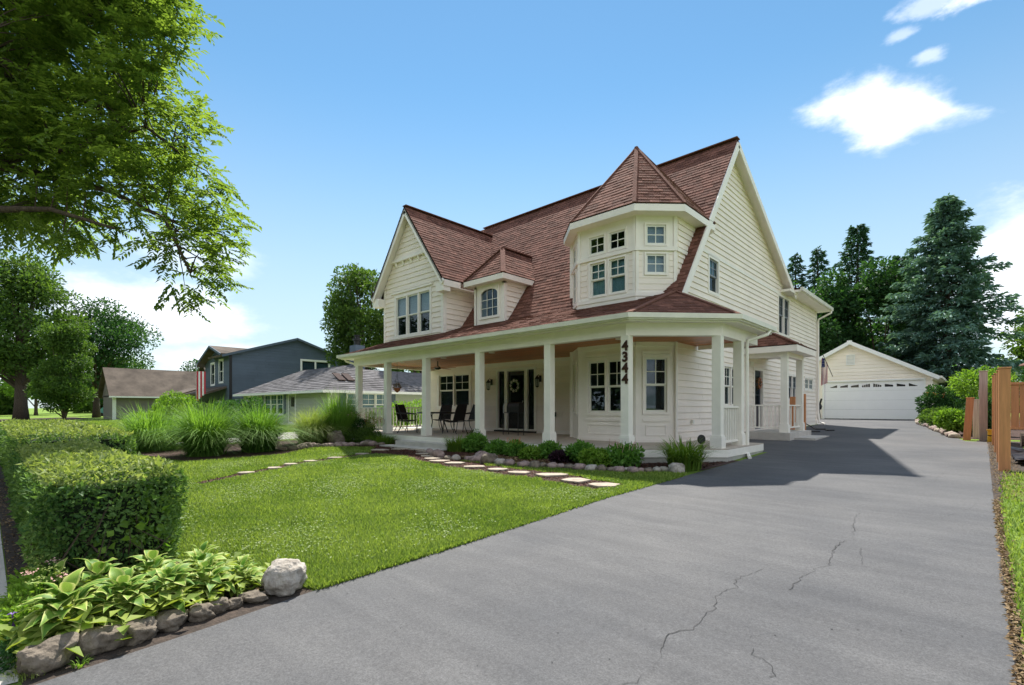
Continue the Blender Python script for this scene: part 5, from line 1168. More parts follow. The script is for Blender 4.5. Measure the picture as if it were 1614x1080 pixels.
# ------------------------------------------------------------------ rocks, stepping stones, beds
from mathutils import noise as mn
import bmesh
def rock(name, c, s, seed, m, parent=None, sub=2, label=None, cat=None, rz=0., group=None, amp=.32):
    bm = bmesh.new(); bmesh.ops.create_icosphere(bm, subdivisions=sub, radius=1.0); off = Vector((seed * 3.7, seed * 1.3, seed * 2.1)); R = Matrix.Rotation(rz, 3, 'Z')
    for v in bm.verts:
        p = v.co.copy(); q = Vector([math.copysign(abs(k) ** .86, k) for k in p]); k = 1 + amp * mn.noise(p * 1.1 + off) + .2 * mn.noise(p * 2.6 + off) + .10 * mn.noise(p * 6 + off) + .04 * mn.noise(p * 14 + off)
        q = q * k; q.z = max(q.z, -.75); v.co = R @ Vector((q.x * s[0], q.y * s[1], q.z * s[2]))
    me = bpy.data.meshes.new(name); bm.to_mesh(me); bm.free(); me.materials.append(M_[m])
    at = me.attributes.new('tone', 'FLOAT', 'FACE'); at.data.foreach_set('value', [.5] * len(me.polygons))
    me.polygons.foreach_set('use_smooth', [True] * len(me.polygons))
    o = bpy.data.objects.new(name, me); place(o, parent); o.location = Vector(c) - (ORG[parent.name] if parent is not None else Vector()); ORG[o.name] = Vector(c) if parent is None else ORG[parent.name]
    if label: tag(o, label, cat, group)
    return o
edge = thing('stone_edging', 'low edging of rough grey-brown rocks holding the hosta bed along the driveway', 'stone edging', (-3.7, .8, 0))
for i, (x, y, a, b_, h) in enumerate(((-3.69, .24, .10, .13, .13), (-3.72, .46, .11, .12, .12), (-3.71, .64, .10, .10, .10), (-3.75, .82, .09, .10, .09), (-3.75, .98, .08, .07, .08), (-3.77, 1.09, .06, .06, .08), (-3.77, 1.19, .05, .05, .06), (-3.80, 1.32, .08, .10, .06))):
    rock('stone', (x, y, gz(y) + h * .5), (a, b_ * .97, h * .64), i + 2, 'stone', edge, sub=4, rz=.3 + i * .2)
rock('boulder', (-3.80, 1.56, gz(1.5) + .105), (.14, .145, .13), 5, 'stone_white', sub=4, label='large pale grey boulder between the lawn corner and the driveway', cat='boulder', rz=.7, amp=.2)
bord = [(-10.6, 8.1, .16), (-10.05, 7.78, .14), (-9.81, 7.73, .2), (-9.16, 7.53, .14), (-8.98, 7.62, .13), (-8.63, 7.72, .14), (-8.35, 7.75, .2), (-8.44, 8.02, .22), (-7.88, 7.66, .22), (-7.51, 7.66, .15), (-7.28, 7.67, .17), (-6.9, 7.72, .15), (-6.64, 7.75, .16),
        (-6.54, 7.9, .13), (-6.35, 7.95, .13), (-6.18, 8.03, .12), (-5.98, 8.06, .12), (-5.71, 8.05, .18), (-5.47, 8.1, .14), (-5.29, 8.16, .13), (-5.12, 8.22, .12), (-4.97, 8.26, .12), (-4.9, 8.45, .1), (-4.7, 8.34, .12), (-4.62, 8.46, .11), (-4.52, 8.54, .11), (-4.44, 8.76, .1), (-4.32, 8.84, .11), (-4.08, 8.82, .19)]
be = thing('bed_stone_border', 'curved row of rounded pinkish and grey rocks edging the bed before the porch', 'stone border', (-7, 8, gz(8)))
for i, (x, y, r) in enumerate(bord): rock('stone', (x, y, gz(y) + r * .3), (r * rnd.uniform(.75, 1.05), r * rnd.uniform(.6, .85), r * rnd.uniform(.5, .75)), i + 20, rnd.choice(('stone', 'stone_pink', 'stone_pink', 'stone_white')), be, sub=2, rz=rnd.random() * 3)
be = thing('bed_stone_border', 'uneven row of grey rocks edging the bed left of the porch steps', 'stone border', (-14.6, 8, gz(8)))
for i in range(17):
    t_ = i / 16; P_ = [(-14.9, 6.3), (-15.25, 7.0), (-14.8, 7.7), (-14.5, 8.4), (-13.9, 8.7)]; k = t_ * 3.999; j = int(k); f = k - j; x = P_[j][0] + (P_[j+1][0] - P_[j][0]) * f; y = P_[j][1] + (P_[j+1][1] - P_[j][1]) * f
    r = rnd.uniform(.10, .2); rock('stone', (x, y, gz(y) + r * .3), (r, r * .8, r * .6), i + 60, rnd.choice(('stone', 'stone_pink', 'stone')), be, sub=2, rz=rnd.random() * 3)
rock('boulder', (-15.6, 8.0, gz(8) + .2), (.33, .28, .26), 91, 'stone', sub=3, label='dark grey boulder among plants left of the porch steps', cat='boulder')
def path(pts, w, name='stepping_path'):
    L_, R_ = [], []
    for i, p in enumerate(pts):
        a = Vector(pts[max(i - 1, 0)]); b2 = Vector(pts[min(i + 1, len(pts) - 1)]); d = (b2 - a).normalized(); n_ = Vector((-d.y, d.x)); ww = w * rnd.uniform(.75, 1.2) / 2
        L_.append(tuple(Vector(p) + n_ * ww)); R_.append(tuple(Vector(p) - n_ * ww))
    poly = L_ + R_[::-1]; o = ground_sheet(name, poly, 'mulch', .010); return o, poly
def dense(pts, n=4):
    out = []
    for a, b2 in zip(pts, pts[1:]):
        for i in range(n): f = i / n; out.append((a[0] + (b2[0] - a[0]) * f, a[1] + (b2[1] - a[1]) * f))
    return out + [pts[-1]]
p1, PATH1 = path(dense([(-12.2, 8.45), (-11.3, 8.35), (-10.44, 7.75), (-9.93, 7.45), (-9.3, 7.25), (-8.46, 7.17), (-7.63, 7.02), (-6.96, 7.0), (-6.34, 6.98), (-5.7, 7.08), (-4.95, 6.85), (-4.2, 6.74)]), .72)
p2, PATH2 = path(dense([(-10.1, 2.6), (-10.71, 3.56), (-11.01, 4.23), (-11.45, 4.9), (-11.64, 5.6), (-11.8, 6.4), (-12.0, 7.2), (-12.2, 7.9)]), .30)
def stone_slab(x, y, a, b_, rz, parent, seed, h=.035):
    R = random.Random(seed); n = R.choice((6, 7, 8)); P_ = []
    for i in range(n):
        t_ = 2 * math.pi * i / n + R.uniform(-.25, .25); rr = R.uniform(.8, 1.1); u, v = a * rr * math.cos(t_), b_ * rr * math.sin(t_)
        P_.append((x + u * math.cos(rz) - v * math.sin(rz), y + u * math.sin(rz) + v * math.cos(rz)))
    z = gz(y) + .012; mb = MB(); mb.prism(P_, z, z + h); return mb.build('stepping_stone', 'flag', parent, bevel=.008)
CA = math.radians(43.2)
for i, (x, y, a, b_) in enumerate(((-11.03, 8.31, .3, .17), (-10.5, 7.95, .3, .16), (-9.98, 7.62, .28, .15), (-9.5, 7.36, .26, .14), (-9.0, 7.15, .27, .17), (-8.42, 7.12, .26, .18), (-7.63, 6.97, .26, .15), (-6.96, 6.98, .24, .17), (-6.34, 6.92, .23, .17), (-5.66, 7.08, .33, .20), (-4.95, 6.84, .25, .24), (-4.34, 6.76, .27, .20), (-11.6, 8.5, .3, .2), (-12.2, 8.3, .3, .2))):
    stone_slab(x, y, a, b_, CA + rnd.uniform(-.15, .15), p1, i + 3)
for i, (x, y, a, b_) in enumerate(((-10.71, 3.6, .17, .13), (-11.0, 4.25, .17, .13), (-11.35, 4.75, .17, .13), (-11.55, 5.3, .17, .13), (-11.72, 6.0, .2, .13), (-11.95, 6.9, .2, .13), (-12.5, 7.75, .3, .2))):
    stone_slab(x, y, a, b_, CA, p2, i + 40)
scatter('mulch_chips', 5200, poly_pt(PATH1), 'chips', .035, 'reddish bark mulch between the stepping stones beside the bed', 'mulch', (-8, 7.2, gz(7)))
scatter('mulch_chips', 1500, poly_pt(PATH2), 'chips', .035, 'narrow strip of bark mulch around the stepping stones across the left lawn', 'mulch', (-11.3, 5, gz(5)))
scatter('soil_debris', 4500, poly_pt([(-14, .13), (-3.7, .13), (-3.75, 1.6), (-4.2, 1.4), (-4.7, 1.2), (-14, 1.2)]), 'drychip', .03, 'dead leaves and bark under the clipped hedge', 'leaf litter', (-5, 1, 0))
scatter('gravel', 2500, poly_pt([(-9.4, 7.9), (-7.1, 7.85), (-6.6, 8.2), (-7.2, 8.9), (-9.3, 8.9)], .02), 'drychip', .05, 'tan gravel patch in the bed before the front door', 'gravel', (-8, 8.3, gz(8)))

# ------------------------------------------------------------------ plants
def leafy(name, label, cat, loc, clumps, n, L_, W_, m, group=None, droop=0., flat=.8, up=.6, parent=None, part='foliage', fold=.18, topm=None):
    t = parent or thing(name, label, cat, loc, group)
    cc = np.array([c[:3] for c in clumps], float); rr = np.array([c[3] for c in clumps], float)
    k = rng.choice(len(cc), n, p=rr ** 2 / (rr ** 2).sum()); d = rdir(n); r = rng.random(n) ** .35
    P = cc[k] + d * (r * rr[k])[:, None] * [1, 1, flat]; D = unit(d * .9 + rdir(n) * .8 + [0, 0, .1 - droop]); U = unit(rdir(n) * (1 - up) + [0, 0, up] + d * .35)
    V, Fc = leaves(P, D, U, L_ * rng.uniform(.6, 1.25, n), W_ * rng.uniform(.7, 1.2, n), fold)
    tone = np.clip(rng.normal(.45, .22, n) + (rng.random(len(cc))[k] - .5) * .35, 0, 1)
    npmesh(part, V, Fc, np.repeat(tone, 2), m, t); return t
def flowers(t, c, r, n, m, s=.05, z0=.0):
    mb = MB()
    for i in range(n):
        a = rnd.random() * 6.28; q = r * math.sqrt(rnd.random()); x, y, z = c[0] + q * math.cos(a), c[1] + q * math.sin(a), c[2] + rnd.uniform(-.06, .06)
        for j in range(5):
            b2 = j * 1.2566; mb.add([(x, y, z), (x + s * .5 * math.cos(b2 - .4), y + s * .5 * math.sin(b2 - .4), z + s * .3), (x + s * math.cos(b2), y + s * math.sin(b2), z + s * .1), (x + s * .5 * math.cos(b2 + .4), y + s * .5 * math.sin(b2 + .4), z + s * .3)], [(0, 1, 2, 3)])
        mb.tube([(x, y, z), (x + rnd.uniform(-.04, .04), y, z - .15)], .004, 3)
    tag(mb.build('blossoms', m, t), kind='stuff')
def tuft(name, label, x, y, n, H, spread, m, wd=.012, bend=(.3, .9), cat='grass', base=.12, group=None, seg=4, tone=(.5, .2), parent=None):
    z = gz(y); t = parent or thing(name, label, cat, (x, y, z), group); a = rng.random(n) * 2 * np.pi; rad = base * np.sqrt(rng.random(n))
    D = np.stack([np.cos(a), np.sin(a), np.zeros(n)], 1); D = unit(D + rng.normal(size=(n, 3)) * [.35, .35, 0])
    P = np.stack([x + rad * np.cos(a), y + rad * np.sin(a), np.full(n, z)], 1); Hh = H * rng.uniform(.45, 1.08, n)
    V, Fc = blades(P, D, Hh, wd * rng.uniform(.7, 1.2, n), rng.uniform(*bend, n) * spread, seg, 1.3)
    npmesh('blades', V, Fc, np.repeat(np.clip(rng.normal(*tone, n), 0, 1), seg), m, t); return t
def reed(name, label, x, y, n, H, spread, m, wd, base, group, tone=(.5, .2)):
    t = tuft(name, label, x, y, n, H, spread * 1.05, m, wd, (.15, .75), base=base, group=group, seg=6, tone=tone)
    tuft(None, None, x, y, int(n * .9), H * .85, spread, m, wd, (.8, 1.35), base=base, seg=6, tone=(tone[0] + .1, tone[1]), parent=t)
    tuft(None, None, x, y, int(n * .5), H * .45, 1., m, wd, (.5, 1.5), base=base * 1.2, seg=4, tone=(tone[0] - .2, tone[1]), parent=t)
    return t
# foreground hedges
def hedge(label, x0, x1, y0, y1, h, n, seed, group='clipped boxwood hedges along the sidewalk', L_=.032, top=.5, zt=None):
    z0 = gz((y0 + y1) / 2); t = thing('hedge', label, 'hedge', ((x0 + x1) / 2, (y0 + y1) / 2, z0), group)
    cx_, cy_, cz_ = (x0 + x1) / 2, (y0 + y1) / 2, z0 + h / 2; sx, sy, sz = (x1 - x0) / 2, (y1 - y0) / 2, h / 2
    def surf(p):       # superellipsoid-like box with noise
        return p
    m_ = int(n * 1.0); face = rng.random(m_); A = np.array([sx * sy, sx * sz, sx * sz, sy * sz, sy * sz]) * 4; A[0] *= 1.0; A = A / A.sum(); k = rng.choice(5, m_, p=A); u = rng.uniform(-1, 1, m_); v = rng.uniform(-1, 1, m_)
    P = np.zeros((m_, 3)); N_ = np.zeros((m_, 3))
    for f, (ax, sgn) in enumerate(((2, 1), (1, -1), (1, 1), (0, 1), (0, -1))):
        q = k == f; o = [i for i in range(3) if i != ax]; P[q, ax] = sgn; P[q, o[0]] = u[q]; P[q, o[1]] = v[q]; N_[q, ax] = sgn
    pw = 7.; S = np.array([sx, sy, sz]); Pm = P * S; ex = np.maximum(np.abs(Pm) - (S - .22), 0); rr = np.linalg.norm(ex, axis=1); q = rr > .22
    Pm[q] = np.sign(Pm[q]) * (np.minimum(np.abs(Pm[q]), (S - .22)) + ex[q] / rr[q][:, None] * .22)
    Nn = unit(np.sign(Pm) * ex + N_ * .05)
    lump = np.array([.5 * mn.noise(Vector(p * 1.7 + seed)) + .5 * mn.noise(Vector(p * 4.5 + seed)) for p in Pm]); low = np.clip((-.25 - Pm[:, 2] / sz) , 0, 1)
    depth = rng.random(m_) ** 2.2 * .16; Pm = Pm + Nn * (lump * .10 - depth - low * .12)[:, None]
    P = Pm + [cx_, cy_, cz_]
    D = unit(Nn * .55 + rdir(m_) * .9 + [0, 0, .15]); U = unit(Nn + rdir(m_) * .75)
    big = rng.random(m_) < .12
    V, Fc = leaves(P, D, U, L_ * rng.uniform(.6, 1.3, m_) * np.where(big, 1.7, 1), L_ * .52 * rng.uniform(.7, 1.2, m_) * np.where(big, 1.7, 1), .25)
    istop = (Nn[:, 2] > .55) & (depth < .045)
    patch = np.array([mn.noise(Vector(p * 2.3 + 5 + seed)) for p in Pm])
    tone = np.clip(rng.normal(.42, .22, m_) + patch * .45, 0, 1); i = np.repeat(istop, 2)
    def sub(mask, name, m):
        idx = np.where(mask)[0]; Vq = V.reshape(-1, 4, 3)[idx].reshape(-1, 3); ii = np.arange(len(idx))[:, None] * 4
        npmesh(name, Vq, np.concatenate([ii + [0, 1, 2], ii + [0, 2, 3]], 1).reshape(-1, 3), np.repeat(tone[idx], 2), m, t)
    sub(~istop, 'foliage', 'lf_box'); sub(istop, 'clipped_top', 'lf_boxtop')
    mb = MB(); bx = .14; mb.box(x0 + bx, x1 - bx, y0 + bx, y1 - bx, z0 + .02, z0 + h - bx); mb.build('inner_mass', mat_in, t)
    mb = MB()
    for _ in range(70):
        x, y = rnd.uniform(x0 + .1, x1 - .02), rnd.uniform(y0 + .04, y1 - .1); z = z0 + rnd.uniform(.0, h * .5); a = rnd.random() * 6.28; l = rnd.uniform(.15, .4)
        if rnd.random() < .6: x = x1 - rnd.uniform(.0, .25)
        mb.tube([(x, y, z), (x + .1 * math.cos(a), y + .1 * math.sin(a), z + l * .5), (x + .12 * math.cos(a + .4), y + .2 * math.sin(a), z + l)], [.007, .005, .002], 4)
    tag(mb.build('twigs', 'twig', t), kind='stuff'); return t
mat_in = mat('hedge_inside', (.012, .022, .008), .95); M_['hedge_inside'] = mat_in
hedge('nearest clipped boxwood hedge with a rounded dense dark front end, beside the hosta bed', -8.9, -4.70, .24, 1.14, .93, 52000, 3, L_=.036)
hedge('second clipped hedge farther along the sidewalk, yellowish flat top, behind the nearest one', -21.0, -10.6, .25, 1.8, 1.0, 42000, 8, L_=.05)
hedge('small low green hedge filling the gap between the two clipped hedges', -10.5, -9.0, .3, 1.4, .78, 9000, 12, L_=.04)
leafy('ivy', 'brighter broad-leaved ivy climbing the front end of the nearest hedge', 'ivy', (-4.75, .8, 0), [(-4.80, .75, .42, .16), (-4.78, .92, .52, .12), (-4.82, .95, .3, .13), (-4.8, .9, .7, .1), (-4.85, .5, .2, .15)], 170, .075, .07, 'lf_bright', up=.1)
# hostas
def hosta_leaf(seed, L_=1., W_=.55):
    R = random.Random(seed); n = 7; V = []; T = []
    for i in range(n + 1):
        t_ = i / n; wv = W_ * .5 * math.sin(math.pi * min(1, t_ * 1.04) ** .72) ** .9 if 0 < t_ < 1 else .004
        zc = .22 * math.sin(t_ * 1.9) - .42 * t_ ** 2.2; 
        for s, f in ((-1, 1), (-.55, .55), (0, 0), (.55, .55), (1, 1)):
            V.append((s * wv, t_ * L_, zc + .10 * abs(s) * wv * 4 * .5 + .03 * math.sin(t_ * 9 + s * 2 + seed) * abs(s)))
    fs = []
    for i in range(n):
        for j in range(4): a = i * 5 + j; fs.append((a, a + 1, a + 6, a + 5)); T.append(.42 if j in (0, 3) else 0.)
    me = bpy.data.meshes.new('leaf'); me.from_pydata(V, [], fs); me.materials.append(M_['hosta'])
    at = me.attributes.new('tone', 'FLOAT', 'POINT'); at.data.foreach_set('value', [(.48 if (i % 5) in (0, 4) else 0.) for i in range(len(V))])
    me.polygons.foreach_set('use_smooth', [True] * len(fs)); return me
HL = [hosta_leaf(i, 1, w_) for i, w_ in enumerate((.56, .64, .5, .7))]
def hosta(label, x, y, r, n, L_, lean=(0, 0), up0=.22):
    z = gz(y) + .02; t = thing('hosta', label, 'hosta', (x, y, z), 'hostas in the bed along the driveway')
    for i in range(n):
        f = i / n; a = i * 2.399 + rnd.uniform(-.2, .2); rad = r * (.12 + .75 * f); tilt = math.radians(50 - 62 * f + rnd.uniform(-12, 12)); zz = (up0 + .08 * rnd.random()) * (1 - f * .72)
        d = Vector((math.cos(a) + lean[0], math.sin(a) + lean[1], 0)).normalized(); l = L_ * rnd.uniform(.75, 1.2) * (.65 + .35 * f)
        y_ = (d * math.cos(tilt) + Vector((0, 0, math.sin(tilt)))).normalized(); x_ = y_.cross(Vector((0, 0, 1))).normalized(); x_ = (x_ + Vector((0, 0, rnd.uniform(-.35, .35)))).normalized(); z_ = x_.cross(y_).normalized(); x_ = y_.cross(z_)
        o = bpy.data.objects.new('leaf', HL[i % 4]); C.objects.link(o); o.parent = t
        o.matrix_local = Matrix.Translation(Vector((d.x * rad * .6, d.y * rad * .6, zz))) @ Matrix(((x_.x * l, y_.x * l, z_.x * l, 0), (x_.y * l, y_.y * l, z_.y * l, 0), (x_.z * l, y_.z * l, z_.z * l, 0), (0, 0, 0, 1)))
    return t
for lb, x, y, r, n, l, lean, u0 in (('hosta nearest the camera with long drooping yellow-edged leaves over the first big edging rock', -3.98, .34, .25, 48, .21, (.35, -.35), .22), ('hosta second along the drive edge, pale yellow-green leaves over the edging rocks', -3.99, .60, .24, 46, .19, (.35, -.1), .22),
        ('hosta third along the drive edge, in the middle of the clump', -4.02, .86, .22, 44, .175, (.3, 0), .2), ('hosta fourth along the drive edge, nearer to the pale boulder', -4.06, 1.10, .2, 38, .155, (.25, .1), .18), ('smallest hosta with tiny leaves right beside the pale boulder', -4.08, 1.34, .18, 32, .12, (.1, .1), .13),
        ('hosta behind the nearest one, against the dark hedge front', -4.35, .52, .24, 28, .19, (.1, 0), .26), ('hosta behind the middle of the clump, at the foot of the hedge', -4.40, .84, .22, 26, .18, (.1, 0), .24), ('hosta behind the clump towards the lawn corner', -4.42, 1.16, .22, 24, .165, (.1, 0), .2), ('green hosta between the sedum and the hedge at the far left of the bed', -4.62, .34, .18, 14, .17, (0, 0), .2)):
    t = hosta(lb, x, y, r, n, l, lean, u0); z = gz(y); k = 170
    P = np.stack([x + rng.normal(0, r * .6, k), y + rng.normal(0, r * .6, k), z + .03 + u0 * .75 * rng.random(k)], 1); a_ = rng.random(k) * 6.28
    V, Fc = leaves(P, unit(np.stack([np.cos(a_), np.sin(a_), rng.normal(0, .35, k)], 1)), unit(rdir(k) * .3 + [0, 0, 1.]), l * .62, l * .36); tag(npmesh('inner_leaves', V, Fc, np.repeat(rng.random(k) * .4 + .35, 2), 'lf_hosta_in', t), kind='stuff')
t = leafy('sedum', 'light green sedum with flat pale flower heads at the lower left corner', 'sedum', (-4.5, .18, 0), [(-4.5, .2, .16, .14), (-4.3, .16, .12, .13), (-4.65, .26, .18, .14), (-4.15, .14, .1, .12), (-4.85, .26, .16, .14), (-5.1, .25, .14, .13)], 2600, .045, .022, 'lf_bright', up=.3)

for i in range(16):
    x, y = -4.55 + rnd.uniform(-.5, .45), .27 + rnd.uniform(-.1, .08); z = gz(y) + rnd.uniform(.30, .38); k = 26
    pts = np.stack([x + rng.normal(0, .022, k), y + rng.normal(0, .022, k), z + rng.normal(0, .006, k)], 1); Vv, Ff = leaves(pts, unit(rdir(k) * [1, 1, .2]), unit(rdir(k) * .3 + [0, 0, 1.]), .014, .012)
    npmesh('flower_head', Vv, Ff, np.repeat(rng.random(k), 2), 'flower_pink' if i % 4 == 0 else 'lf_feather', t)['kind'] = 'stuff'
    mb = MB(); mb.tube([(x, y, z), (x + .01, y, z - .2)], .003, 4); mb.build('stem', 'lf_bright', t)
t = leafy('aster', 'low green plant with a single purple bloom at the left picture edge', 'flower', (-3.95, .12, 0), [(-3.95, .14, .06, .09), (-3.8, .1, .04, .08), (-4.1, .15, .08, .08)], 900, .035, .016, 'lf_deep', up=.3)
flowers(t, (-4.12, .12, .21), .02, 2, 'flower_purple', .03)
tuft('weed', 'small tuft of green weeds growing against the first big edging rock', -3.58, .36, 30, .06, 1, 'lf_bright', .01, cat='weed', base=.04)
tuft('weed', 'low dry grass tuft at the street corner of the hosta bed', -3.66, .15, 120, .07, 1, 'lf_feather', .005, cat='weed', base=.08)
# ornamental grasses by the lawn edge
reed('ornamental_grass', 'leftmost bright green fountain of ornamental grass, behind the hedge', -18.9, 3.6, 900, 1.75, 1.0, 'lf_grass', .028, base=.55, group='ornamental grass clumps along the left lawn')
reed('ornamental_grass', 'big arching ornamental grass clump second from the left', -15.6, 4.2, 1300, 1.85, .9, 'lf_grass', .024, base=.4, group='ornamental grass clumps along the left lawn')
reed('ornamental_grass', 'dark based ornamental grass clump in front of the ranch house window', -15.5, 5.55, 1300, 1.75, .95, 'lf_grass', .024, base=.38, group='ornamental grass clumps along the left lawn', tone=(.35, .2))
reed('ornamental_grass', 'pale yellowish feathery grass clump in front of the ranch house door', -16.6, 7.7, 1700, 1.55, .9, 'lf_feather', .015, base=.4, group='ornamental grass clumps along the left lawn')
reed('ornamental_grass', 'tall upright grass clump nearest the porch corner', -16.3, 8.5, 1000, 2.05, .5, 'lf_grass', .020, base=.35, group='ornamental grass clumps along the left lawn', tone=(.6, .2))
reed('ornamental_grass', 'second tall green grass behind the leftmost fountain grass', -20.8, 5.4, 700, 1.6, .9, 'lf_grass', .028, base=.4, group='ornamental grass clumps along the left lawn')
# bed before the porch
sh_ = [('daylily', 'daylily clump with upright green blades right of the porch steps', -10.45, 8.95, 'tuft', .55), ('shrub', 'bushy green shrub in front of the second wide porch bay', -9.95, 9.1, .34, .42), ('shrub', 'small rounded green shrub below the front door', -9.0, 9.0, .26, .3),
       ('shrub', 'green shrub with orange flowers left of the middle porch column', -8.35, 9.0, .27, .32), ('shrub', 'low bright shrub at the foot of the middle porch column', -7.6, 8.75, .25, .24), ('shrub', 'round green shrub just right of the middle porch column', -7.35, 9.1, .25, .34),
       ('shrub', 'low dark purple-leaved shrub in the middle of the bed', -6.75, 8.75, .2, .17), ('shrub', 'wide dark green shrub below the bay window', -6.3, 8.95, .33, .38), ('shrub', 'light yellow-green shrub below the corner of the bay window', -5.75, 8.7, .3, .28), ('shrub', 'green shrub with pink flowers at the foot of the numbered column', -5.3, 9.0, .33, .36)]
for nm, lb, x, y, r, h in sh_:
    z = gz(y)
    if r == 'tuft': tuft(nm, lb, x, y, 420, .62, .9, 'lf_lily', .022, cat='daylily', base=.3); continue
    m_ = 'lf_purple' if 'purple' in lb else ('lf_bright' if 'light' in lb or 'bright' in lb else 'lf_mid')
    cl = [(x + r * .55 * math.cos(a), y + r * .55 * math.sin(a), z + h * rnd.uniform(.35, .75), r * rnd.uniform(.45, .6)) for a in [i * 1.05 for i in range(6)]] + [(x, y, z + h * .8, r * .55)]
    r *= 1.12; cl = [(a[0], a[1], a[2], a[3] * 1.15) for a in cl]
    t = leafy(nm, lb, 'shrub', (x, y, z), cl, 1900, .085, .042, m_, up=.35, topm=None)
    if 'orange' in lb: flowers(t, (x, y, z + h * 1.3), r * .7, 12, 'flower_orange', .035)
    if 'pink' in lb: flowers(t, (x, y, z + h * 1.4), r * .8, 16, 'flower_pink', .03)
tuft('daylily', 'large arching daylily clump at the driveway corner of the porch', -4.15, 9.35, 520, .82, .9, 'lf_lily', .030, cat='daylily', base=.3, bend=(.3, 1.1))
leafy('shrub', 'fine leaved lavender like plant behind the daylilies by the second column', 'shrub', (-10.2, 9.25, .25), [(-10.2, 9.3, .45, .22), (-10.1, 9.3, .7, .16), (-10.3, 9.3, .6, .16)], 900, .06, .02, 'lf_maple')
tuft('ground_plant', 'mixed low green perennials in the bed left of the porch steps', -14.5, 9.05, 700, .5, 1, 'lf_lily', .02, cat='perennial', base=.5)
leafy('shrub', 'rounded perennial clump under the leftmost porch railing', 'shrub', (-15.3, 8.9, .25), [(-15.3, 8.9, .45, .35), (-15.0, 9.0, .5, .3), (-15.7, 8.8, .45, .35)], 2600, .08, .035, 'lf_maple')
t = leafy('rose_bush', 'pink flowering bush at the left porch corner', 'bush', (-16.2, 9.1, .25), [(-16.2, 9.1, .7, .45), (-16.6, 8.9, .65, .4), (-15.8, 9.1, .75, .35), (-16.3, 9.0, 1.1, .25)], 3600, .08, .04, 'lf_deep'); flowers(t, (-16.2, 9.0, 1.2), .6, 40, 'flower_pink', .06)
t = leafy('tall_perennial', 'tall pale stemmed perennial between the two left porch columns', 'perennial', (-15.4, 9.2, .25), [(-15.4, 9.25, .9, .18), (-15.35, 9.2, 1.15, .14), (-15.5, 9.2, .7, .2)], 700, .09, .022, 'lf_feather'); flowers(t, (-15.1, 9.2, 1.05), .4, 20, 'terracotta', .05)
leafy('shrub', 'low bright green shrub behind the dark boulder left of the steps', 'shrub', (-16.2, 8.3, .2), [(-16.2, 8.3, .35, .3), (-15.9, 8.5, .4, .28)], 1400, .07, .035, 'lf_bright')
leafy('shrub', 'bright green shrubs seen through the porch between house and neighbour', 'shrub', (-21.5, 14.5, .4), [(-21.5, 14.5, 1.1, .8), (-22.5, 14.0, .9, .7), (-20.8, 15.3, 1.2, .8), (-23.4, 13.4, .8, .6)], 5000, .13, .06, 'lf_bright')
# shrubs before the neighbour
for lb, x, y, r, h, m_ in (('round clipped bright green bush in front of the blue-grey house', -34.5, 7.6, 1.15, 2.3, 'lf_bright'), ('dark hedge-like shrub under the ranch house left window', -27.0, 8.6, 1.3, 1.7, 'lf_deep'), ('dark green shrub left of the ranch house window, behind the grasses', -24.0, 7.4, 1.0, 1.3, 'lf_deep'),
                       ('mid green bush between the round bush and the ranch house', -29.5, 7.2, 1.2, 1.4, 'lf_maple'), ('low wide bush behind the leftmost fountain grass', -33.0, 6.4, 1.2, 1.2, 'lf_bright')):
    cl = [(x + r * .6 * math.cos(a), y + r * .6 * math.sin(a), gz(y) + h * rnd.uniform(.3, .75), r * .5) for a in [i * .9 for i in range(7)]] + [(x, y, gz(y) + h - r * .5, r * .55)]
    leafy('shrub', lb, 'shrub', (x, y, gz(y)), cl, 4200, .14, .075, m_, up=.35)
t = leafy('shrub', 'bush with red foliage in front of the ranch house', 'shrub', (-22.3, 8.4, .2), [(-22.3, 8.4, .6, .3), (-22.0, 8.5, .5, .28)], 700, .1, .05, 'drychip'); flowers(t, (-22.2, 8.4, .85), .3, 30, 'flower_orange', .07)
t = thing('striped_flag', 'tall pole with hanging red and white striped flag beside the blue-grey house', 'flag', (-38.5, 9.8, .2))
mb = MB(); mb.tube([(-38.5, 9.8, .2), (-38.5, 9.8, 4.4)], .03, 6); mb.build('pole', 'galv', t)
for k in range(5): mb = MB(); mb.box(-38.48, -38.46, 9.8 + k * .11, 9.9 + k * .11, 1.9 + .12 * k, 3.9); mb.build('stripe', 'flag_red' if k % 2 == 0 else 'flag_white', t)
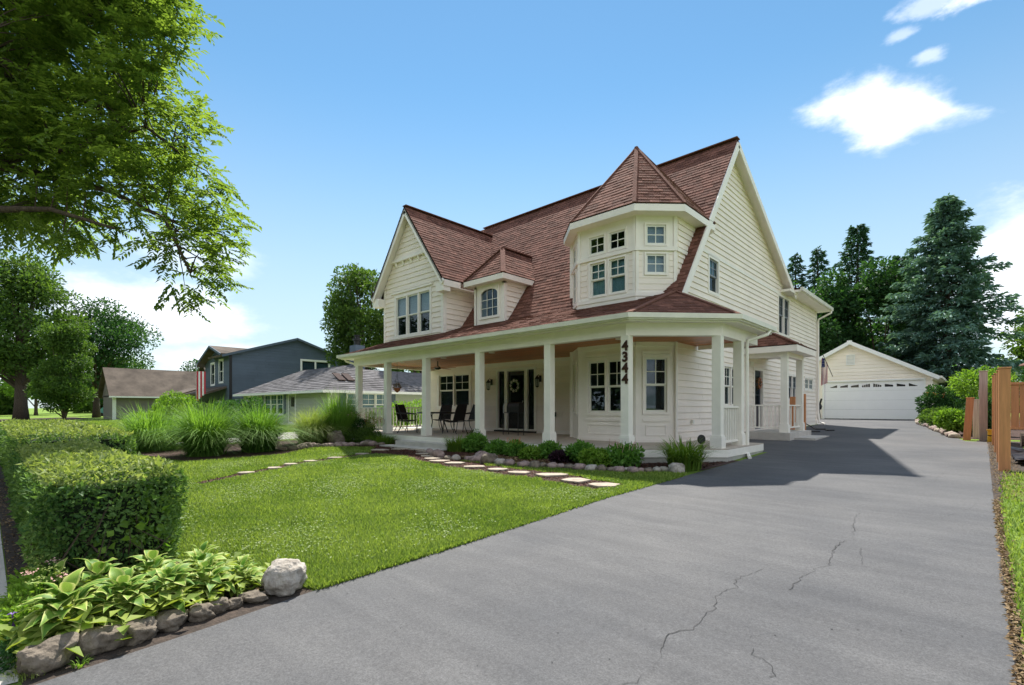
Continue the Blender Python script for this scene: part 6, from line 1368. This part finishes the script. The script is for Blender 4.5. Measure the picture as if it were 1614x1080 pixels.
# right side garden by the garage
gb = thing('bed_stone_border', 'pale rock edging of the garden bed beside the garage', 'stone border', (-1.5, 27, .6))
for i, (x, y) in enumerate(dense([(-2.2, 33.0), (-1.9, 29), (-1.35, 26.3), (-1.05, 24), (-.72, 22.2), (-.5, 20.6)], 5)): rock('stone', (x, y, gz(y) + .06), (.16, .2, .11), i + 120, rnd.choice(('flag', 'stone_pink')), gb, sub=1, rz=rnd.random())
ground_sheet('garden_bed', [(-2.3, 34.8), (-2.2, 33.0), (-1.9, 29), (-1.35, 26.3), (-1.05, 24), (-.72, 22.2), (-.5, 20.6), (-.1, 20.3), (3, 21), (3, 38), (-1.5, 38), (-1.6, 34.8)], 'mulch', .008)
for lb, x, y, r, h, m_, fl in (('rose bush with scattered orange blooms at the right corner of the garage', -1.5, 31.5, .65, 1.8, 'lf_deep', 'flower_orange'), ('low yellow-green shrub beside the leaning post', -.45, 22.0, .55, .8, 'lf_bright', None), ('green shrub in the middle of the garage garden bed', -.8, 25.5, .6, .75, 'lf_maple', None),
                           ('loose green plants at the front edge of the garage bed', -1.2, 27.8, .6, .8, 'lf_maple', None), ('tall white flowering shrub behind the grey post', .2, 27.5, 1.0, 2.5, 'lf_bright', 'flower_white'), ('dark bush against the garage side wall', -.6, 32.0, .9, 2.0, 'lf_deep', None),
                           ('dark green bush behind the leaning post', .0, 22.2, .5, 1.2, 'lf_deep', None), ('large green tree-like shrub behind the cedar fence panel', 3.6, 31, 2.2, 3.6, 'lf_deep', None), ('second large green shrub farther right behind the fence', 8.5, 31, 3.2, 5, 'lf_maple', None)):
    cl = [(x + r * .6 * math.cos(a), y + r * .6 * math.sin(a), gz(y) + h * rnd.uniform(.2, .8), r * .48) for a in [i * .75 for i in range(9)]] + [(x, y, gz(y) + h - r * .45, r * .5)]
    t = leafy('shrub', lb, 'shrub', (x, y, gz(y)), cl, 3800, .13 if r < 1.5 else .2, .065 if r < 1.5 else .1, m_, up=.35)
    if fl: flowers(t, (x, y, gz(y) + h * .75), r * .8, 26, fl, .09)

# ------------------------------------------------------------------ trees
def trunk(mb, p, q, r0, r1, wob=.0, n=7, k=5):
    P_ = [Vector(p).lerp(Vector(q), i / k) + (Vector((rnd.gauss(0, wob), rnd.gauss(0, wob), 0)) if 0 < i < k else Vector()) for i in range(k + 1)]
    mb.tube(P_, [r0 + (r1 - r0) * i / k for i in range(k + 1)], n); return P_
def broad_tree(label, x, y, H, R, base, n, L_, m, clumps=45, group='trees around the houses', tr=.3, cat='tree', squash=1., name='tree', seed=None, lean=0):
    z = gz(y); t = thing(name, label, cat, (x, y, z), group); mb = MB(); mb.tube([(x, y, z - .1), (x + .05, y, z + base * .5), (x + lean * .3, y, z + base + (H - base) * .25)], [tr * 1.35, tr, tr * .7], 9); tk = mb.build('trunk', 'bark', t, smooth=True)
    cc = []; zc = z + base + (H - base) * .5; hz = (H - base) * .5
    mb = MB()
    for i in range(clumps):
        d = rdir(1)[0]; f = rng.uniform(.35, 1.) ** .6; tp = 1 - .35 * max(0, d[2]); p = (x + lean + d[0] * R * .82 * f * tp, y + d[1] * R * .82 * f * tp, zc + d[2] * hz * .84 * f); cc.append((*p, R * rng.uniform(.17, .34)))
        if i % 2 == 0 and i < 40:
            s0 = Vector((x + lean * .2, y, z + base + (H - base) * rng.uniform(-.05, .3))); mid = s0.lerp(Vector(p), .5) + Vector((0, 0, -.02 * H)); mb.tube([s0, mid, Vector(p)], [tr * .4, tr * .22, tr * .06], 5)
    tag(mb.build('branches', 'bark', t), kind='stuff')
    leafy(None, None, None, None, cc, n, L_, L_ * .55, m, parent=t, part='crown', up=.45); return t
broad_tree('large broad shade tree with dark trunk and mulch bed on the far left lawn', -74, 2.6, 18.5, 6.3, 3.2, 24000, .40, 'lf_maple', 95, tr=.55)
broad_tree('bushy tree with foliage to the ground right of the big far-left shade tree', -56.5, 4.6, 9.2, 2.7, .2, 13000, .27, 'lf_maple', 50, tr=.16)
broad_tree('tree with open layered crown between the bushy tree and the brown roof', -80, 9.5, 15.5, 6.5, 3, 13000, .4, 'lf_deep', 60, tr=.35)
broad_tree('leafy tree rising behind the left gable of the cream house', -37.2, 21.8, 14.3, 4.0, 2.5, 17000, .30, 'lf_maple', 60, tr=.35)
broad_tree('second tree behind the left gable, mostly hidden by the house', -33.0, 24.5, 13.0, 4.2, 2.5, 12000, .32, 'lf_maple', 50, tr=.35)
for i, (x, y, H, R, m_, lb) in enumerate(((-95, 14, 8, 4.5, 'lf_deep', 'dark tree left of the brown-roofed house'), (-118, 6, 13, 7, 'lf_bright', 'bright tree in the far left tree line'), (-120, -8, 12, 7, 'lf_maple', 'tree in the distance at the left picture edge'), (-125, 20, 12, 7, 'lf_maple', 'distant tree behind the teal car'),
                                      (-92, 40, 10.5, 4, 'lf_maple', 'small treetop above the middle of the brown roof'), (-78, 42, 9.5, 4, 'lf_maple', 'treetop just left of the tall brown roof'), (-62, 43, 13.8, 3.6, 'lf_maple', 'single treetop above the blue-grey house'), (-50, 50, 12.5, 5, 'lf_deep', 'distant treetop left of the neighbour chimney'), (-135, 35, 12, 8, 'lf_deep', 'distant dark tree above the left end of the brown roof'))):
    broad_tree(lb, x, y, H, R, 1.2, 4200, .6 if H > 9 else .5, m_, 26, tr=.25)
for x, y, H, R, m_, lb in ((-13.5, 47, 13.0, 4.6, 'lf_deep', 'deep green tree behind the left end of the garage'), (-9.0, 45, 11.8, 4.0, 'lf_deep', 'deep green tree directly behind the garage peak'), (-18.5, 48, 12.0, 4.4, 'lf_deep', 'lighter green tree just right of the cream house rear gutter'),
                            (-5.2, 46, 12.5, 3.6, 'lf_deep', 'dark tree between the garage peak and the blue spruce'), (5, 48, 8.0, 4.5, 'lf_maple', 'green tree right of the blue spruce'), (14, 52, 9.0, 5.5, 'lf_deep', 'dark tree at the right picture edge beyond the fence'), (-24, 52, 12, 5, 'lf_deep', 'tree hidden behind the rear of the cream house')):
    broad_tree(lb, x, y, H, R, .8, 15000, .34, m_, 70, tr=.3, group='trees behind the garage')
def conifer(label, x, y, H, R, m, n_br, tuft_n, L_=.3, group='conifers behind the garage', base=.8, irr=.2, lw=.1, bow=.25):
    z = gz(y); t = thing('spruce_tree', label, 'spruce', (x, y, z), group); mb = MB(); mb.tube([(x, y, z - .1), (x, y, z + H * .5), (x, y, z + H * .985)], [.28 * H / 14, .16 * H / 14, .02], 8); mb.build('trunk', 'bark', t, smooth=True)
    mb = MB(); P_, D_, U_, T_ = [], [], [], []
    for i in range(n_br):
        f = (i / n_br) ** .85; hz = base + (H - base) * f; a = i * 2.39996 + rnd.uniform(-.3, .3); l = (R * (1 - f) ** .72 + .22) * rnd.uniform(1 - irr * 1.6, 1 + irr); d = np.array([math.cos(a), math.sin(a), 0.]); s = np.array([-d[1], d[0], 0.])
        ends = []
        for j in range(5): q = j / 4; ends.append(np.array([x, y, z + hz]) + d * l * q + np.array([0, 0, 1]) * l * (.12 * q - bow * q * q + .10 * q ** 4))
        mb.tube([tuple(e) for e in ends[:4]], [.05, .035, .02, .01], 4, cap=False)
        k = max(6, int(tuft_n * (.35 + .65 * l / R))); q = .12 + .88 * rng.random(k) ** .7; side = rng.uniform(-1, 1, k) * .30 * l * (1.15 - q) * 1.1
        c = np.array([x, y, z + hz]) + d * (l * q)[:, None] + np.array([0, 0, 1]) * (l * (.12 * q - bow * q * q + .10 * q ** 4))[:, None] + s * side[:, None] + rng.normal(size=(k, 3)) * [.06, .06, .09]
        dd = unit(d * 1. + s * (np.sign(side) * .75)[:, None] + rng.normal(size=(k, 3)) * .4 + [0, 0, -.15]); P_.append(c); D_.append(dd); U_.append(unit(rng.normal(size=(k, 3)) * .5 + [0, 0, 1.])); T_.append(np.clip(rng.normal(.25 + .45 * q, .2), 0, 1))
    tag(mb.build('branches', 'bark', t), kind='stuff'); P_ = np.concatenate(P_); n = len(P_)
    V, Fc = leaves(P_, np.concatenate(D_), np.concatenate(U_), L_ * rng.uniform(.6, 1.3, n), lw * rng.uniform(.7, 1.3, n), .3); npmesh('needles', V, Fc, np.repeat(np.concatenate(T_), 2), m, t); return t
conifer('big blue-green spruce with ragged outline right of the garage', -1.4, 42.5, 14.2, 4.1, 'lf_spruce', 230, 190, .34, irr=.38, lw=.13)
conifer('tall dark pointed spruce behind the middle of the garage', -8.0, 55, 17.4, 4.2, 'lf_pine', 150, 90, .42, lw=.16)
conifer('left twin of two small pointed spruce tops near the cream house gutter', -14.3, 60, 17.2, 2.6, 'lf_pine', 100, 70, .42, lw=.16)
conifer('right twin of two small pointed spruce tops near the cream house gutter', -12.2, 60, 17.4, 2.6, 'lf_pine', 100, 70, .42, lw=.16)
conifer('dark spruce top filling in left of the blue spruce', -5.0, 56, 14.2, 4.6, 'lf_pine', 120, 90, .42, lw=.16)
conifer('dark conifer at the right edge of the view behind the umbrella', 9.5, 52, 12.5, 3.0, 'lf_pine', 90, 70, .4, lw=.16)
# trees across the street behind the camera: they show in the window panes
cc = []; mb = MB()
for i in range(23):
    x = -135 + i * 9 + rnd.uniform(-2, 2); y = -42 + rnd.uniform(-4, 3); H = rnd.uniform(15, 21); mb.tube([(x, y, gz(y)), (x, y, H * .8)], .25, 7)
    cc += [(x + rnd.uniform(-4, 4), y + rnd.uniform(-3, 3), rnd.uniform(1.5, H), rnd.uniform(1.6, 2.8)) for _ in range(26)]
tag(mb.build('wood_trunks', 'bark'), 'trunks of the wood edge beyond the road behind the viewer', 'woodland', kind='stuff')
cc = np.array(cc); n_ = 60000; k = rng.integers(0, len(cc), n_); d = rdir(n_); P = cc[k, :3] + d * (rng.random(n_) ** .35 * cc[k, 3])[:, None]
V, Fc = leaves(P, unit(d + rdir(n_)), unit(rdir(n_) + [0, 0, .6]), 1.1, .8); tag(npmesh('far_wood', V, Fc, np.repeat(rng.random(n_), 2), 'lf_street', loc=(-20, -42, 0)), 'wood edge beyond the road behind the viewer, seen only in the windows', 'woodland', kind='stuff')
for x, y, lb in ((-14, -26, 'street tree across the road, opposite the porch'), (-2, -28, 'street tree across the road, opposite the driveway'), (10, -25, 'street tree across the road, to the right'), (-27, -27, 'street tree across the road, opposite the grasses'), (22, -27, 'street tree across the road, far right')):
    broad_tree(lb, x, y, 13, 5.8, 1.5, 6500, .75, 'lf_street', 40, group='street trees across the road', tr=.3)
# distant belts of trees beyond the lawns
for nm, lb, pts, hh in (('far_wood', 'distant belt of trees closing the view beyond the left lawn', [(-128, -60), (-135, -20), (-140, 20), (-150, 60), (-120, 90)], 9), ('far_wood', 'distant trees closing the view far behind the houses', [(-120, 90), (-70, 100), (-10, 95), (30, 90), (60, 70), (80, 40)], 8)):
    cc = []
    for (x0, y0), (x1, y1) in zip(pts, pts[1:]):
        k = int(math.hypot(x1 - x0, y1 - y0) / 1.1)
        for i in range(k): f = i / k; cc.append((x0 + (x1 - x0) * f + rnd.uniform(-4, 4), y0 + (y1 - y0) * f + rnd.uniform(-4, 4), rnd.uniform(.5, hh * rnd.uniform(.55, 1.1)), rnd.uniform(1.4, 2.6)))
    c0 = np.array([c[:3] for c in cc]); rr0 = np.array([c[3] for c in cc]); k = rng.integers(0, len(cc), 32000); d = rdir(32000); P = c0[k] + d * (rng.random(32000) ** .35 * rr0[k])[:, None]
    V, Fc = leaves(P, unit(d + rdir(32000)), unit(rdir(32000) + [0, 0, .8]), 1.0, .7); o = npmesh(nm, V, Fc, np.repeat(np.clip(rng.normal(.45, .25, 32000), 0, 1), 2), 'lf_deep' if hh == 8 else 'lf_maple', loc=(pts[0][0], pts[0][1], 0)); tag(o, lb, 'woodland', kind='stuff')
# the near tree whose boughs hang into the upper left of the view
near = thing('shade_tree', 'large leafy boughs of a near shade tree hanging into the top left of the view', 'tree', (-11.8, -1.8, 0))
c_, s_ = math.cos(YAW), math.sin(YAW)
def U_at(px, py, d): r = (px - 807) / 780 * d; return Vector((-d * s_ + r * c_, d * c_ + r * s_, 1.42 + (643 - py) / 780 * d))
tb = Vector((-11.8, -1.8, 0)); fork = Vector((-11.5, -1.5, 3.4))
mb = MB(); mb.tube([tb, (-11.7, -1.7, 1.7), fork, (-11.3, -1.2, 5.2)], [.36, .29, .26, .2], 12); mb.build('trunk', 'bark', near, smooth=True)
limbs = [[fork, (-10.6, -.2, 5.0), U_at(60, 275, 8.6), U_at(170, 300, 8.3), U_at(260, 345, 8.0), U_at(300, 430, 7.7)],
         [fork, (-10.8, -.6, 4.6), U_at(20, 250, 8.2), U_at(110, 235, 8.0), U_at(230, 200, 8.1), U_at(310, 262, 8.4)],
         [(-11.3, -1.2, 5.2), (-10.4, -.2, 6.6), U_at(60, 135, 8.8), U_at(150, 165, 8.6), U_at(230, 180, 8.6)],
         [(-11.3, -1.2, 5.2), (-10.8, -.4, 7.4), U_at(70, 10, 9.2), U_at(160, 30, 9.0), U_at(235, 55, 9.0)],
         [fork, (-10.4, -.9, 4.1), U_at(-20, 330, 7.4), U_at(80, 330, 7.4), U_at(180, 360, 7.4)],
         [(-11.3, -1.2, 5.2), (-11.4, -.6, 8.4), U_at(-60, -160, 9.6), U_at(120, -120, 9.4)], [(-11.3, -1.2, 5.2), (-12.4, -2.5, 8.6)], [fork, (-13.5, -3.0, 6.2)], [fork, (-13.0, .6, 6.4), (-14.2, 2.2, 7.6)]]
for lm in limbs:
    mb = MB(); k = len(lm); lm = [Vector(p) for p in lm]
    mb.tube(lm, [.10 * (1 - i / k) ** 1.4 + .008 for i in range(k)], 7); mb.build('limb', 'bark', near, smooth=True)
OUTL = [(-260, -330), (200, -330), (288, -20), (296, 0), (328, 55), (306, 105), (285, 150), (322, 172), (352, 205), (384, 243), (380, 290), (368, 310), (390, 362), (384, 400), (366, 452), (322, 466), (292, 455), (300, 420), (262, 400), (240, 392), (262, 365), (210, 350), (182, 385), (132, 398), (80, 385), (60, 352), (20, 350), (-40, 360), (-260, 360)]
cl = []; tw = MB()
while len(cl) < 1950:
    px, py = rnd.uniform(-260, 392), rnd.uniform(-330, 466)
    if not in_poly(px, py, OUTL): continue
    hole = (mn.noise(Vector((px / 55, py / 38, 3.3))) > .36 and py > 60)
    if hole: continue
    if len(cl) > 1000 and (px > 270 or py > 330): continue
    if px > 60: px -= 22
    d = rnd.uniform(7.2, 10.6) if px < 240 else rnd.uniform(7.4, 9.2); cl.append(U_at(px, py, d))
P_, D_, U_, T_ = [], [], [], []
allp = [p for lm in limbs for a, b2 in zip(lm[1:], lm[2:]) for p in [Vector(a).lerp(Vector(b2), f / 4) for f in range(5)]]
for i, q in enumerate(cl):
    near_p = min(allp, key=lambda p: (p - q).length); dirn = (q - near_p); dirn = dirn.normalized() if dirn.length > .05 else Vector((1, 0, 0))
    dirn = (dirn + Vector((.35, .35, 0)) * .6 + Vector((0, 0, -.1))).normalized()
    if i % 2 == 0 and (q - near_p).length < 2.2: mid = near_p.lerp(q, .55) + Vector((0, 0, .06)); tw.tube([near_p, mid, q], [.014, .009, .004], 4, cap=False)
    tn = rnd.uniform(-.2, .2)
    for sp in range(5):
        sd = (dirn + Vector((rnd.gauss(0, .8), rnd.gauss(0, .8), rnd.gauss(0, .4)))).normalized(); o = q + Vector((rnd.gauss(0, .13), rnd.gauss(0, .13), rnd.gauss(0, .07))); l = rnd.uniform(.28, .5); nl = 17
        for j in range(nl):
            f = j / nl; side = 1 if j % 2 else -1; base = o + sd * l * f + Vector((0, 0, -.06 * f * f)); lat = sd.cross(Vector((0, 0, 1))).normalized() * side; ld = (sd * .6 + lat * .75 + Vector((0, 0, -.18 + rnd.gauss(0, .2)))).normalized()
            P_.append(base); D_.append(ld); U_.append((rnd.gauss(0, .28), rnd.gauss(0, .28), 1)); T_.append(min(1, max(0, rnd.gauss(.45 + tn, .18))))
P_ = np.array([tuple(p) for p in P_]); n = len(P_)
V, Fc = leaves(P_, unit(np.array([tuple(p) for p in D_])), unit(np.array(U_)), .115 * rng.uniform(.65, 1.2, n), .046 * rng.uniform(.75, 1.2, n), .2)
npmesh('crown', V, Fc, np.repeat(np.array(T_), 2), 'lf_tree', near); tag(tw.build('twigs', 'twig', near), kind='stuff')
# rest of its crown outside the view, towards the street
cc = [(-12 + 4.5 * a, -3 + 3.5 * b2, 7.2 + 2.4 * c2, 1.1) for a, b2, c2 in rng.uniform(-1, 1, (26, 3))]
cc = [q for q in cc if q[1] < -.5 or q[0] < -14]
leafy(None, None, None, None, cc, 9000, .1, .045, 'lf_tree', parent=near, part='outer_crown')

# ------------------------------------------------------------------ lawn blades
def lawn_blades(name, label, poly, holes, n, dmin, dmax, a0, a1, loc, hgt=.05):
    ang = rng.uniform(a0, a1, n * 3); d = np.exp(rng.uniform(np.log(dmin), np.log(dmax), n * 3)); X = -np.sin(ang) * d; Y = np.cos(ang) * d
    def inside(poly):
        c = np.zeros(len(X), bool)
        for i in range(len(poly)):
            (x0, y0), (x1, y1) = poly[i], poly[i - 1]
            with np.errstate(divide='ignore', invalid='ignore'): c ^= ((y0 > Y) != (y1 > Y)) & (X < (x1 - x0) * (Y - y0) / (y1 - y0) + x0)
        return c
    ok = inside(poly)
    for h in holes: ok &= ~inside(h)
    X, Y, d = X[ok][:n], Y[ok][:n], d[ok][:n]; n = len(X); Z = np.clip(.0235 * Y, -.1, .75)
    a = rng.random(n) * 2 * np.pi; D = np.stack([np.cos(a), np.sin(a), np.zeros(n)], 1); S = np.stack([-np.sin(a), np.cos(a), np.zeros(n)], 1); big = np.sin(X * 1.7 + np.sin(Y * 1.3)) * np.sin(Y * 2.1 + np.cos(X * .9)) * .5 + np.sin(X * 5.1 + Y * 3.3) * np.sin(Y * 6.3 - X * 2) * .25
    h = hgt * rng.uniform(.5, 1.2, n) * (1 + .25 * big); wd = .0035 * (1 + d * .22); P = np.stack([X, Y, Z], 1); t_ = P + D * (h * rng.uniform(.2, 1.1, n))[:, None] + np.array([0, 0, 1.]) * h[:, None]
    V = np.stack([P - S * wd[:, None], P + S * wd[:, None], t_], 1).reshape(-1, 3); Fc = np.arange(n * 3).reshape(-1, 3)
    o = npmesh(name, V, Fc, np.clip(rng.normal(.45, .22, n) + big * .28, 0, 1), 'lf_lawn', loc=loc); tag(o, label, 'grass', kind='stuff')
LAWN = [(-3.62, 1.72), (-3.64, 2.4), (-3.65, 2.9), (-3.71, 4.2), (-3.80, 6), (-3.77, 8.4), (-3.85, 8.75), (-4.9, 8.5), (-6.1, 8.1), (-7.2, 7.85), (-9.5, 7.45), (-12.1, 7.2), (-13.6, 8.3), (-15.2, 7.3), (-15.3, 7.2), (-13.9, 5.6), (-14.2, 3.4), (-19, 2.7), (-30, 2.6), (-30, 1.9), (-10.4, 1.85), (-9, 1.22), (-4.7, 1.2), (-4.25, 1.42), (-3.9, 1.62)]
lawn_blades('lawn_grass', 'short sunlit lawn grass between hedge, driveway and porch bed', LAWN, [PATH1, PATH2], 330000, 2.6, 24, .25, 1.6, (-8, 5, .1))
lawn_blades('lawn_grass', 'grass strip right of the driveway in front of the cedar post', [(.42, -1), (.215, .9), (.185, 2.4), (.185, 4.3), (.19, 6.4), (.205, 8.6), (.23, 10), (.30, 11.6), (.36, 12.35), (4, 12.6), (9, 12.6), (9, -1)], [], 60000, 2.2, 16, -.9, .05, (1.5, 6, .1), .06)
lawn_blades('lawn_grass', 'lawn beyond the hedge and around the far left walk', [(-22, 2.1), (-60, 2.1), (-60, 14), (-25, 12), (-25, 8), (-19.6, 3)], [], 70000, 18, 60, 1.0, 1.6, (-40, 6, .1), .09)
k = 30000; X = rng.uniform(-13, -3.9, k); Y = rng.uniform(1.5, 7.2, k); pt = np.sin(X * 1.9 + np.cos(Y * 1.3) * 1.4) * np.sin(Y * 2.3 + X * .6) + rng.normal(0, .35, k); ok = pt > .25
def _in(poly):
    c = np.zeros(k, bool)
    for i in range(len(poly)):
        (x0, y0), (x1, y1) = poly[i], poly[i - 1]
        with np.errstate(divide='ignore', invalid='ignore'): c ^= ((y0 > Y) != (y1 > Y)) & (X < (x1 - x0) * (Y - y0) / (y1 - y0) + x0)
    return c
ok &= _in(LAWN) & ~_in(PATH1) & ~_in(PATH2); X, Y = X[ok], Y[ok]; k = len(X); P = np.stack([X, Y, .0235 * Y + rng.uniform(.03, .055, k)], 1); a_ = rng.random(k) * 6.28
V, Fc = leaves(P, np.stack([np.cos(a_), np.sin(a_), np.zeros(k)], 1), unit(rdir(k) * .4 + [0, 0, 1.]), rng.uniform(.02, .035, k), rng.uniform(.014, .022, k)); tag(npmesh('clover', V, Fc, np.repeat(rng.random(k), 2), 'lf_clover', loc=(-8, 4, .1)), 'patches of pale clover leaves growing through the lawn', 'clover', kind='stuff')
print('tris', sum(len(o.data.polygons) for o in bpy.data.objects if o.type == 'MESH'), 'objs', len(bpy.data.objects))
